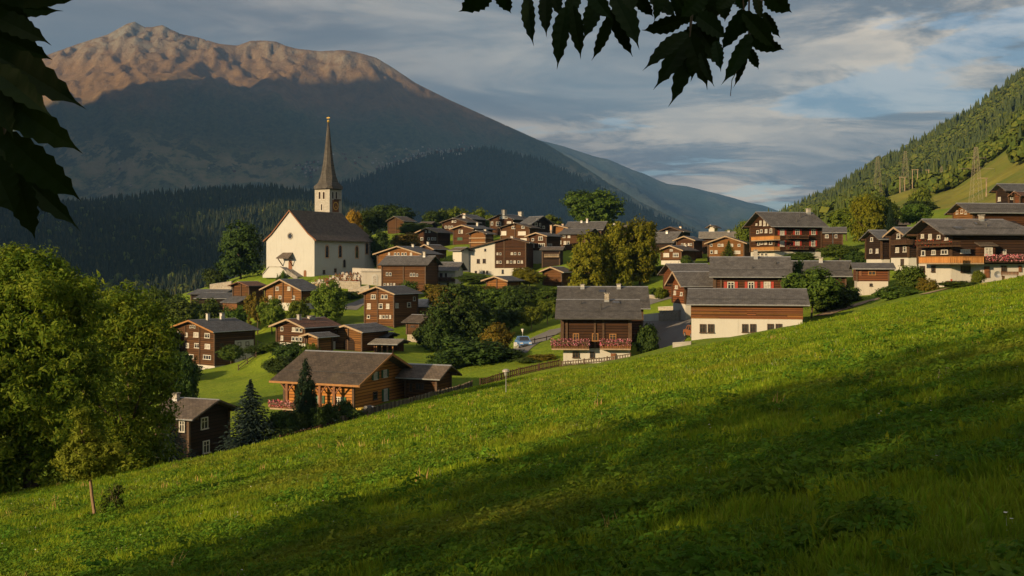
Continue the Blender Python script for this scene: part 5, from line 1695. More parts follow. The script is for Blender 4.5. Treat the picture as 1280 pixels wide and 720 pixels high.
def tree_geo(kind, var):
    """Leaf arrays of unit-sized trees (height 1, width about 1)."""
    key = (kind, var)
    if key in TREE_GEO: return TREE_GEO[key]
    rng = np.random.default_rng(hash2(np.array([len(kind) * 31 + ord(kind[0])]), np.array([var]), 5)[0].__float__().__hash__() % 99991)
    if kind == 'round':
        lobes = [(0, 0, .58, .40, .40, .36)] + [(rng.uniform(-.26, .26), rng.uniform(-.26, .26), rng.uniform(.38, .80), .20, .20, .17) for _ in range(9)]
        q = crown_arrays(rng, lobes, 330, 40, .082, .027, hollow=.35)
    elif kind == 'tall':
        lobes = [(0, 0, .55, .34, .34, .42), (0, 0, .8, .22, .22, .2), (.1, .1, .2, .25, .25, .16), (-.1, -.12, .22, .25, .25, .16)] + [(rng.uniform(-.24, .24), rng.uniform(-.24, .24), rng.uniform(.25, .82), .17, .17, .15) for _ in range(10)]
        q = crown_arrays(rng, lobes, 360, 40, .078, .024, hollow=.35)
    elif kind == 'bush':
        lobes = [(0, 0, .42, .42, .42, .42)] + [(rng.uniform(-.33, .33), rng.uniform(-.33, .33), rng.uniform(.2, .7), .2, .2, .22) for _ in range(9)]
        q = crown_arrays(rng, lobes, 260, 36, .105, .036, hollow=.35)
    elif kind == 'loose':
        lobes = [(rng.uniform(-.3, .3), rng.uniform(-.3, .3), rng.uniform(.35, .85), .17, .17, .14) for _ in range(14)] + [(0, 0, .6, .25, .25, .3)]
        q = crown_arrays(rng, lobes, 190, 36, .075, .026, up=.1)
    elif kind == 'spruce':
        Q = []
        n_t = 21
        for k in range(n_t):
            f = k / (n_t - 1); z = .05 + .93 * f; r = .46 * (1 - f) ** .9 + .012
            m = int(12 + 34 * (1 - f))
            for j in range(m):
                a = 2 * math.pi * (j + rng.random()) / m
                rr = r * rng.uniform(.75, 1.1)
                for sgm in range(6):
                    u = (sgm + 1) / 6
                    p = np.array([math.cos(a) * rr * u, math.sin(a) * rr * u, z + .05 - .10 * u * (1 - f * .7) + rng.normal() * .006])
                    s = .042 * (1.15 - .45 * u) * (1 - .35 * f)
                    ax = np.array([math.cos(a + rng.normal() * .6), math.sin(a + rng.normal() * .6), -.3 + rng.normal() * .25]); bx = np.array([-math.sin(a), math.cos(a), rng.normal() * .5])
                    Q.append([p - ax * s, p + bx * s * .55, p + ax * s, p - bx * s * .55])
        q = np.array(Q)
    elif kind == 'cypress':
        lobes = [(0, 0, .30, .40, .40, .26), (0, 0, .52, .34, .34, .26), (0, 0, .74, .2, .2, .22), (0, 0, .9, .08, .08, .12)]
        q = crown_arrays(rng, lobes, 480, 36, .06, .026, .6, .5, .45)
    TREE_GEO[key] = q
    return q


TREE_MESH = {}
N_VAR = {'round': 4, 'tall': 3, 'bush': 4, 'loose': 3, 'spruce': 2, 'cypress': 1}
TREE_COUNT = [0]


def crown_mesh(kind, var, mat):
    key = (kind, var, mat)
    if key not in TREE_MESH:
        TREE_MESH[key] = leaves_mesh('crown', tree_geo(kind, var), mat)
    return TREE_MESH[key]


def plant(label, px, py, wpx, hpx, d, kind, mat, cat=None, group=None, name=None, bark='bark'):
    """A tree or bush whose foot is at the ground under column px, d metres ahead, and whose top reaches the given row."""
    TREE_COUNT[0] += 1
    i = TREE_COUNT[0]
    x, y = XY(px, d)
    z = float(ground_z(x, y)) - .1
    ztop = (HOR - (py - hpx)) / F * d
    hh = max(ztop - z, .4 * hpx / F * d, .5); w = wpx / F * d
    isb = kind == 'bush'
    name = name or {'bush': 'bush', 'spruce': 'spruce_tree', 'cypress': 'conifer_tree'}.get(kind, 'broadleaf_tree')
    root = empty(name, (x, y, z), i * 2.399)
    tag(root, label, cat or ('bush' if isb else 'tree'), group)
    c = link('crown', crown_mesh(kind, i % N_VAR[kind], mat), root)
    c.scale = (w * 1.28, w * 1.28, hh * 1.04) if kind not in ('spruce', 'cypress') else (w * 1.05, w * 1.05, hh)
    key = ('trunk', kind, i % 3, bark)
    if key not in TREE_MESH:
        rng = np.random.default_rng(i)
        TREE_MESH[key] = trunk_mesh(rng, .8 if not isb else .5, .022 if not isb else .03, 0 if kind in ('spruce', 'cypress') else 5, bark)
    t = link('trunk' if not isb else 'stem', TREE_MESH[key], root)
    t.scale = ((w + hh) / 2, (w + hh) / 2, hh)
    return root


def plant_village():
    T = 'trees and bushes of the village'
    def p(label, *a, **k): plant(label, *a, group=T, **k)
    # by the church
    p('big dark rounded lime tree left of the white church front', 301, 352, 58, 72, 262, 'tall', 'leaf_dark')
    p('small dark bush at the left foot of the big lime tree', 270, 356, 26, 24, 262, 'bush', 'leaf_dark')
    p('golden yellow tree top beside the church choir roof', 443, 300, 21, 37, 292, 'round', 'leaf_golden')
    p('dark leafy tree behind the church choir', 462, 305, 36, 42, 300, 'round', 'leaf_dark')
    p('dark tree between the choir and the long-eaved log house', 474, 322, 26, 34, 272, 'round', 'leaf_dark')
    p('little green bush at the church stairs', 349, 350, 8, 11, 243, 'bush', 'leaf_green')
    p('second little bush right of the church stairs', 355, 349, 9, 13, 242, 'bush', 'leaf_green')
    # left slope
    p('dark bush at the left end of the hedge by the long low barn', 172, 402, 46, 40, 232, 'bush', 'leaf_dark')
    p('dull green bush second from left by the long low barn', 205, 404, 44, 42, 224, 'round', 'leaf_green')
    p('broad green bush in front of the long low barn', 232, 402, 46, 34, 218, 'bush', 'leaf_green')
    p('bush between the tall log house and the long low barn', 262, 400, 36, 30, 212, 'bush', 'leaf_green')
    p('reddish autumn tree in front of the rusty-roofed barn', 322, 403, 26, 36, 205, 'loose', 'leaf_autumn')
    p('light green orchard tree below the light brown house', 340, 404, 30, 32, 201, 'round', 'leaf_light')
    p('green bush under the lean-to of the weathered barn', 292, 402, 30, 26, 206, 'bush', 'leaf_green')
    p('bushy tree right of the white plinth of light brown house', 372, 403, 28, 28, 200, 'round', 'leaf_light')
    p('tall bright green tree right of the light brown house', 411, 405, 46, 52, 202, 'tall', 'leaf_light')
    p('shaded green tree behind the rusty-roofed red-brown house', 440, 392, 24, 26, 228, 'bush', 'leaf_green')
    p('round tree standing before the dark side of the tall log house', 289, 475, 32, 44, 172, 'round', 'leaf_green')
    p('dark tree left in the pair below the side of tall log house', 319, 470, 27, 38, 170, 'round', 'leaf_dark')
    p('dark tree right in the pair below the side of tall log house', 338, 466, 28, 36, 168, 'round', 'leaf_green')
    p('dark bushes at the lower left corner of tall log house', 226, 488, 46, 34, 160, 'bush', 'leaf_dark')
    p('bush under the windows of the dark red-brown house', 364, 452, 34, 28, 155, 'bush', 'leaf_dark')
    p('bush in front of the little gabled hut', 386, 452, 28, 26, 148, 'bush', 'leaf_green')
    p('low bush left of the small gabled hut', 350, 465, 34, 22, 150, 'bush', 'leaf_dark')
    p('tree on the left pasture behind the big ash', 205, 452, 40, 44, 190, 'round', 'leaf_dark')
    p('loose tree right behind the big ash crown', 192, 420, 36, 58, 205, 'loose', 'leaf_green')
    p('tree right above the black house roof', 225, 500, 40, 62, 125, 'round', 'leaf_dark')
    p('blue spruce left of the black house, half under the ash', 212, 590, 76, 68, 92, 'spruce', 'needle_blue')
    p('dark blue spruce between the black house and the orange chalet', 313, 570, 92, 92, 99, 'spruce', 'needle_blue')
    p('low dark shrub at the foot of the dark blue spruce', 345, 556, 50, 30, 100, 'bush', 'leaf_dark')
    p('dense pointed conifer in front of the orange chalet', 382, 525, 37, 73, 104, 'cypress', 'needle_dark')
    p('shrub left of the pointed conifer', 352, 535, 34, 26, 102, 'bush', 'leaf_dark')
    p('shrub right of the pointed conifer below the window', 410, 527, 32, 22, 105, 'bush', 'leaf_dark')
    p('low dark hedge shrub at the fence below the orange chalet', 438, 522, 30, 15, 107, 'bush', 'leaf_dark')
    # the thicket in the middle
    p('biggest dark green tree of the central thicket', 571, 442, 76, 84, 176, 'tall', 'leaf_dark')
    p('brownish tree at upper left of the central thicket', 556, 402, 42, 44, 204, 'round', 'leaf_autumn')
    p('green tree below the white balconied house', 588, 408, 44, 52, 206, 'round', 'leaf_green')
    p('wide green tree in the centre of thicket under little gable', 622, 418, 60, 58, 198, 'round', 'leaf_green')
    p('dark tree right of centre in the thicket', 652, 398, 46, 42, 208, 'round', 'leaf_dark')
    p('tree left of the dark brown barn', 662, 374, 34, 34, 222, 'round', 'leaf_yellow')
    p('young tree with a white trunk by the road, nearer the lamp', 664, 414, 28, 32, 183, 'round', 'leaf_light', bark='bark_pale')
    p('young tree with a white trunk by the road, nearer the chalet', 684, 410, 22, 36, 187, 'loose', 'leaf_light', bark='bark_pale')
    p('broad shrub at the lower end of the central thicket', 592, 466, 66, 48, 140, 'bush', 'leaf_dark')
    p('brownish shrub beside the small flag among bushes', 622, 446, 34, 46, 154, 'bush', 'leaf_autumn')
    p('dark shrub behind the brown annex', 556, 470, 40, 34, 138, 'bush', 'leaf_dark')
    p('dark shrub left of the parked blue car', 634, 462, 40, 30, 141, 'bush', 'leaf_dark')
    p('reddish shrub right of the parked blue car', 676, 462, 30, 20, 138, 'bush', 'leaf_autumn')
    p('green shrub behind the wooden fence near the blue car', 658, 463, 28, 17, 137, 'bush', 'leaf_green')
    p('low shrub at the stone-based granary', 530, 428, 22, 24, 183, 'bush', 'leaf_dark')
    p('green bush before the long-eaved log house', 507, 368, 24, 20, 222, 'bush', 'leaf_green')
    p('bush with brown tips below the red flowered balcony', 548, 374, 30, 20, 224, 'bush', 'leaf_autumn')
    p('bush below the white wall of the half timber house', 592, 372, 40, 28, 228, 'round', 'leaf_green')
    p('tree right of the small gable with pale roof edge', 655, 366, 28, 32, 226, 'round', 'leaf_yellow')
    p('tree in the hollow of the thicket left of the small flag', 600, 436, 46, 54, 178, 'tall', 'leaf_green')
    p('green tree of the thicket directly behind the small flag', 632, 428, 40, 42, 182, 'round', 'leaf_dark')
    p('lower dark tree at the left foot of thicket beside granary', 546, 440, 36, 50, 172, 'tall', 'leaf_dark')
    p('green tree at upper right of the thicket', 684, 392, 34, 32, 206, 'tall', 'leaf_green')
    p('tree filling the thicket below the white balconied house', 574, 398, 40, 40, 210, 'tall', 'leaf_green')
    p('tree in the thicket under the little gable with pale edge', 608, 392, 40, 34, 212, 'tall', 'leaf_autumn')
    p('dark tree in the thicket left of young white-trunked trees', 644, 412, 40, 44, 192, 'tall', 'leaf_dark')
    # yellow trees and the skyline
    p('yellow-green rounded tree, leftmost of the three yellow trees', 737, 372, 58, 78, 200, 'tall', 'leaf_yellow')
    p('tallest middle tree of the three yellow trees', 771, 372, 50, 91, 203, 'tall', 'leaf_yellow')
    p('yellow-green tree, rightmost of the three yellow trees', 800, 372, 54, 95, 206, 'tall', 'leaf_yellow')
    p('orange-tinged bush at the foot of yellow trees', 782, 366, 40, 36, 220, 'round', 'leaf_autumn')
    p('green bush right of the yellow trees above the road', 822, 366, 26, 34, 214, 'bush', 'leaf_green')
    p('small round green bush by the upper road bend', 813, 374, 14, 16, 190, 'bush', 'leaf_green')
    p('small bush left of the reddish houses', 827, 380, 16, 22, 176, 'bush', 'leaf_light')
    p('full round green tree on the skyline above the village', 745, 290, 66, 52, 326, 'round', 'leaf_green')
    p('dark trees behind the brown log barn', 490, 293, 50, 38, 352, 'round', 'leaf_dark')
    p('green tree between barn and dark log house on the skyline', 518, 308, 36, 30, 312, 'round', 'leaf_green')
    p('brown tinged bush below the brown log barn', 508, 318, 34, 30, 288, 'bush', 'leaf_autumn')
    p('dark tree behind low dark hut', 543, 292, 30, 28, 345, 'round', 'leaf_dark')
    p('light green bush behind the topmost left roofs', 563, 285, 32, 28, 356, 'bush', 'leaf_light')
    p('pale green bush above the chimneyed dark house', 590, 283, 36, 27, 358, 'bush', 'leaf_light')
    p('light bush right of the almost black house', 690, 288, 26, 21, 335, 'bush', 'leaf_light')
    p('small light bush behind the house with a bush on its ridge', 612, 284, 18, 18, 352, 'bush', 'leaf_light')
    p('small bush between white cottage and half timber house', 560, 338, 16, 18, 249, 'bush', 'leaf_dark')
    p('green conifer in front of the light brown gabled house', 911, 330, 34, 28, 243, 'spruce', 'leaf_green')
    p('bush beside the house with two wide white windows', 858, 336, 14, 18, 242, 'bush', 'leaf_green')
    p('light tree behind the inn on the left', 931, 306, 22, 30, 275, 'round', 'leaf_light')
    # right
    p('large green shrub between red-shuttered house and the brow', 1014, 392, 64, 58, 134, 'round', 'leaf_green')
    p('dark shrub right of the large green shrub', 1044, 388, 44, 36, 138, 'bush', 'leaf_dark')
    p('dark pointed shrub behind the large green shrub', 998, 372, 24, 44, 150, 'tall', 'leaf_dark')
    p('green hedge bush below the inn terrace', 1000, 330, 34, 16, 196, 'bush', 'leaf_green')
    p('green tree below the small brown house beside the inn', 1050, 345, 44, 40, 190, 'round', 'leaf_green')
    p('bush by the small garage', 1070, 355, 26, 42, 180, 'round', 'leaf_dark')
    p('tall yellow-green tree left of dark gabled houses', 1082, 322, 40, 76, 235, 'tall', 'leaf_yellow')
    p('dark green tree in front of the far brown roof', 1106, 312, 40, 64, 240, 'tall', 'leaf_green')
    p('light green tree above the inn roof on the hillside', 1058, 320, 40, 62, 262, 'round', 'leaf_light')
    p('dark pointed spruce among the hillside trees', 1113, 295, 20, 44, 222, 'spruce', 'needle_dark')
    p('green tree right of far brown roof', 1146, 290, 36, 36, 250, 'round', 'leaf_green')
    p('bush on the pasture below the wooden masts', 1150, 248, 26, 18, 420, 'bush', 'leaf_light')
    p('dark bush on the pasture behind the orange-lit gable', 1152, 272, 34, 22, 330, 'bush', 'leaf_dark')
    p('bush before the white ground floor of dark gabled house', 1137, 354, 34, 26, 143, 'bush', 'leaf_green')
    p('flowering bush at the corner of the big chalet', 1160, 358, 22, 12, 131, 'bush', 'leaf_autumn')
    p('climbing green plant on the white wall of big chalet', 1223, 352, 14, 16, 132, 'bush', 'leaf_light')
    p('low hedge left of the big chalet garden', 1118, 372, 44, 16, 131, 'bush', 'leaf_green')
    p('low garden bushes below the big chalet terrace', 1200, 360, 40, 10, 126, 'bush', 'leaf_green')
    p('dark bush behind the garage roof', 1060, 380, 26, 22, 145, 'bush', 'leaf_dark')
    p('dark shrubs right of the pink-flowered chalet', 809, 440, 24, 40, 131, 'bush', 'leaf_dark')


plant_village()


def big_ash():
    rng = np.random.default_rng(77)
    d = 50.0; x, y = XY(40, d); z = float(ground_z(x, y)) - .2
    root = empty('ash_tree', (x, y, z))
    tag(root, 'huge bushy ash tree filling the left edge of the meadow', 'tree')
    s = d / F     # metres per pixel
    def lb(px, py, rx, rz, dy=0, ry=None):
        return ((px - 40) * s, dy, (HOR - py) * s - z, rx * s, (ry or rx) * s, rz * s)
    lobes = [lb(40, 420, 85, 85), lb(10, 390, 80, 80, .5), lb(0, 480, 80, 90), lb(75, 480, 62, 75), lb(40, 350, 42, 36), lb(80, 368, 36, 34), lb(98, 392, 28, 30), lb(20, 340, 26, 26), lb(0, 540, 80, 60), lb(60, 548, 60, 42, .8), lb(20, 585, 75, 32, .5), lb(-20, 590, 60, 30), lb(-60, 460, 90, 100), lb(-50, 380, 60, 60), lb(60, 330, 16, 20), lb(20, 322, 15, 18), lb(85, 347, 18, 18), lb(106, 366, 16, 14)]
    for _ in range(34):
        px, py = rng.uniform(-30, 118), rng.uniform(345, 560)
        lobes.append(lb(px, py, rng.uniform(15, 24), rng.uniform(13, 20), rng.uniform(-3.4, -.6)))
    q = crown_arrays(rng, lobes, 2300, 46, .44, .12, .66, .05, .5)
    c = link('crown', leaves_mesh('crown', q, 'leaf_ash'), root)
    t = link('trunk', trunk_mesh(rng, 7.2, .34, 9, 'bark', .3), root)
    # a darker tree behind it, before the black house
    d = 60.0; x, y = XY(160, d); z = float(ground_z(x, y)) - .3
    r2 = empty('broadleaf_tree', (x, y, z)); tag(r2, 'broad dark shaded tree right of the huge ash, behind the slim young tree', 'tree', 'trees and bushes of the village')
    s = d / F
    lobes = [((px - 160) * s, dy, (HOR - py) * s - z, rx * s, rx * s, rz * s) for px, py, rx, rz, dy in ((150, 405, 46, 50, 0), (178, 440, 40, 52, .5), (150, 480, 60, 76, 0), (185, 520, 38, 56, 0), (150, 560, 60, 40, 0), (112, 540, 44, 56, 1), (180, 575, 44, 22, 0), (165, 370, 22, 24, 0), (190, 410, 24, 30, 0), (128, 400, 30, 36, .5), (205, 470, 20, 34, 0))]
    q = crown_arrays(rng, lobes, 900, 40, .5, .13, .66, hollow=.4)
    link('crown', leaves_mesh('crown', q, 'leaf_ash'), r2); link('trunk', trunk_mesh(rng, 7, .25, 6, 'bark'), r2)


big_ash()


def left_trees():
    """Trees left of the view whose shade falls over the ash and the meadow."""
    rng = np.random.default_rng(41)
    for x, y, h, w, lab in ((-38.3, 30.2, 14.8, 20, 'tree left of the view that shades the foot of the big ash'), (-27.0, 8.0, 7.5, 6, 'smaller tree left of the view that shades a strip of the meadow')):
        z = float(ground_z(x, y)) - .2
        r = empty('broadleaf_tree', (x, y, z)); tag(r, lab, 'tree')
        lobes = [(0, 0, h * .5, w * .42, w * .42, h * .44)] + [(rng.uniform(-.3, .3) * w, rng.uniform(-.3, .3) * w, rng.uniform(.3, .8) * h, w * .18, w * .18, h * .15) for _ in range(9)]
        link('crown', leaves_mesh('crown', crown_arrays(rng, lobes, 420, 34, .6, .16, .7, hollow=.3), 'leaf_ash'), r)
        link('trunk', trunk_mesh(rng, h * .8, .26, 6), r)


left_trees()


def sapling():
    rng = np.random.default_rng(5)
    d = 23.0; foot = np.array([*XY(116, d), 0]); z = float(ground_z(foot[0], foot[1])); s = d / F
    root = empty('young_tree', (foot[0], foot[1], z)); tag(root, 'slim young tree with a bare crooked trunk alone on the meadow', 'tree')
    def w(px, py): return ((px - 116) * s, 0.0, (HOR - py) * s - z)
    def lb(px, py, rx, rz, dy=0): x, y, zz = w(px, py); return (x, dy, zz, rx * s * 1.2, rx * s * 1.2, rz * s * 1.2)
    lobes = [lb(98, 520, 8, 14), lb(102, 538, 12, 14), lb(106, 552, 17, 14), lb(92, 572, 20, 13), lb(120, 572, 24, 15), lb(138, 566, 13, 12), lb(80, 578, 12, 9), lb(112, 588, 26, 9), lb(96, 590, 16, 7), lb(105, 560, 18, 20, .3), lb(112, 575, 20, 12, -.3)]
    q = crown_arrays(rng, lobes, 520, 28, .085, .032, .85, .1, .3)
    link('crown', leaves_mesh('crown', q, 'leaf_young'), root)
    mb = MB(); base = (0, 0, -.2)
    mb.tube([base, (0, 0, .05), w(118, 640), w(115, 620), w(113, 600), w(108, 570), w(101, 530), w(98, 515)], [.05, .045, .036, .033, .03, .022, .012, .005], 8)
    for a, b in (((113, 597), (90, 575)), ((112, 592), (130, 570)), ((108, 570), (92, 562)), ((109, 575), (142, 563))):
        p, q_ = w(*a), w(*b); mb.tube([p, ((p[0] + q_[0]) / 2, rng.uniform(-.2, .2), (p[2] + q_[2]) / 2 - .02), q_], [.014, .010, .004], 6)
    mb.build('trunk', MATS['bark_pale'], root)
    # tufts at its foot and the bush beside it
    r2 = empty('bush', (*XY(141, d), float(ground_z(*XY(141, d))))); tag(r2, 'small dark bush right beside the slim young tree', 'bush')
    lobes = [(rng.uniform(-.16, .16), rng.uniform(-.16, .16), rng.uniform(.1, .5), .13, .13, .13) for _ in range(9)]
    q = crown_arrays(rng, lobes, 80, 24, .075, .030, .8, .1, .3)
    link('leaves', leaves_mesh('leaves', q, 'leaf_green'), r2)
    mb = MB()
    for k in range(6): mb.tube([(0, 0, -.1), (rng.uniform(-.12, .12), rng.uniform(-.12, .12), .4), (rng.uniform(-.22, .22), rng.uniform(-.2, .2), .64)], [.012, .008, .003], 5)
    mb.build('stem', MATS['bark'], r2)
    q = crown_arrays(rng, [(0, 0, .08, .10, .10, .10)], 16, 18, .05, .03, .6)
    link('foot_shoots', leaves_mesh('foot_shoots', q, 'leaf_green'), root)


sapling()


# ------------------------------------------------------------------ woods (too many to count)
def conifer_parts(rng, n, sides=6):
    """Unit conifers: three ragged cones each, as arrays (verts per tree, faces)."""
    V = []; Fc = []
    for k, (z0, z1, r) in enumerate(((.06, .55, .20), (.30, .80, .145), (.55, 1.0, .088))):
        b = len(V)
        for i in range(sides):
            a = 2 * math.pi * i / sides + k * .5
            V.append((math.cos(a) * r, math.sin(a) * r, z0))
        V.append((0, 0, z1))
        for i in range(sides): Fc.append((b + i, b + (i + 1) % sides, b + sides))
    return np.array(V), np.array(Fc)


def broad_parts(rng, m=46):
    V = []; Fc = []
    d = rng.normal(size=(m, 3)); d /= np.linalg.norm(d, axis=1, keepdims=True)
    for i in range(m):
        c = np.array([0, 0, .56]) + d[i] * np.array([.30, .30, .36]) * rng.uniform(.65, 1.0)
        a = np.cross(d[i], rng.normal(size=3)); a /= np.linalg.norm(a); b = np.cross(d[i], a); s = rng.uniform(.10, .17)
        k = len(V)
        V += [c - a * s, c + b * s, c + a * s + d[i] * .05, c - b * s]
        Fc += [(k, k + 1, k + 2), (k, k + 2, k + 3)]
    return np.array(V), np.array(Fc)


def scatter(name, V0s, Fc0s, pos, hgt, wid, rng, mat, parent=None):
    allV = []; allF = []; off = 0
    pick = rng.integers(0, len(V0s), len(pos))
    for t in range(len(V0s)):
        sel = np.nonzero(pick == t)[0]
        V0, F0 = V0s[t], Fc0s[t]; m = len(sel)
        if not m: continue
        a = rng.uniform(0, 2 * math.pi, m)[:, None]
        jit = 1 + rng.normal(size=(m, len(V0))) * .12
        x = (V0[None, :, 0] * np.cos(a) - V0[None, :, 1] * np.sin(a)) * wid[sel][:, None] * jit
        y = (V0[None, :, 0] * np.sin(a) + V0[None, :, 1] * np.cos(a)) * wid[sel][:, None] * jit
        z = V0[None, :, 2] * hgt[sel][:, None]
        v = np.stack([x + pos[sel, 0:1], y + pos[sel, 1:2], z + pos[sel, 2:3]], -1).reshape(-1, 3)
        f = (F0[None] + (np.arange(m) * len(V0))[:, None, None]).reshape(-1, 3) + off
        allV.append(v); allF.append(f); off += len(v)
    o = link(name, np_mesh(name, np.concatenate(allV), np.concatenate(allF), MATS[mat]))
    tag(o, kind='stuff')
    return o


def sheet_samples(G, n, rng, px0, px1, t0, t1):
    """Points on a terrain sheet, evenly spread over the picture columns."""
    PX, T, X, Y, Z = G
    px = rng.uniform(px0, px1, n); t = rng.uniform(t0, t1, n)
    fi = (px - PX[0, 0]) / (PX[0, -1] - PX[0, 0]) * (PX.shape[1] - 1); fj = (t - T[0, 0]) / (T[-1, 0] - T[0, 0]) * (PX.shape[0] - 1)
    i = np.clip(fi.astype(int), 0, PX.shape[1] - 2); j = np.clip(fj.astype(int), 0, PX.shape[0] - 2); u = fi - i; v = fj - j
    b = lambda A: (A[j, i] * (1 - u) + A[j, i + 1] * u) * (1 - v) + (A[j + 1, i] * (1 - u) + A[j + 1, i + 1] * u) * v
    return np.stack([b(X), b(Y), b(Z)], 1), px, t


def build_woods():
    rng = np.random.default_rng(21)
    cv, cf = conifer_parts(rng, 1)
    bro = [broad_parts(rng) for _ in range(3)]
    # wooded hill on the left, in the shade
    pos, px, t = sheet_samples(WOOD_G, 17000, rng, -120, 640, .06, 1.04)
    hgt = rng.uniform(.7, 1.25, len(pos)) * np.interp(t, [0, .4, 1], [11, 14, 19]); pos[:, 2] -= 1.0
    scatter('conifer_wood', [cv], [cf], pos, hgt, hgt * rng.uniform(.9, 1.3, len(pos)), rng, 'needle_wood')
    pos, px, t = sheet_samples(WOOD_G, 700, rng, -120, 640, .1, 1.0)
    hgt = rng.uniform(9, 14, len(pos)); scatter('broadleaf_wood', [b[0] for b in bro], [b[1] for b in bro], pos, hgt, hgt, rng, 'broadleaf_wood')
    # wooded spur below the far village
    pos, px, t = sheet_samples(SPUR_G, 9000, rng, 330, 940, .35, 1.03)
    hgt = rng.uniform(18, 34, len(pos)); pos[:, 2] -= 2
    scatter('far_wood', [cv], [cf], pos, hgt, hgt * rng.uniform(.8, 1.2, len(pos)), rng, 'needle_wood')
    # hillsides on the right
    pos, px, t = sheet_samples(BACK_G, 9500, rng, 890, 1420, .2, 1.04)
    hgt = rng.uniform(7, 17, len(pos)); pos[:, 2] -= 1
    bl = fbm(pos[:, 0] / 90, pos[:, 1] / 90, 83, 3) + rng.normal(size=len(pos)) * .08 > .5
    scatter('hillside_leafy_wood', [b[0] for b in bro], [b[1] for b in bro], pos[bl], hgt[bl] * .8, hgt[bl] * rng.uniform(.8, 1.2, bl.sum()), rng, 'broadleaf_wood')
    pos, px, t, hgt = pos[~bl], px[~bl], t[~bl], hgt[~bl]
    scatter('hillside_conifer_wood', [cv], [cf], pos, hgt, hgt * rng.uniform(.95, 1.35, len(pos)), rng, 'needle_hill')
    pos, px, t = sheet_samples(FRONT_G, 5200, rng, 930, 1420, .12, 1.02)
    # open pastures between the trees
    n = fbm(pos[:, 0] / 55, pos[:, 1] / 55, 81, 3)
    openp = ((np.abs(px - 1165) < 72) & (t < .86) & (t > .1)) | ((px > 1180) & (t < .62))
    keep = (n > .47) & ~openp | (t > .80) & (n > .34) | (openp & (n > .70))
    pos, px, t = pos[keep], px[keep], t[keep]
    con = rng.random(len(pos)) < .22
    hb = rng.uniform(6, 12, len(pos)); pos[:, 2] -= .4
    scatter('hillside_broadleaf_wood', [b[0] for b in bro], [b[1] for b in bro], pos[~con], hb[~con], hb[~con] * rng.uniform(.85, 1.2, (~con).sum()), rng, 'broadleaf_wood')
    scatter('hillside_mixed_wood', [cv], [cf], pos[con], hb[con] * 1.35, hb[con] * 1.2, rng, 'needle_hill')


build_woods()


# ------------------------------------------------------------------ the meadow's grass and herbs
def tuft_mesh(rng, name, n, h, w, spread, mat, lean=.45):
    V = []; Fc = []
    for i in range(n):
        a = rng.uniform(0, 2 * math.pi); r = spread * math.sqrt(rng.random())
        bx, by = r * math.cos(a), r * math.sin(a)
        hh = h * rng.uniform(.55, 1.2); ww = w * rng.uniform(.7, 1.3)
        da = rng.uniform(0, 2 * math.pi); ln = lean * rng.uniform(.3, 1.3) * hh
        dx, dy = math.cos(da) * ln, math.sin(da) * ln
        sx, sy = -math.sin(da + rng.normal() * .6) * ww, math.cos(da + rng.normal() * .6) * ww
        k = len(V)
        V += [(bx - sx, by - sy, -.02), (bx + sx, by + sy, -.02), (bx + dx * .35 + sx * .8, by + dy * .35 + sy * .8, hh * .6), (bx + dx * .35 - sx * .8, by + dy * .35 - sy * .8, hh * .6), (bx + dx, by + dy, hh)]
        Fc += [(k, k + 1, k + 2), (k, k + 2, k + 3), (k + 3, k + 2, k + 4)]
    return np_mesh(name, V, Fc, MATS[mat])


def herb_mesh(rng, name, n, h, leaf, spread, mat):
    """A low plant of several rounded leaves on thin stalks."""
    V = []; Fc = []
    for i in range(n):
        a = rng.uniform(0, 2 * math.pi); r = spread * math.sqrt(rng.random()); hh = h * rng.uniform(.4, 1.1)
        c = np.array([r * math.cos(a), r * math.sin(a), hh])
        nr = np.array([math.cos(a) * .5, math.sin(a) * .5, 1]) + rng.normal(size=3) * .3; nr /= np.linalg.norm(nr)
        u = np.cross(nr, rng.normal(size=3)); u /= np.linalg.norm(u); v = np.cross(nr, u); s = leaf * rng.uniform(.6, 1.3)
        k = len(V)
        for q in range(6):
            t = 2 * math.pi * q / 6; V.append(tuple(c + (u * math.cos(t) * 1.25 + v * math.sin(t) * .85) * s + nr * (-.25 * s if q in (0, 3) else 0)))
        Fc += [(k, k + 1, k + 2), (k, k + 2, k + 3), (k, k + 3, k + 4), (k, k + 4, k + 5)]
    return np_mesh(name, V, Fc, MATS[mat])


def dots_mesh(rng, name, n, spread, h, s, mat):
    V = []; Fc = []
    for i in range(n):
        a = rng.uniform(0, 2 * math.pi); r = spread * math.sqrt(rng.random())
        c = np.array([r * math.cos(a), r * math.sin(a), h * rng.uniform(.6, 1.2)]); k = len(V)
        for q in range(5):
            t = 2 * math.pi * q / 5; V.append(tuple(c + np.array([math.cos(t) * s, math.sin(t) * s * .9, rng.uniform(0, s)])))
        Fc += [(k, k + 1, k + 2), (k, k + 2, k + 3), (k, k + 3, k + 4)]
        g = len(V); V += [tuple(c + (-.003, 0, -h * .9)), tuple(c + (.003, 0, -h * .9)), tuple(c)]; Fc.append((g, g + 1, g + 2))
    return np_mesh(name, V, Fc, MATS[mat])


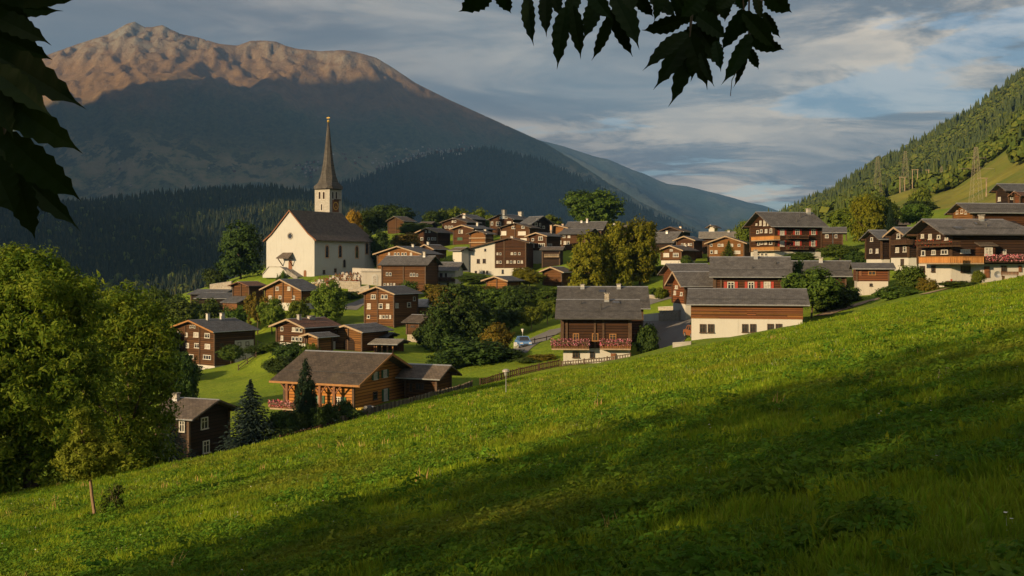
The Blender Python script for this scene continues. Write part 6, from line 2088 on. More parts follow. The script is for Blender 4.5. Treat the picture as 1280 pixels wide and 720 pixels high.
def instance_cloud(name, pos, scale, rot, kinds, pick):
    """One object of many small plants: points that carry turn, size and kind."""
    me = bpy.data.meshes.new(name)
    me.vertices.add(len(pos)); me.vertices.foreach_set('co', np.asarray(pos, np.float32).ravel())
    a = me.attributes.new('size', 'FLOAT', 'POINT'); a.data.foreach_set('value', np.asarray(scale, np.float32))
    a = me.attributes.new('turn', 'FLOAT_VECTOR', 'POINT'); a.data.foreach_set('vector', np.asarray(rot, np.float32).ravel())
    a = me.attributes.new('pick', 'INT', 'POINT'); a.data.foreach_set('value', np.asarray(pick, np.int32))
    o = link(name, me); tag(o, kind='stuff')
    c = bpy.data.collections.new(name + '_kinds')
    for i, m in enumerate(kinds):
        ob = bpy.data.objects.new('%02d_%s' % (i, m.name), m); c.objects.link(ob)
    ng = bpy.data.node_groups.new(name, 'GeometryNodeTree')
    ng.interface.new_socket('Geometry', in_out='INPUT', socket_type='NodeSocketGeometry')
    ng.interface.new_socket('Geometry', in_out='OUTPUT', socket_type='NodeSocketGeometry')
    gi = ng.nodes.new('NodeGroupInput'); go = ng.nodes.new('NodeGroupOutput')
    ci = ng.nodes.new('GeometryNodeCollectionInfo'); ci.inputs['Collection'].default_value = c
    ci.inputs['Separate Children'].default_value = True; ci.inputs['Reset Children'].default_value = True
    ip = ng.nodes.new('GeometryNodeInstanceOnPoints'); ip.inputs['Pick Instance'].default_value = True
    def attr(nm, dt):
        nd = ng.nodes.new('GeometryNodeInputNamedAttribute'); nd.data_type = dt; nd.inputs['Name'].default_value = nm
        return nd.outputs['Attribute']
    L = ng.links.new
    L(gi.outputs[0], ip.inputs['Points']); L(ci.outputs[0], ip.inputs['Instance'])
    L(attr('pick', 'INT'), ip.inputs['Instance Index']); L(attr('size', 'FLOAT'), ip.inputs['Scale']); L(attr('turn', 'FLOAT_VECTOR'), ip.inputs['Rotation'])
    L(ip.outputs[0], go.inputs[0])
    md = o.modifiers.new('scatter', 'NODES'); md.node_group = ng
    return o


def build_grass():
    rng = np.random.default_rng(31)
    kinds = [tuft_mesh(rng, 'grass_tuft', 18, .105, .0045, .09, 'grass_blade', .6) for _ in range(4)]
    kinds += [tuft_mesh(rng, 'grass_clump', 26, .09, .008, .22, 'grass_blade', .8) for _ in range(3)]
    kinds += [herb_mesh(rng, 'herb', 26, .085, .015, .11, 'herb_leaf') for _ in range(4)]
    kinds += [tuft_mesh(rng, 'far_tuft', 24, .075, .013, .42, 'grass_blade', .7) for _ in range(3)]
    kinds += [dots_mesh(rng, 'white_flower', 2, .12, .11, .014, 'petal_white')]
    kinds += [tuft_mesh(rng, 'straw', 7, .24, .005, .10, 'straw', .3)]
    kinds += [herb_mesh(rng, 'weed', 34, .26, .030, .16, 'herb_leaf') for _ in range(2)]
    kinds += [dots_mesh(rng, 'yellow_flower', 3, .2, .11, .011, 'petal_mixed')]
    kinds += [herb_mesh(rng, 'far_herb', 16, .09, .032, .32, 'herb_leaf')]
    names = [k.name.split('.')[0] for k in kinds]
    ix = lambda s: [i for i, k in enumerate(names) if k == s]
    P_, S_, K_ = [], [], []
    def zone(d0, d1, dens, picks, s0, s1, noise=None, pxa=-60, pxb=1340):
        # even over the ground inside the view wedge
        X0, X1 = (pxa - 640) / F, (pxb - 640) / F
        M = 7.0     # the growth goes on well past the sides of the view
        n = int(dens * (.5 * (X1 - X0) * (d1 * d1 - d0 * d0) + 2 * M * (d1 - d0)))
        d = np.sqrt(rng.uniform(d0 * d0, d1 * d1, n)); x = X0 * d - M + rng.random(n) * ((X1 - X0) * d + 2 * M)
        px = x / d * F + 640
        z = ground_z(x, d)
        vis = d < np.interp(px, [e[0] for e in EDGE], EDGE_D) * 1.12
        if noise is not None:
            vis &= fbm(x / noise[0], d / noise[0], noise[2], 3) > noise[1]
        x, d, z = x[vis], d[vis], z[vis]
        P_.append(np.stack([x, d, z], 1)); S_.append(rng.uniform(s0, s1, len(x))); K_.append(rng.choice(picks, len(x)))
    EDGE_D = [edge_dist(e[0]) for e in EDGE]
    T, CL, HB, FT, FL, ST, FH = ix('grass_tuft'), ix('grass_clump'), ix('herb'), ix('far_tuft'), ix('white_flower'), ix('straw'), ix('far_herb')
    zone(1.5, 13, 75, T, .7, 1.3)
    zone(1.5, 13, 85, HB, .7, 1.5, (1.1, .42, 5))
    zone(11, 26, 46, T + CL, .7, 1.25)
    zone(11, 26, 30, HB, .9, 1.6, (1.6, .44, 6))
    zone(24, 50, 17, CL + FT, .7, 1.15)
    zone(24, 50, 6, FH, .6, 1.1, (3, .46, 7))
    zone(48, 104, 8.0, FT, .7, 1.2)
    zone(48, 104, 2.5, FH, .7, 1.2, (5, .46, 8))
    zone(6, 30, .6, FL, .7, 1.2, (4, .47, 9))
    zone(28, 90, .40, FL, .8, 1.3, (9, .46, 10))
    zone(5, 30, .4, ST, .7, 1.1, (2.5, .57, 12))
    zone(28, 90, .12, ST, .8, 1.3, (6, .55, 13))
    WD, YF = ix('weed'), ix('yellow_flower')
    zone(4, 14, 3.2, WD, .5, 1.0, (1.3, .53, 22))
    zone(12, 34, .8, WD, .6, 1.2, (3, .52, 23))
    zone(8, 40, .8, YF, .8, 1.3, (3, .47, 24))
    zone(38, 95, .35, YF, .9, 1.5, (8, .47, 25))
    # taller unmown growth in clumps near the camera
    zone(5, 12, 5, CL, 1.0, 1.5, (1.4, .56, 14))
    pos = np.concatenate(P_); sc = np.concatenate(S_); k = np.concatenate(K_)
    rot = np.stack([rng.normal(size=len(pos)) * .08, rng.normal(size=len(pos)) * .08, rng.uniform(0, 6.283, len(pos))], 1)
    # a strip of dry stalks at the lower left
    print('grass points', len(pos))
    instance_cloud('grass', pos, sc, rot, kinds, k)


build_grass()

# ------------------------------------------------------------------ roads and walls
def ribbon(name, pts, width, mat, lift_=.07):
    pts = np.array(pts)[:, :2]
    seg = np.linalg.norm(np.diff(pts, axis=0), axis=1); s = np.concatenate([[0], np.cumsum(seg)])
    u = np.arange(0, s[-1], .8)
    # a smooth line through the points
    x = np.interp(u, s, pts[:, 0]); y = np.interp(u, s, pts[:, 1])
    k = np.ones(7) / 7
    x = np.convolve(np.pad(x, 3, mode='edge'), k, 'valid'); y = np.convolve(np.pad(y, 3, mode='edge'), k, 'valid')
    d = np.stack([np.gradient(x), np.gradient(y)], 1); d /= np.linalg.norm(d, axis=1, keepdims=True)
    nrm = np.stack([-d[:, 1], d[:, 0]], 1)
    w = np.linspace(-.5, .5, 7)
    wd = np.interp(u, s, width) if hasattr(width, '__len__') else np.full(len(u), width)
    X = x[:, None] + nrm[:, :1] * w * wd[:, None]; Y = y[:, None] + nrm[:, 1:] * w * wd[:, None]
    Z = ground_z(X, Y) + lift_
    o = link(name, grid_mesh(name, X, Y, Z, MATS[mat])); tag(o, kind='structure')
    return X, Y, Z


def kerb_line(name, X, Y, Z, mat='concrete', w=.25, h=.14):
    """A raised stone edge along one side of a ribbon."""
    mb = MB()
    for i in range(0, len(X) - 2, 2):
        mb.bar((X[i], Y[i], Z[i] + h / 2), (X[i + 2], Y[i + 2], Z[i + 2] + h / 2), w, h)
    o = mb.build(name, MATS[mat]); tag(o, kind='structure')


def build_roads():
    X, Y, Z = ribbon('village_road', [on_ground(a, 0, d) for a, d in ((824, 129), (832, 136), (837, 143), (838, 149), (830, 154), (817, 158), (803, 161), (785, 164))], [4.6, 5.0, 5.4, 5.6, 5.2, 4.6, 4.4, 4.2], 'asphalt')
    kerb_line('kerb', X[:, 0], Y[:, 0], Z[:, 0]) if X[5, 0] < X[5, -1] else kerb_line('kerb', X[:, -1], Y[:, -1], Z[:, -1])
    ribbon('side_road', [on_ground(a, 0, d) for a, d in ((839, 147), (852, 145), (868, 144))], 5, 'asphalt', .075)
    ribbon('upper_road', [at_pixel(*q) for q in ((800, 368), (810, 374), (824, 379))], 4.5, 'asphalt')
    ribbon('lower_road', [at_pixel(*q) for q in ((636, 446), (650, 436), (668, 427), (690, 416), (706, 408))], 4.6, 'asphalt')
    ribbon('church_lane', [at_pixel(*q) for q in ((432, 388), (445, 380), (456, 376), (470, 372))], 4, 'asphalt')
    ribbon('field_track', [at_pixel(*q) for q in ((1022, 398), (1050, 388), (1085, 376), (1110, 372))], 2.6, 'gravel')
    ribbon('garden_path', [at_pixel(*q) for q in ((1148, 370), (1180, 362), (1200, 358))], 1.6, 'gravel')


build_roads()


def wall(label, a, b, rows, thick, mat, name='stone_wall', coping=True, cat='wall'):
    """A wall between two pixels (px, d): rows are the rows of its top; it is founded below the ground."""
    (pa, da), (pb, db) = a, b
    A = P(pa, rows[0], da); B = P(pb, rows[1], db)
    root_xy = (A + B) / 2
    root = empty(name, (root_xy[0], root_xy[1], float(ground_z(root_xy[0], root_xy[1]))))
    tag(root, label, cat)
    d = B[:2] - A[:2]; n = np.array([-d[1], d[0]]) / np.linalg.norm(d) * thick / 2
    o = np.array(root.location)
    def c(pt, s, z): return (pt[0] + n[0] * s - o[0], pt[1] + n[1] * s - o[1], z - o[2])
    za = min(float(ground_z(A[0], A[1])), A[2]) - 1.5; zb = min(float(ground_z(B[0], B[1])), B[2]) - 1.5
    mb = MB(); mb.hexa([c(A, -1, za), c(B, -1, zb), c(B, 1, zb), c(A, 1, za), c(A, -1, A[2]), c(B, -1, B[2]), c(B, 1, B[2]), c(A, 1, A[2])])
    mb.build('masonry', MATS[mat], root)
    if coping:
        mb = MB(); k = 1.25
        mb.hexa([c(A, -k, A[2] + .004), c(B, -k, B[2] + .004), c(B, k, B[2] + .004), c(A, k, A[2] + .004), c(A, -k, A[2] + .12), c(B, -k, B[2] + .12), c(B, k, B[2] + .12), c(A, k, A[2] + .12)])
        mb.build('coping', MATS['concrete'], root)
    return root


def build_walls():
    wall('lower stone retaining wall of the churchyard', (417, 238), (451, 236), (351.5, 352.5), .6, 'stone_wall')
    wall('stone retaining wall sloping below the churchyard wall', (436, 231), (462, 229), (362, 357), .5, 'stone_wall')
    wall('pale upper wall behind the rows of graves', (441, 247), (477, 245), (335.3, 337), .5, 'plaster_grey')
    wall('rough stone wall at the left end of the churchyard', (263, 252), (290, 250), (356, 352), .5, 'stone_wall')
    wall('sloping pale concrete wall at the road bend', (806, 160), (826, 157), (393, 391), .8, 'plaster_white', coping=False)
    wall('upper low stone terrace wall right of the road bend', (824, 166), (850, 163), (384.5, 383), .5, 'stone_wall')
    wall('lower low stone terrace wall right of the road bend', (826, 156), (850, 152), (389.5, 388.5), .5, 'stone_wall')
    wall('low concrete wall with two pale panels at the barn corner', (841, 117.5), (864, 117), (429.5, 428), .4, 'concrete')
    wall('stone wall between the dark brown barn and the thicket', (676, 219), (690, 217), (372, 371), .5, 'stone_wall')
    wall('low stone wall by the upper road', (806, 192), (822, 186), (367.5, 371), .5, 'stone_wall')
    # the little chapel of the churchyard
    root = empty('chapel_niche', P(465, 357, 240)); tag(root, 'small grey chapel with a pale arched door beside the graves', 'chapel')
    mb = MB(); mb.box(-2.3, 2.3, 0, 3, -2, 3.0); mb.build('wall', MATS['plaster_grey'], root)
    mb = MB(); mb.box(-2.5, 2.5, -.2, 3.2, 3.004, 3.25); mb.build('roof', MATS['concrete'], root)
    mb = MB(); mb.prism(arch_poly(1.3, 2.3), 'y', -.09, -.003); d = mb.build('surround', MATS['plaster_church'], root, (.6, 0, 1.35))
    mb = MB(); mb.prism(arch_poly(.7, 1.8), 'y', -.12, -.092); mb.build('door', MATS['curtain'], d, (0, 0, -.1))
    root = empty('gate_pillar', P(459, 350, 240.5)); tag(root, 'white pillar between the graves and small grey chapel', 'pillar')
    mb = MB(); mb.box(-.35, .35, -.3, .3, -1, 1.9); mb.build('shaft', MATS['plaster_church'], root)
    mb = MB(); mb.box(-.42, .42, -.37, .37, 1.904, 2.02); mb.build('cap', MATS['concrete'], root)


build_walls()


def build_graves():
    rng = np.random.default_rng(8)
    mb = MB(); mb.box(-.06, .06, -.05, .05, -.25, 1.15); cross = mb.mesh('post', MATS['plank_mid'])
    mb = MB(); mb.box(-.34, .34, -.045, .045, .68, .82); arm = mb.mesh('arm', MATS['plank_mid'])
    mb = MB(); mb.box(-.4, .4, -.08, .08, -.2, .75); mb.prism([(-.4, .752), (.4, .752), (.25, .95), (-.25, .95)], 'y', -.08, .08); slab = mb.mesh('headstone', MATS['concrete'])
    fl = [leafy_clump(rng, [(-.45, .45, -1.0, -.15, .02, .38)], 60, .09, m, 'flowers') for m in ('petal_mixed', 'petal_red', 'petal_white')]
    n = 0
    for row, (xa, xb, d, dz) in enumerate([(398, 454, 242, 0), (410, 456, 244.2, 0), (418, 458, 246.2, 0), (427, 458, 248, 0), (392, 446, 239.6, 0)]):
        k = int((xb - xa) / 4.3)
        for j in range(k):
            px = xa + (xb - xa) * (j + .5) / k + rng.uniform(-.5, .5)
            x, y = XY(px, d)
            z = float(ground_z(x, y))
            # the graves stand on terraces that climb to the upper wall
            z = max(z, (HOR - np.interp(row, [0, 1, 2, 3, 4], [347.2, 344.8, 342.4, 340.3, 349.6])) / F * d - .9)
            iscross = rng.random() < .7
            r = empty('grave_cross' if iscross else 'gravestone', (x, y, z), R(-30) + rng.normal() * .06)
            wh = ('second row from the front', 'third row from the front', 'fourth row from the front', 'rear row under the upper wall', 'front row by the church corner')[row]
            tag(r, ('wooden grave cross over flowers, churchyard ' if iscross else 'grey headstone over flowers, churchyard ') + wh, 'grave', ('wooden crosses, churchyard ' if iscross else 'headstones, churchyard ') + wh)
            if iscross: link('post', cross, r); link('arm', arm, r)
            else: link('headstone', slab, r)
            f = link('flowers', fl[rng.integers(0, 3)], r); f['kind'] = 'stuff'
            bb = MB(); 
            if 'bed' not in MESH_CACHE:
                bb.box(-.5, .5, -1.1, -.12, -1.2, .02); MESH_CACHE['bed'] = bb.mesh('bed', MATS['gravel'])
            link('bed', MESH_CACHE['bed'], r); n += 1


build_graves()


def fence(label, pts, h, mat, step=.22, rails=2, post_mat='trim_dark', name='picket_fence', w=.07, gap_posts=2.4):
    """Posts, rails and upright boards that follow the ground; pts are (px, d) or world places."""
    Q = [np.array([*XY(*p), 0.0]) if len(p) == 2 else np.array(p) for p in pts]
    L = [0]
    for a, b in zip(Q[:-1], Q[1:]): L.append(L[-1] + np.linalg.norm((b - a)[:2]))
    def at(s):
        x = np.interp(s, L, [q[0] for q in Q]); y = np.interp(s, L, [q[1] for q in Q]); return np.array([x, y, float(ground_z(x, y))])
    o = at(0); root = empty(name, o); tag(root, label, 'fence')
    loc = lambda v: tuple(np.asarray(v) - o)
    k = max(1, int(L[-1] / gap_posts)); prev = None
    for i in range(k + 1):
        p = at(L[-1] * i / k)
        mb = MB(); a = loc(p); mb.box(a[0] - .06, a[0] + .06, a[1] - .06, a[1] + .06, a[2] - .4, a[2] + h + .08); mb.build('post', MATS[post_mat], root)
        if prev is not None:
            for r in range(rails):
                z = h * (.25 + .6 * r / max(1, rails - 1)) if rails > 1 else h * .8
                mb = MB(); a, b = loc(prev + [0, .075, z]), loc(p + [0, .075, z]); mb.bar(a, b, .045, .11); mb.build('rail', MATS[mat], root)
        prev = p
    if step:
        mb = MB(); n = int(L[-1] / step); rng = np.random.default_rng(4)
        for i in range(n):
            p = at(step * (i + .5)); a = loc(p); hh = h * rng.uniform(.92, 1.05)
            mb.box(a[0] - w, a[0] + w, a[1] - .02, a[1] + .02, a[2] + .05, a[2] + hh)
        s = mb.build('pickets', MATS[mat], root); s['kind'] = 'stuff'
    return root


def build_fences():
    fence('brown picket fence along the brow below the blue car', [(600, 124), (640, 126), (668, 127), (700, 127.5)], .85, 'plank_dark', .24)
    fence('grey fence in front of the white ground floor with pink-flowered balconies', [(702, 127.3), (745, 126.6), (788, 126.2)], 0.6, 'plank_grey', .3)
    fence('dark plank fence climbing the slope below the orange chalet', [(425, 105), (450, 108), (480, 110), (510, 112), (545, 115), (590, 121)], 1.0, 'plank_grey', .2, w=.085)
    fence('low dark fence at the lower end of the orange chalet garden', [(350, 98), (385, 101), (424, 104.7)], .8, 'plank_dark', .22)
    fence('pale picket row along the churchyard left of the church', [(287, 253), (330, 249)], 1.15, 'plank_mid', .32, post_mat='trim_pale', w=.1)
    fence('pale rail fence right of the orchard below the light brown house', [(322, 196), (346, 192)], .9, 'plank_grey', 0, post_mat='trim_pale', name='rail_fence')
    fence('short rail fence on the pasture beside the tall log house', [(298, 163), (320, 168)], .8, 'plank_grey', 0, name='rail_fence')
    fence('railing between the road and blue car', [(655, 157), (676, 160), (700, 162)], .9, 'plank_dark', 0, name='rail_fence')


build_fences()


# ------------------------------------------------------------------ lamps, car, garden things
def lamp_post(label, px, d, row_top, head, h=None, dome=False):
    x, y = XY(px, d); z = float(ground_z(x, y)); top = (HOR - row_top) / F * d - z
    r = empty('street_lamp', (x, y, z)); tag(r, label, 'street lamp')
    mb = MB(); mb.tube([(0, 0, -.4), (0, 0, top - head * .9)], [.05 if not dome else .022, .035 if not dome else .016], 8); mb.build('pole', MATS['paint_white' if not dome else 'metal_grey'], r)
    n = 12
    mb = MB()
    if dome:
        mb.tube([(0, 0, top - head * .45), (0, 0, top - head * .2), (0, 0, top - head * .05), (0, 0, top)], [head * .6, head * .55, head * .35, .01], n)
        mb.build('lamp_hood', MATS['curtain'], r)
        mb = MB(); mb.tube([(0, 0, top - head * 1.05), (0, 0, top - head * .46)], [head * .22, head * .36], n); mb.build('lamp_glass', MATS['metal_grey'], r)
    else:
        mb.tube([(0, 0, top - head * .16), (0, 0, top - head * .05), (0, 0, top)], [head * .5, head * .48, .02], n); mb.build('lamp_hood', MATS['paint_white'], r)
        mb = MB(); mb.tube([(0, 0, top - head * .9), (0, 0, top - head * .165)], [head * .18, head * .40], n); mb.build('lamp_glass', MATS['paint_white'], r)


lamp_post('white street lamp with a conical head beside the lower road', 653.3, 159, 411, .5)
lamp_post('low grey lamp with a domed white hood on the upper edge of the meadow', 632.5, 51, 461, .30, dome=True)


def car(label, loc, rz, paint, group=None):
    r = empty('parked_car', loc, rz); tag(r, label, 'car')
    mb = MB()   # body: side outline pushed across, with a narrower cabin
    side = [(-2.0, .28), (-2.05, .62), (-1.95, .86), (-1.1, .95), (1.0, .93), (1.9, .80), (2.02, .58), (1.98, .28)]
    mb.prism([(x, z) for x, z in side], 'y', -.82, .82); mb.build('body', MATS[paint], r)
    def cab(w0, w1, x, mat, name):
        m = MB(); b = [(-1.05 + x, -w0, .952), (1.0 - x, -w0, .94), (1.0 - x, w0, .94), (-1.05 + x, w0, .952), (-.75 + x, -w1, 1.42), (.35 - x, -w1, 1.42), (.35 - x, w1, 1.42), (-.75 + x, w1, 1.42)]
        m.hexa(b); return m.build(name, MATS[mat], r)
    cab(.76, .62, 0, 'glass_dark', 'window_glass')
    m = MB(); m.box(-.80, .40, -.64, .64, 1.424, 1.475); m.build('roof', MATS[paint], r)
    for y in (-1, 1):
        for a, b in (((-1.05, .77 * y, .95), (-.76, .63 * y, 1.43)), ((.99, .77 * y, .94), (.36, .63 * y, 1.43)), ((-.2, .77 * y, .95), (-.2, .635 * y, 1.43))):
            m = MB(); m.bar(a, b, .07); m.build('pillar', MATS[paint], r)
    for x in (-1.25, 1.3):
        for y in (-.78, .78):
            m = MB(); m.tube([(x, y - .1, .31), (x, y + .1, .31)], .31, 14); w = m.build('wheel', MATS['rubber'], r)
            m = MB(); yy = y + (.105 if y > 0 else -.105); m.tube([(x, yy - .01, .31), (x, yy + .01, .31)], .19, 10); m.build('rim', MATS['metal_grey'], w)
    for y in (-.6, .6):
        m = MB(); m.box(1.93, 2.03, y - .18, y + .18, .60, .74); m.build('headlight', MATS['paint_white'], r)
        m = MB(); m.box(-2.07, -1.99, y - .16, y + .16, .62, .8); m.build('tail_light', MATS['paint_red'], r)
    m = MB(); m.box(1.99, 2.06, -.78, .78, .32, .46); m.build('bumper', MATS['rubber'], r)
    m = MB(); m.box(2.0, 2.06, -.3, .3, .5, .6); m.build('grille', MATS['metal_dark'], r)
    return r


q = on_ground(654, 443, 150); car('light blue car parked nose out among the bushes', q, R(-80), 'paint_blue')
q = on_ground(868.5, 421, 131); car('rust orange car parked behind the corner of the white barn', q, R(-82), 'paint_rust')


def chair(label, loc, rz, mat):
    r = empty('garden_chair', loc, rz); tag(r, label, 'chair')
    m = MB(); m.box(-.24, .24, -.24, .24, .42, .46); m.build('seat', MATS[mat], r)
    m = MB(); m.box(-.24, .24, .20, .24, .462, .92); m.build('backrest', MATS[mat], r)
    for x in (-.21, .21):
        for y in (-.21, .21):
            m = MB(); m.box(x - .025, x + .025, y - .025, y + .025, 0, .418); m.build('leg', MATS[mat], r)
        m = MB(); m.box(x - .03, x + .03, -.24, .196, .63, .67); m.build('armrest', MATS[mat], r)


def table(label, loc, rz, w, l, mat):
    r = empty('garden_table', loc, rz); tag(r, label, 'table')
    m = MB(); m.box(-l / 2, l / 2, -w / 2, w / 2, .70, .75); m.build('tabletop', MATS[mat], r)
    for x in (-1, 1):
        for y in (-1, 1):
            m = MB(); m.box(x * (l / 2 - .1) - .035, x * (l / 2 - .1) + .035, y * (w / 2 - .1) - .035, y * (w / 2 - .1) + .035, -.1, .698); m.build('leg', MATS[mat], r)


def garden_things():
    chair('white garden chair at the gable of orange chalet', on_ground(467, 505, 110.5), R(30), 'paint_white')
    chair('white chair left of the parked blue car', on_ground(645, 443, 149), R(20), 'paint_white')
    table('grey garden table on the terrace of orange chalet', on_ground(440, 512, 109.5), R(60), .9, 1.9, 'concrete')
    r = empty('storage_box', on_ground(451, 510, 110.5), R(60)); tag(r, 'yellow box standing by the corner of orange chalet', 'box')
    m = MB(); m.box(-.35, .35, -.3, .3, 0, .95); m.build('crate', MATS['yellow_plastic'], r); m = MB(); m.box(-.38, .38, -.33, .33, .954, 1.02); m.build('lid', MATS['yellow_plastic'], r)
    r = empty('barbecue_grill', on_ground(460, 508, 110.5), R(60)); tag(r, 'black barbecue grill beside white garden chair', 'grill')
    m = MB(); m.tube([(-.45, 0, .85), (-.4, 0, .85), (.4, 0, .85), (.45, 0, .85)], [.1, .3, .3, .1], 10); m.build('drum', MATS['metal_dark'], r)
    for x in (-.3, .3):
        for y in (-.2, .2):
            m = MB(); m.box(x - .02, x + .02, y - .02, y + .02, 0, .65); m.build('leg', MATS['metal_dark'], r)
    # flag
    x, y = XY(620.5, 166); z = float(ground_z(x, y)); zt = (HOR - 414) / F * 166
    r = empty('flag', (x, y, z)); tag(r, 'small limp red and white flag on a pole among the bushes', 'flag')
    m = MB(); m.tube([(0, 0, -.3), (0, 0, zt - z)], .035, 6); m.build('pole', MATS['paint_white'], r)
    h = zt - z
    for nm, a, b, mt in (('red_cloth', h - .75, h - .05, 'paint_red'), ('white_cloth', h - 1.6, h - .753, 'paint_white')):
        V = []; Fc = []
        for i in range(5):
            u = i / 4; V += [(.04 + .38 * u, -.05 + .08 * math.sin(u * 7), a), (.04 + .38 * u, -.05 + .08 * math.sin(u * 7 + .5), b), (.04 + .38 * u, -.02 + .08 * math.sin(u * 7), a), (.04 + .38 * u, -.02 + .08 * math.sin(u * 7 + .5), b)]
        for i in range(4):
            k = 4 * i; Fc += [(k, k + 4, k + 5, k + 1), (k + 2, k + 3, k + 7, k + 6), (k, k + 2, k + 6, k + 4), (k + 1, k + 5, k + 7, k + 3)]
        Fc += [(0, 1, 3, 2), (16, 18, 19, 17)]
        m = MB(); m.add(V, Fc); m.build(nm, MATS[mt], r)
    # terrace of the big chalet: round table, two benches, a post
    table('dark wooden table on the terrace of the big right-hand chalet', on_ground(1172, 352, 132.5), R(5), 1.0, 2.4, 'wood_dark')
    chair('reddish chair left of the terrace table', on_ground(1158, 352, 132.5), R(90), 'shutter_red')
    chair('reddish chair right of the terrace table', on_ground(1187, 352, 132), R(-90), 'shutter_red')
    r = empty('wooden_bench', on_ground(1264, 344, 130), R(4)); tag(r, 'brown bench against the white wall of big right-hand chalet', 'bench')
    for k in range(3):
        m = MB(); m.box(-1.1, 1.1, -.25 + k * .17, -.11 + k * .17, .43, .47); m.build('seat_board', MATS['plank_mid'], r)
    for k in range(2):
        m = MB(); m.box(-1.1, 1.1, .28, .32, .58 + k * .2, .74 + k * .2); m.build('back_board', MATS['plank_mid'], r)
    for x in (-.95, .95):
        m = MB(); m.box(x - .04, x + .04, -.24, .276, -.1, .428); m.build('leg', MATS['trim_dark'], r)
        m = MB(); m.box(x - .04, x + .04, .322, .37, .3, .95); m.build('back_post', MATS['trim_dark'], r)
    r = empty('satellite_dish', P(1247, 343, 133.2)); tag(r, 'grey satellite dish low on the white wall of big chalet', 'satellite dish')
    m = MB(); n = 14; V = [(0, .12, 0)] + [(.42 * math.cos(2 * math.pi * i / n), -.02, .42 * math.sin(2 * math.pi * i / n)) for i in range(n)] + [(0, .16, 0)]
    m.add(V, [(0, 1 + i, 1 + (i + 1) % n) for i in range(n)] + [(n + 1, 1 + (i + 1) % n, 1 + i) for i in range(n)]); m.build('dish', MATS['metal_grey'], r)
    m = MB(); m.bar((0, .15, 0), (0, .5, -.3), .05); m.build('bracket', MATS['metal_dark'], r)
    # roses
    rng = np.random.default_rng(9)
    for i, (px, py, w, h, d, m_) in enumerate([(352, 528, 26, 17, 101, 'petal_white'), (372, 527, 22, 18, 102.5, 'petal_white'), (395, 522, 24, 22, 103.5, 'petal_white'), (412, 519, 20, 19, 105, 'petal_white'), (428, 514, 22, 16, 107, 'petal_mixed')]):
        lab = ['leftmost white rose bush of the row below the orange chalet', 'white rose bush left of the pointed conifer', 'white rose bush right under the pointed conifer', 'white rose bush below the green-shuttered window', 'orange rose bush at the upper end of the rose row'][i]
        r = plant(lab, px, py, w, h, d, 'bush', 'leaf_dark', group='rose bushes below the orange chalet', name='rose_bush')
        wm, hm = w / F * d, h / F * d
        f = link('roses', leafy_clump(rng, [(-wm * .42, wm * .42, -wm * .5, wm * .1, .15, hm)], 95, .085, m_, 'roses'), r); f['kind'] = 'stuff'; f.rotation_euler = (0, 0, -r.rotation_euler[2])


garden_things()


# ------------------------------------------------------------------ pylons on the hillside
def hill_at(px, row, G=None, alt=None):
    for g in (G or FRONT_G,) + ((alt,) if alt else ()):
        PX, T, X, Y, Z = g
        i = int(np.clip(round((px - PX[0, 0]) / (PX[0, -1] - PX[0, 0]) * (PX.shape[1] - 1)), 0, PX.shape[1] - 1))
        rows = HOR - Z[:, i] / Y[:, i] * F
        k = np.nonzero(rows <= row)[0]
        if len(k):
            j = k[0]; return np.array([(px - 640) / F * Y[j, i], Y[j, i], Z[j, i]])
    j = np.argmax(Z[:, i] / Y[:, i]); return np.array([(px - 640) / F * Y[j, i], Y[j, i], Z[j, i]])


def pylon(label, px, base_row, top_row, arms, rz=0.0, wfac=1.0, G=None):
    p = hill_at(px, base_row, G); H_ = (HOR - top_row) / F * p[1] - p[2]; s = p[1] / F
    r = empty('power_pylon', p, rz); tag(r, label, 'pylon', 'power pylons on the hillside')
    t = .06 * wfac * max(1, p[1] / 420)
    b = H_ * .095; tp = H_ * .022
    lv = [0, .22, .42, .58, .72, .84, .93, 1.0]
    def c(f, sx, sy): k = b + (tp - b) * f; return (sx * k, sy * k, H_ * f - (.5 if f == 0 else 0))
    for sx, sy in ((-1, -1), (1, -1), (1, 1), (-1, 1)):
        m = MB(); m.bar(c(0, sx, sy), c(1, sx, sy), t); m.build('leg', MATS['lattice_steel'], r)
    m = MB()
    for a, e in zip(lv[:-1], lv[1:]):
        for (s1, s2) in (((-1, -1), (1, -1)), ((1, -1), (1, 1)), ((1, 1), (-1, 1)), ((-1, 1), (-1, -1))):
            m.bar(c(a, *s1), c(e, *s2), t * .55); m.bar(c(a, *s2), c(e, *s1), t * .55); m.bar(c(e, *s1), c(e, *s2), t * .55)
    o = m.build('bracing', MATS['lattice_steel'], r); o['kind'] = 'stuff'
    for row, l, rr in arms:
        z = (HOR - row) / F * p[1] - p[2]
        m = MB(); x0, x1 = -l * s, rr * s
        m.bar((x0, 0, z), (x1, 0, z), t * .9); m.bar((x0, 0, z), (0, .1, z + H_ * .03), t * .5); m.bar((x1, 0, z), (0, .1, z + H_ * .03), t * .5)
        m.build('crossarm', MATS['lattice_steel'], r)
        for x in (x0, x1):
            m = MB(); m.tube([(x, 0, z), (x, 0, z - H_ * .06)], [t * .6, t * .6], 6); m.build('insulator', MATS['metal_dark'], r)


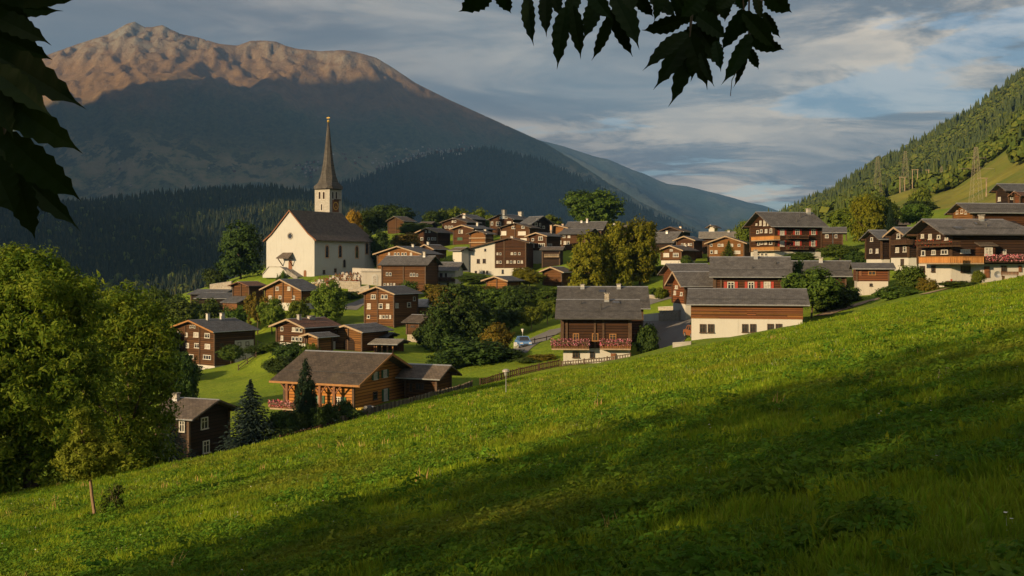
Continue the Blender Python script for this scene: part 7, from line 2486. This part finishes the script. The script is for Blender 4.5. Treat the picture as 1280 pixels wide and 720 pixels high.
def pole_frame(label, px0, px1, base_row, top_row, over=1.5):
    p = hill_at((px0 + px1) / 2, base_row); s = p[1] / F
    r = empty('pole_frame', p); tag(r, label, 'power pole', 'wooden pole frames of the power line')
    H_ = (HOR - top_row) / F * p[1] - p[2]; hw = (px1 - px0) / 2 * s
    for sx in (-1, 1):
        m = MB(); m.tube([(sx * hw, 0, -1.5), (sx * hw, 0, H_)], [.24, .17], 7); m.build('pole', MATS['trim_pale'], r)
    m = MB(); m.bar((-hw - over * s, -.1, H_ * .97), (hw + over * s, -.1, H_ * .97), .24); m.build('crossbar', MATS['trim_pale'], r)


def build_pylons():
    pylon('tallest steel lattice pylon on the pasture above the dark chalets', 1220, 253, 184, [(197.5, 13, 13), (211, 21, 23)])
    pylon('slim lattice pylon left of the wooden pole frames', 1097, 231, 196, [(203, 6, 6)], wfac=.7)
    pylon('lattice pylon on the forest edge behind wooden pole frames', 1131.5, 229, 189, [(199, 6, 7)], wfac=.7)
    pylon('faint pylon between the pole frames and the tallest pylon', 1177, 236, 208, [(213, 9, 9)], wfac=.7)
    pole_frame('left wooden pole frame on the pasture crest', 1140.5, 1147, 229.5, 211.5)
    pole_frame('right wooden pole frame on the pasture crest', 1153.7, 1160.8, 231, 212)
    pole_frame('short pole frame left of the wooden frames', 1125, 1131, 229.5, 221)
    p = hill_at(1233, 247); s = p[1] / F; r = empty('power_pole', p); tag(r, 'single pole with a crossarm right of the tallest pylon', 'power pole')
    H_ = (HOR - 222) / F * p[1] - p[2]
    m = MB(); m.tube([(0, 0, -1.5), (0, 0, H_)], [.22, .15], 7); m.build('pole', MATS['trim_pale'], r)
    m = MB(); m.bar((-11 * s, -.1, H_ * .97), (2 * s, -.1, H_ * .97), .2); m.build('crossarm', MATS['trim_pale'], r)
    # flag pole by the inn
    x, y = XY(1041, 205); z = float(ground_z(x, y)); r = empty('flagpole', (x, y, z)); tag(r, 'pale bare flagpole right of the inn', 'pole')
    H_ = (HOR - 290) / F * 205 - z
    m = MB(); m.tube([(0, 0, -.4), (0, 0, H_)], [.09, .05], 8); m.build('shaft', MATS['paint_white'], r)
    m = MB(); m.tube([(0, 0, H_ + .004), (0, 0, H_ + .14)], [.09, .03], 8); m.build('knob', MATS['gold'], r)


build_pylons()


# ------------------------------------------------------------------ the village across the valley
def mini_house(w, l, h, wall_m, roof_m):
    mb = MB(); hr = h + w * .3
    mb.prism([(-w / 2, -4), (w / 2, -4), (w / 2, h), (0, hr), (-w / 2, h)], 'y', -l / 2, l / 2)
    mb.cur = 1
    for sg in (-1, 1):
        v = [(0, -l / 2 - 1, hr + .1), (sg * (w / 2 + .9), -l / 2 - 1, h - .45), (sg * (w / 2 + .9), l / 2 + 1, h - .45), (0, l / 2 + 1, hr + .1)]
        mb.hexa(v + [(a, b, c + .4) for a, b, c in v])
    return mb.mesh('far_house', [MATS[wall_m], MATS[roof_m]])


def build_far_village():
    rng = np.random.default_rng(3)
    ms = [mini_house(8, 10, 5, 'plaster_white', 'slate_grey'), mini_house(9, 11, 6, 'wood_warm', 'slate_brown'), mini_house(9, 11, 6, 'plaster_grey', 'slate_rust'), mini_house(8, 10, 6, 'plaster_grey', 'slate_grey')]  # grey walls put the shade over the far village into the wall colour
    kind = ['white house with a grey roof in the village across the valley', 'brown house in the village across the valley', 'shade-greyed house with a reddish roof in the village across the valley', 'shade-greyed house with a grey roof in the village across the valley']
    pts = []
    for _ in range(118):
        u = rng.random(); px = 470 + 112 * u ** .9; row = 207 - 22 * u + rng.normal() * 3.6 + 3 * math.sin(u * 9); pts.append((px, row))
    for _ in range(30): pts.append((383 + rng.normal() * 8, 211 + rng.normal() * 5.5))
    for _ in range(14): pts.append((rng.uniform(400, 470), 200 + rng.normal() * 5))
    for _ in range(14): pts.append((rng.uniform(572, 600), 186 + rng.normal() * 3))
    for _ in range(10): pts.append((rng.uniform(120, 360), rng.uniform(205, 238)))
    mtn = (MPX, None, MX, MY, MZ)
    for px, row in pts:
        p = None
        PX, T, X, Y, Z = SPUR_G
        if PX[0, 0] < px < PX[0, -1]:
            i = int(round((px - PX[0, 0]) / (PX[0, -1] - PX[0, 0]) * (PX.shape[1] - 1))); rows = HOR - Z[:, i] / Y[:, i] * F
            k = np.nonzero(rows <= row)[0]
            if len(k): continue_on = Y[k[0], i]; p = np.array([(px - 640) / F * Y[k[0], i], Y[k[0], i], Z[k[0], i] + 9])
        if p is None:
            p = hill_at(px, row, mtn)
        k = rng.choice(4, p=[.22, .38, .2, .2])
        o = link('far_house', ms[k], None, p, (0, 0, rng.uniform(-1.2, .6))); s = rng.uniform(.7, 1.25); o.scale = (s, s, s)
        wh = ('scattered left of the spire' if px < 365 else 'behind the church spire' if px < 398 else 'between spire and main cluster' if px < 474 else 'left half of the main cluster' if px < 530 else 'right half of the main cluster' if px < 574 else 'right of the main cluster')
        kd = kind[k].replace(' in the village', ', village') + ', ' + wh
        tag(o, kd, 'house', 'houses across the valley: ' + kind[k].split(' in ')[0] + ', ' + wh)


build_far_village()


# ------------------------------------------------------------------ the tree over the photographer
def leaflet_mesh(rng):
    """A pointed leaflet with a toothed edge, folded a little along its midrib; length 1 along y."""
    n = 13; V = []; Fc = []
    for i in range(n + 1):
        t = i / n; w = .205 * math.sin(math.pi * min(1, t * .93 + .045)) ** .8 * (1 - .28 * t) + (.012 if 0 < i < n else .0)
        tooth = (.026 if i % 2 else -.010) * (0 < i < n)
        bend = -.16 * t * t; z = .07 * w / .2
        V += [(-(w + tooth), t - .012, bend + z), (0, t, bend), (w + tooth, t - .012, bend + z)]
    V.append((rng.normal() * .02, 1.1, -.22))
    for i in range(n):
        k = 3 * i; Fc += [(k, k + 1, k + 4, k + 3), (k + 1, k + 2, k + 5, k + 4)]
    k = 3 * n; Fc += [(k, k + 1, 3 * n + 3), (k + 1, k + 2, 3 * n + 3)]
    me = bpy.data.meshes.new('leaf'); me.from_pydata(V, [], Fc); me.materials.append(MATS['leaf_walnut']); me.update()
    return me


MID = [  # base column, base row, tip column, tip row, width in pixels
    (612, -15, 577, 19, 30), (622, -18, 638, 20, 21), (660, -5, 662, 51, 18), (683, -8, 681, 40, 19), (707, 10, 694, 82, 23), (716, 8, 726, 71, 20), (747, -2, 731, 46, 23), (763, 18, 743, 76, 16), (765, 12, 789, 74, 18), (765, -10, 802, 53, 28),
    (796, -8, 815, 23, 18), (826, -12, 820, 25, 15), (855, 22, 803, 43, 22), (870, 6, 842, 34, 24), (858, 42, 806, 80, 20), (860, 44, 823, 106, 26), (860, 50, 846, 129, 24), (860, 40, 885, 109, 26), (876, 66, 889, 106, 12), (872, 34, 906, 82, 28), (868, 18, 912, 46, 26), (902, -4, 908, 26, 20), (929, 12, 904, 66, 22), (937, 44, 908, 102, 21), (934, 58, 919, 112, 10), (934, 58, 950, 89, 13), (936, 44, 982, 69, 21), (929, 16, 974, 62, 24), (955, 16, 973, 48, 14), (956, -8, 990, 18, 25), (944, -6, 952, 25, 12),
    (842, -8, 868, 32, 24), (882, -10, 852, 22, 26), (906, -10, 880, 26, 26), (812, -6, 846, 18, 20), (922, -12, 932, 14, 20), (782, -14, 792, 12, 22), (736, -14, 762, 22, 24), (690, -14, 700, 18, 18), (722, -14, 708, 22, 20), (878, 30, 846, 62, 22), (858, 62, 832, 92, 18), (895, 52, 900, 86, 16), (880, 2, 892, 44, 22), (918, -8, 900, 10, 18), (940, 20, 925, 45, 14), (866, 48, 866, 100, 20)]
LEFT = [(-6, -4, 98, 3, 20), (-8, 6, 74, 18, 20), (-14, 18, 60, 48, 30), (-14, 40, 66, 77, 34), (-10, 66, 92, 123, 46), (-12, 84, 56, 134, 36), (-4, 116, 94, 191, 46), (6, 168, 96, 254, 46), (12, 206, 90, 280, 32), (20, 212, 40, 300, 36), (-8, 160, 10, 212, 26), (-10, 196, 16, 268, 42), (-14, 100, 14, 165, 34), (-16, 128, 8, 190, 40), (-12, 0, 40, 32, 26), (-14, 52, 46, 96, 34)]


def overhanging_tree():
    rng = np.random.default_rng(12)
    base = np.array([-8.6, .2]); gz = float(ground_z(*base))
    root = empty('walnut_tree', (base[0], base[1], gz)); tag(root, 'tree whose dark serrated leaves hang into the top and left of the view', 'tree')
    o = np.array([base[0], base[1], gz])
    mb = MB(); mb.tube([(0, 0, -.5), (0, 0, 0), (.1, .1, 2.2), (.3, -.2, 5.0), (.2, 0, 11.0)], [.42, .34, .27, .18, .05], 10)
    for k in range(9):
        a = k * 2.4; z = 1.8 + .62 * k; L = 3.8 - .2 * k
        ex, ey = math.cos(a) * L, math.sin(a) * L
        if ex > 0 and ey > -.5: ey = -abs(ey) - .5
        mb.tube([(.15, 0, z), (ex * .5, ey * .5, z + .6), (ex, ey, z + 1.0)], [.11, .07, .02], 6)
    mb.build('trunk', MATS['bark'], root)
    # the limb that reaches over the camera, above the frame
    c0 = P(872, -95, 2.9) - o; l0 = P(-60, 60, 1.75) - o; m0 = P(700, -85, 3.1) - o
    start = np.array([.15, 0, 2.0]) ; mid = np.array([4.6, -.9, 3.4])
    mb = MB(); mb.tube([start, mid * .55 + [0, 0, .6], mid, (mid + m0) / 2 + [0, 0, .08], m0, c0], [.10, .07, .045, .026, .016, .007], 8)
    mb.tube([mid * .75, l0 + [-.15, -.6, .5], l0 + [0, 0, .14]], [.04, .02, .008], 6)
    mb.build('limb', MATS['bark'], root)
    protos = [leaflet_mesh(rng) for _ in range(5)]
    for group, d0, name in ((MID, 2.9, 'branch'), (LEFT, 1.75, 'branch')):
        mb = MB()
        items = []
        for k, (bx, by, tx, ty, w) in enumerate(group):
            d = d0 + rng.uniform(-.22, .22)
            B = P(bx, by, d); T = P(tx, ty, d + rng.uniform(-.05, .06))
            items.append((B, T, w / F * d))
        anchors = [c0 + o, m0 + o] if group is MID else [l0 + o]
        bo = anchors[0]
        hubs = [P(*h, d0) for h in ((765, -8), (862, 38), (936, 44), (955, -8), (706, -6), (880, -6), (930, 12))] if group is MID else [P(*h, d0) for h in ((-12, 20), (-12, 70), (-6, 116), (6, 168), (16, 206))]
        for hb in hubs:
            top = hb + np.array([rng.uniform(-.02, .02), 0, .14])
            mb.tube([hb - bo, top - bo] if group is MID else [hb - bo, hb - bo + np.array([0, 0, .02])], [.0022, .003], 5)
        order = hubs if group is LEFT_REF else []
        if group is MID:
            mb.tube([P(955, -30, d0) - bo, P(951, 16, d0) - bo, P(938, 30, d0) - bo, P(936, 60, d0) - bo], [.003, .0026, .002, .0015], 5)
            mb.tube([P(872, -40, d0) - bo, P(868, 0, d0) - bo, P(862, 46, d0) - bo], [.003, .0026, .002], 5)
            mb.tube([P(935, 62, d0) - bo, P(915, 100, d0) - bo, P(913, 120, d0) - bo], [.0012, .001, .0008], 4)
        else:
            mb.tube([P(-14, -10, d0) - bo, P(-12, 40, d0) - bo, P(-10, 90, d0) - bo, P(-2, 130, d0) - bo, P(8, 172, d0) - bo, P(20, 214, d0) - bo], [.0035, .003, .0028, .0024, .002, .0015], 5)
        br = mb.build(name, MATS['bark'], root, bo - o)
        for B, T, w in items:
            v = T - B; L = np.linalg.norm(v) * .93; yv = Vector(v / np.linalg.norm(v))
            view = Vector(-(B + T) / 2).normalized()
            zv = (view - yv * view.dot(yv)).normalized()
            a = rng.uniform(-.5, .5)
            xv = yv.cross(zv); zv2 = zv * math.cos(a) + xv * math.sin(a); xv2 = yv.cross(zv2)
            lf = link('leaf', protos[rng.integers(0, 5)], br)
            from mathutils import Matrix
            M = Matrix((xv2, yv, zv2)).transposed()
            lf.rotation_mode = 'QUATERNION'; lf.rotation_quaternion = M.to_quaternion()
            lf.location = Vector(B - bo)
            lf.scale = (w / .42 / max(.8, math.cos(a)), L, L)
    # the crown behind and beside the camera, outside the view
    lobes = [(0, 0, 6.4, 5.6, 5.4, 5.4), (2.0, -2.5, 5.8, 5.0, 4.4, 5.0), (-1.5, 2.2, 5.4, 4.6, 4.2, 4.7), (3.8, -4.4, 5.0, 4.2, 3.8, 4.2), (-2.6, 4.2, 4.2, 3.4, 2.8, 3.4), (2.4, -1.4, 4.4, 3.0, 3.0, 2.6), (3.6, -3.4, 3.6, 2.8, 2.8, 2.0)]
    q = crown_arrays(rng, lobes, 940, 34, .56, .16, .75, .05, .25)
    c = q.mean(1) + o
    inview = (c[:, 1] > -.3) & (np.abs(c[:, 0]) < .57 * c[:, 1] + 1.0) & (c[:, 2] < .33 * c[:, 1] + 1.2)
    low = c[:, 2] < ground_z(c[:, 0], c[:, 1]) + .7
    q = q[~inview & ~low]
    link('crown', leaves_mesh('crown', q, 'leaf_walnut'), root)


LEFT_REF = LEFT
overhanging_tree()

# ------------------------------------------------------------------ the air
def build_haze():
    mb = MB(); mb.box(-18000, 18000, -16000, 18500, -303, 2950)
    m = bpy.data.materials.new('haze')
    m.use_nodes = True
    n = NT(m.node_tree)
    v = n.node('ShaderNodeVolumePrincipled')
    v.inputs['Color'].default_value = (0.22, 0.50, 1.0, 1)
    v.inputs['Density'].default_value = HAZE
    v.inputs['Anisotropy'].default_value = 0.2
    out = n.node('ShaderNodeOutputMaterial')
    n.link(v.outputs[0], out.inputs['Volume'])
    o = mb.build('haze', m)
    tag(o, kind='stuff')


HAZE = 6.5e-5
build_haze()
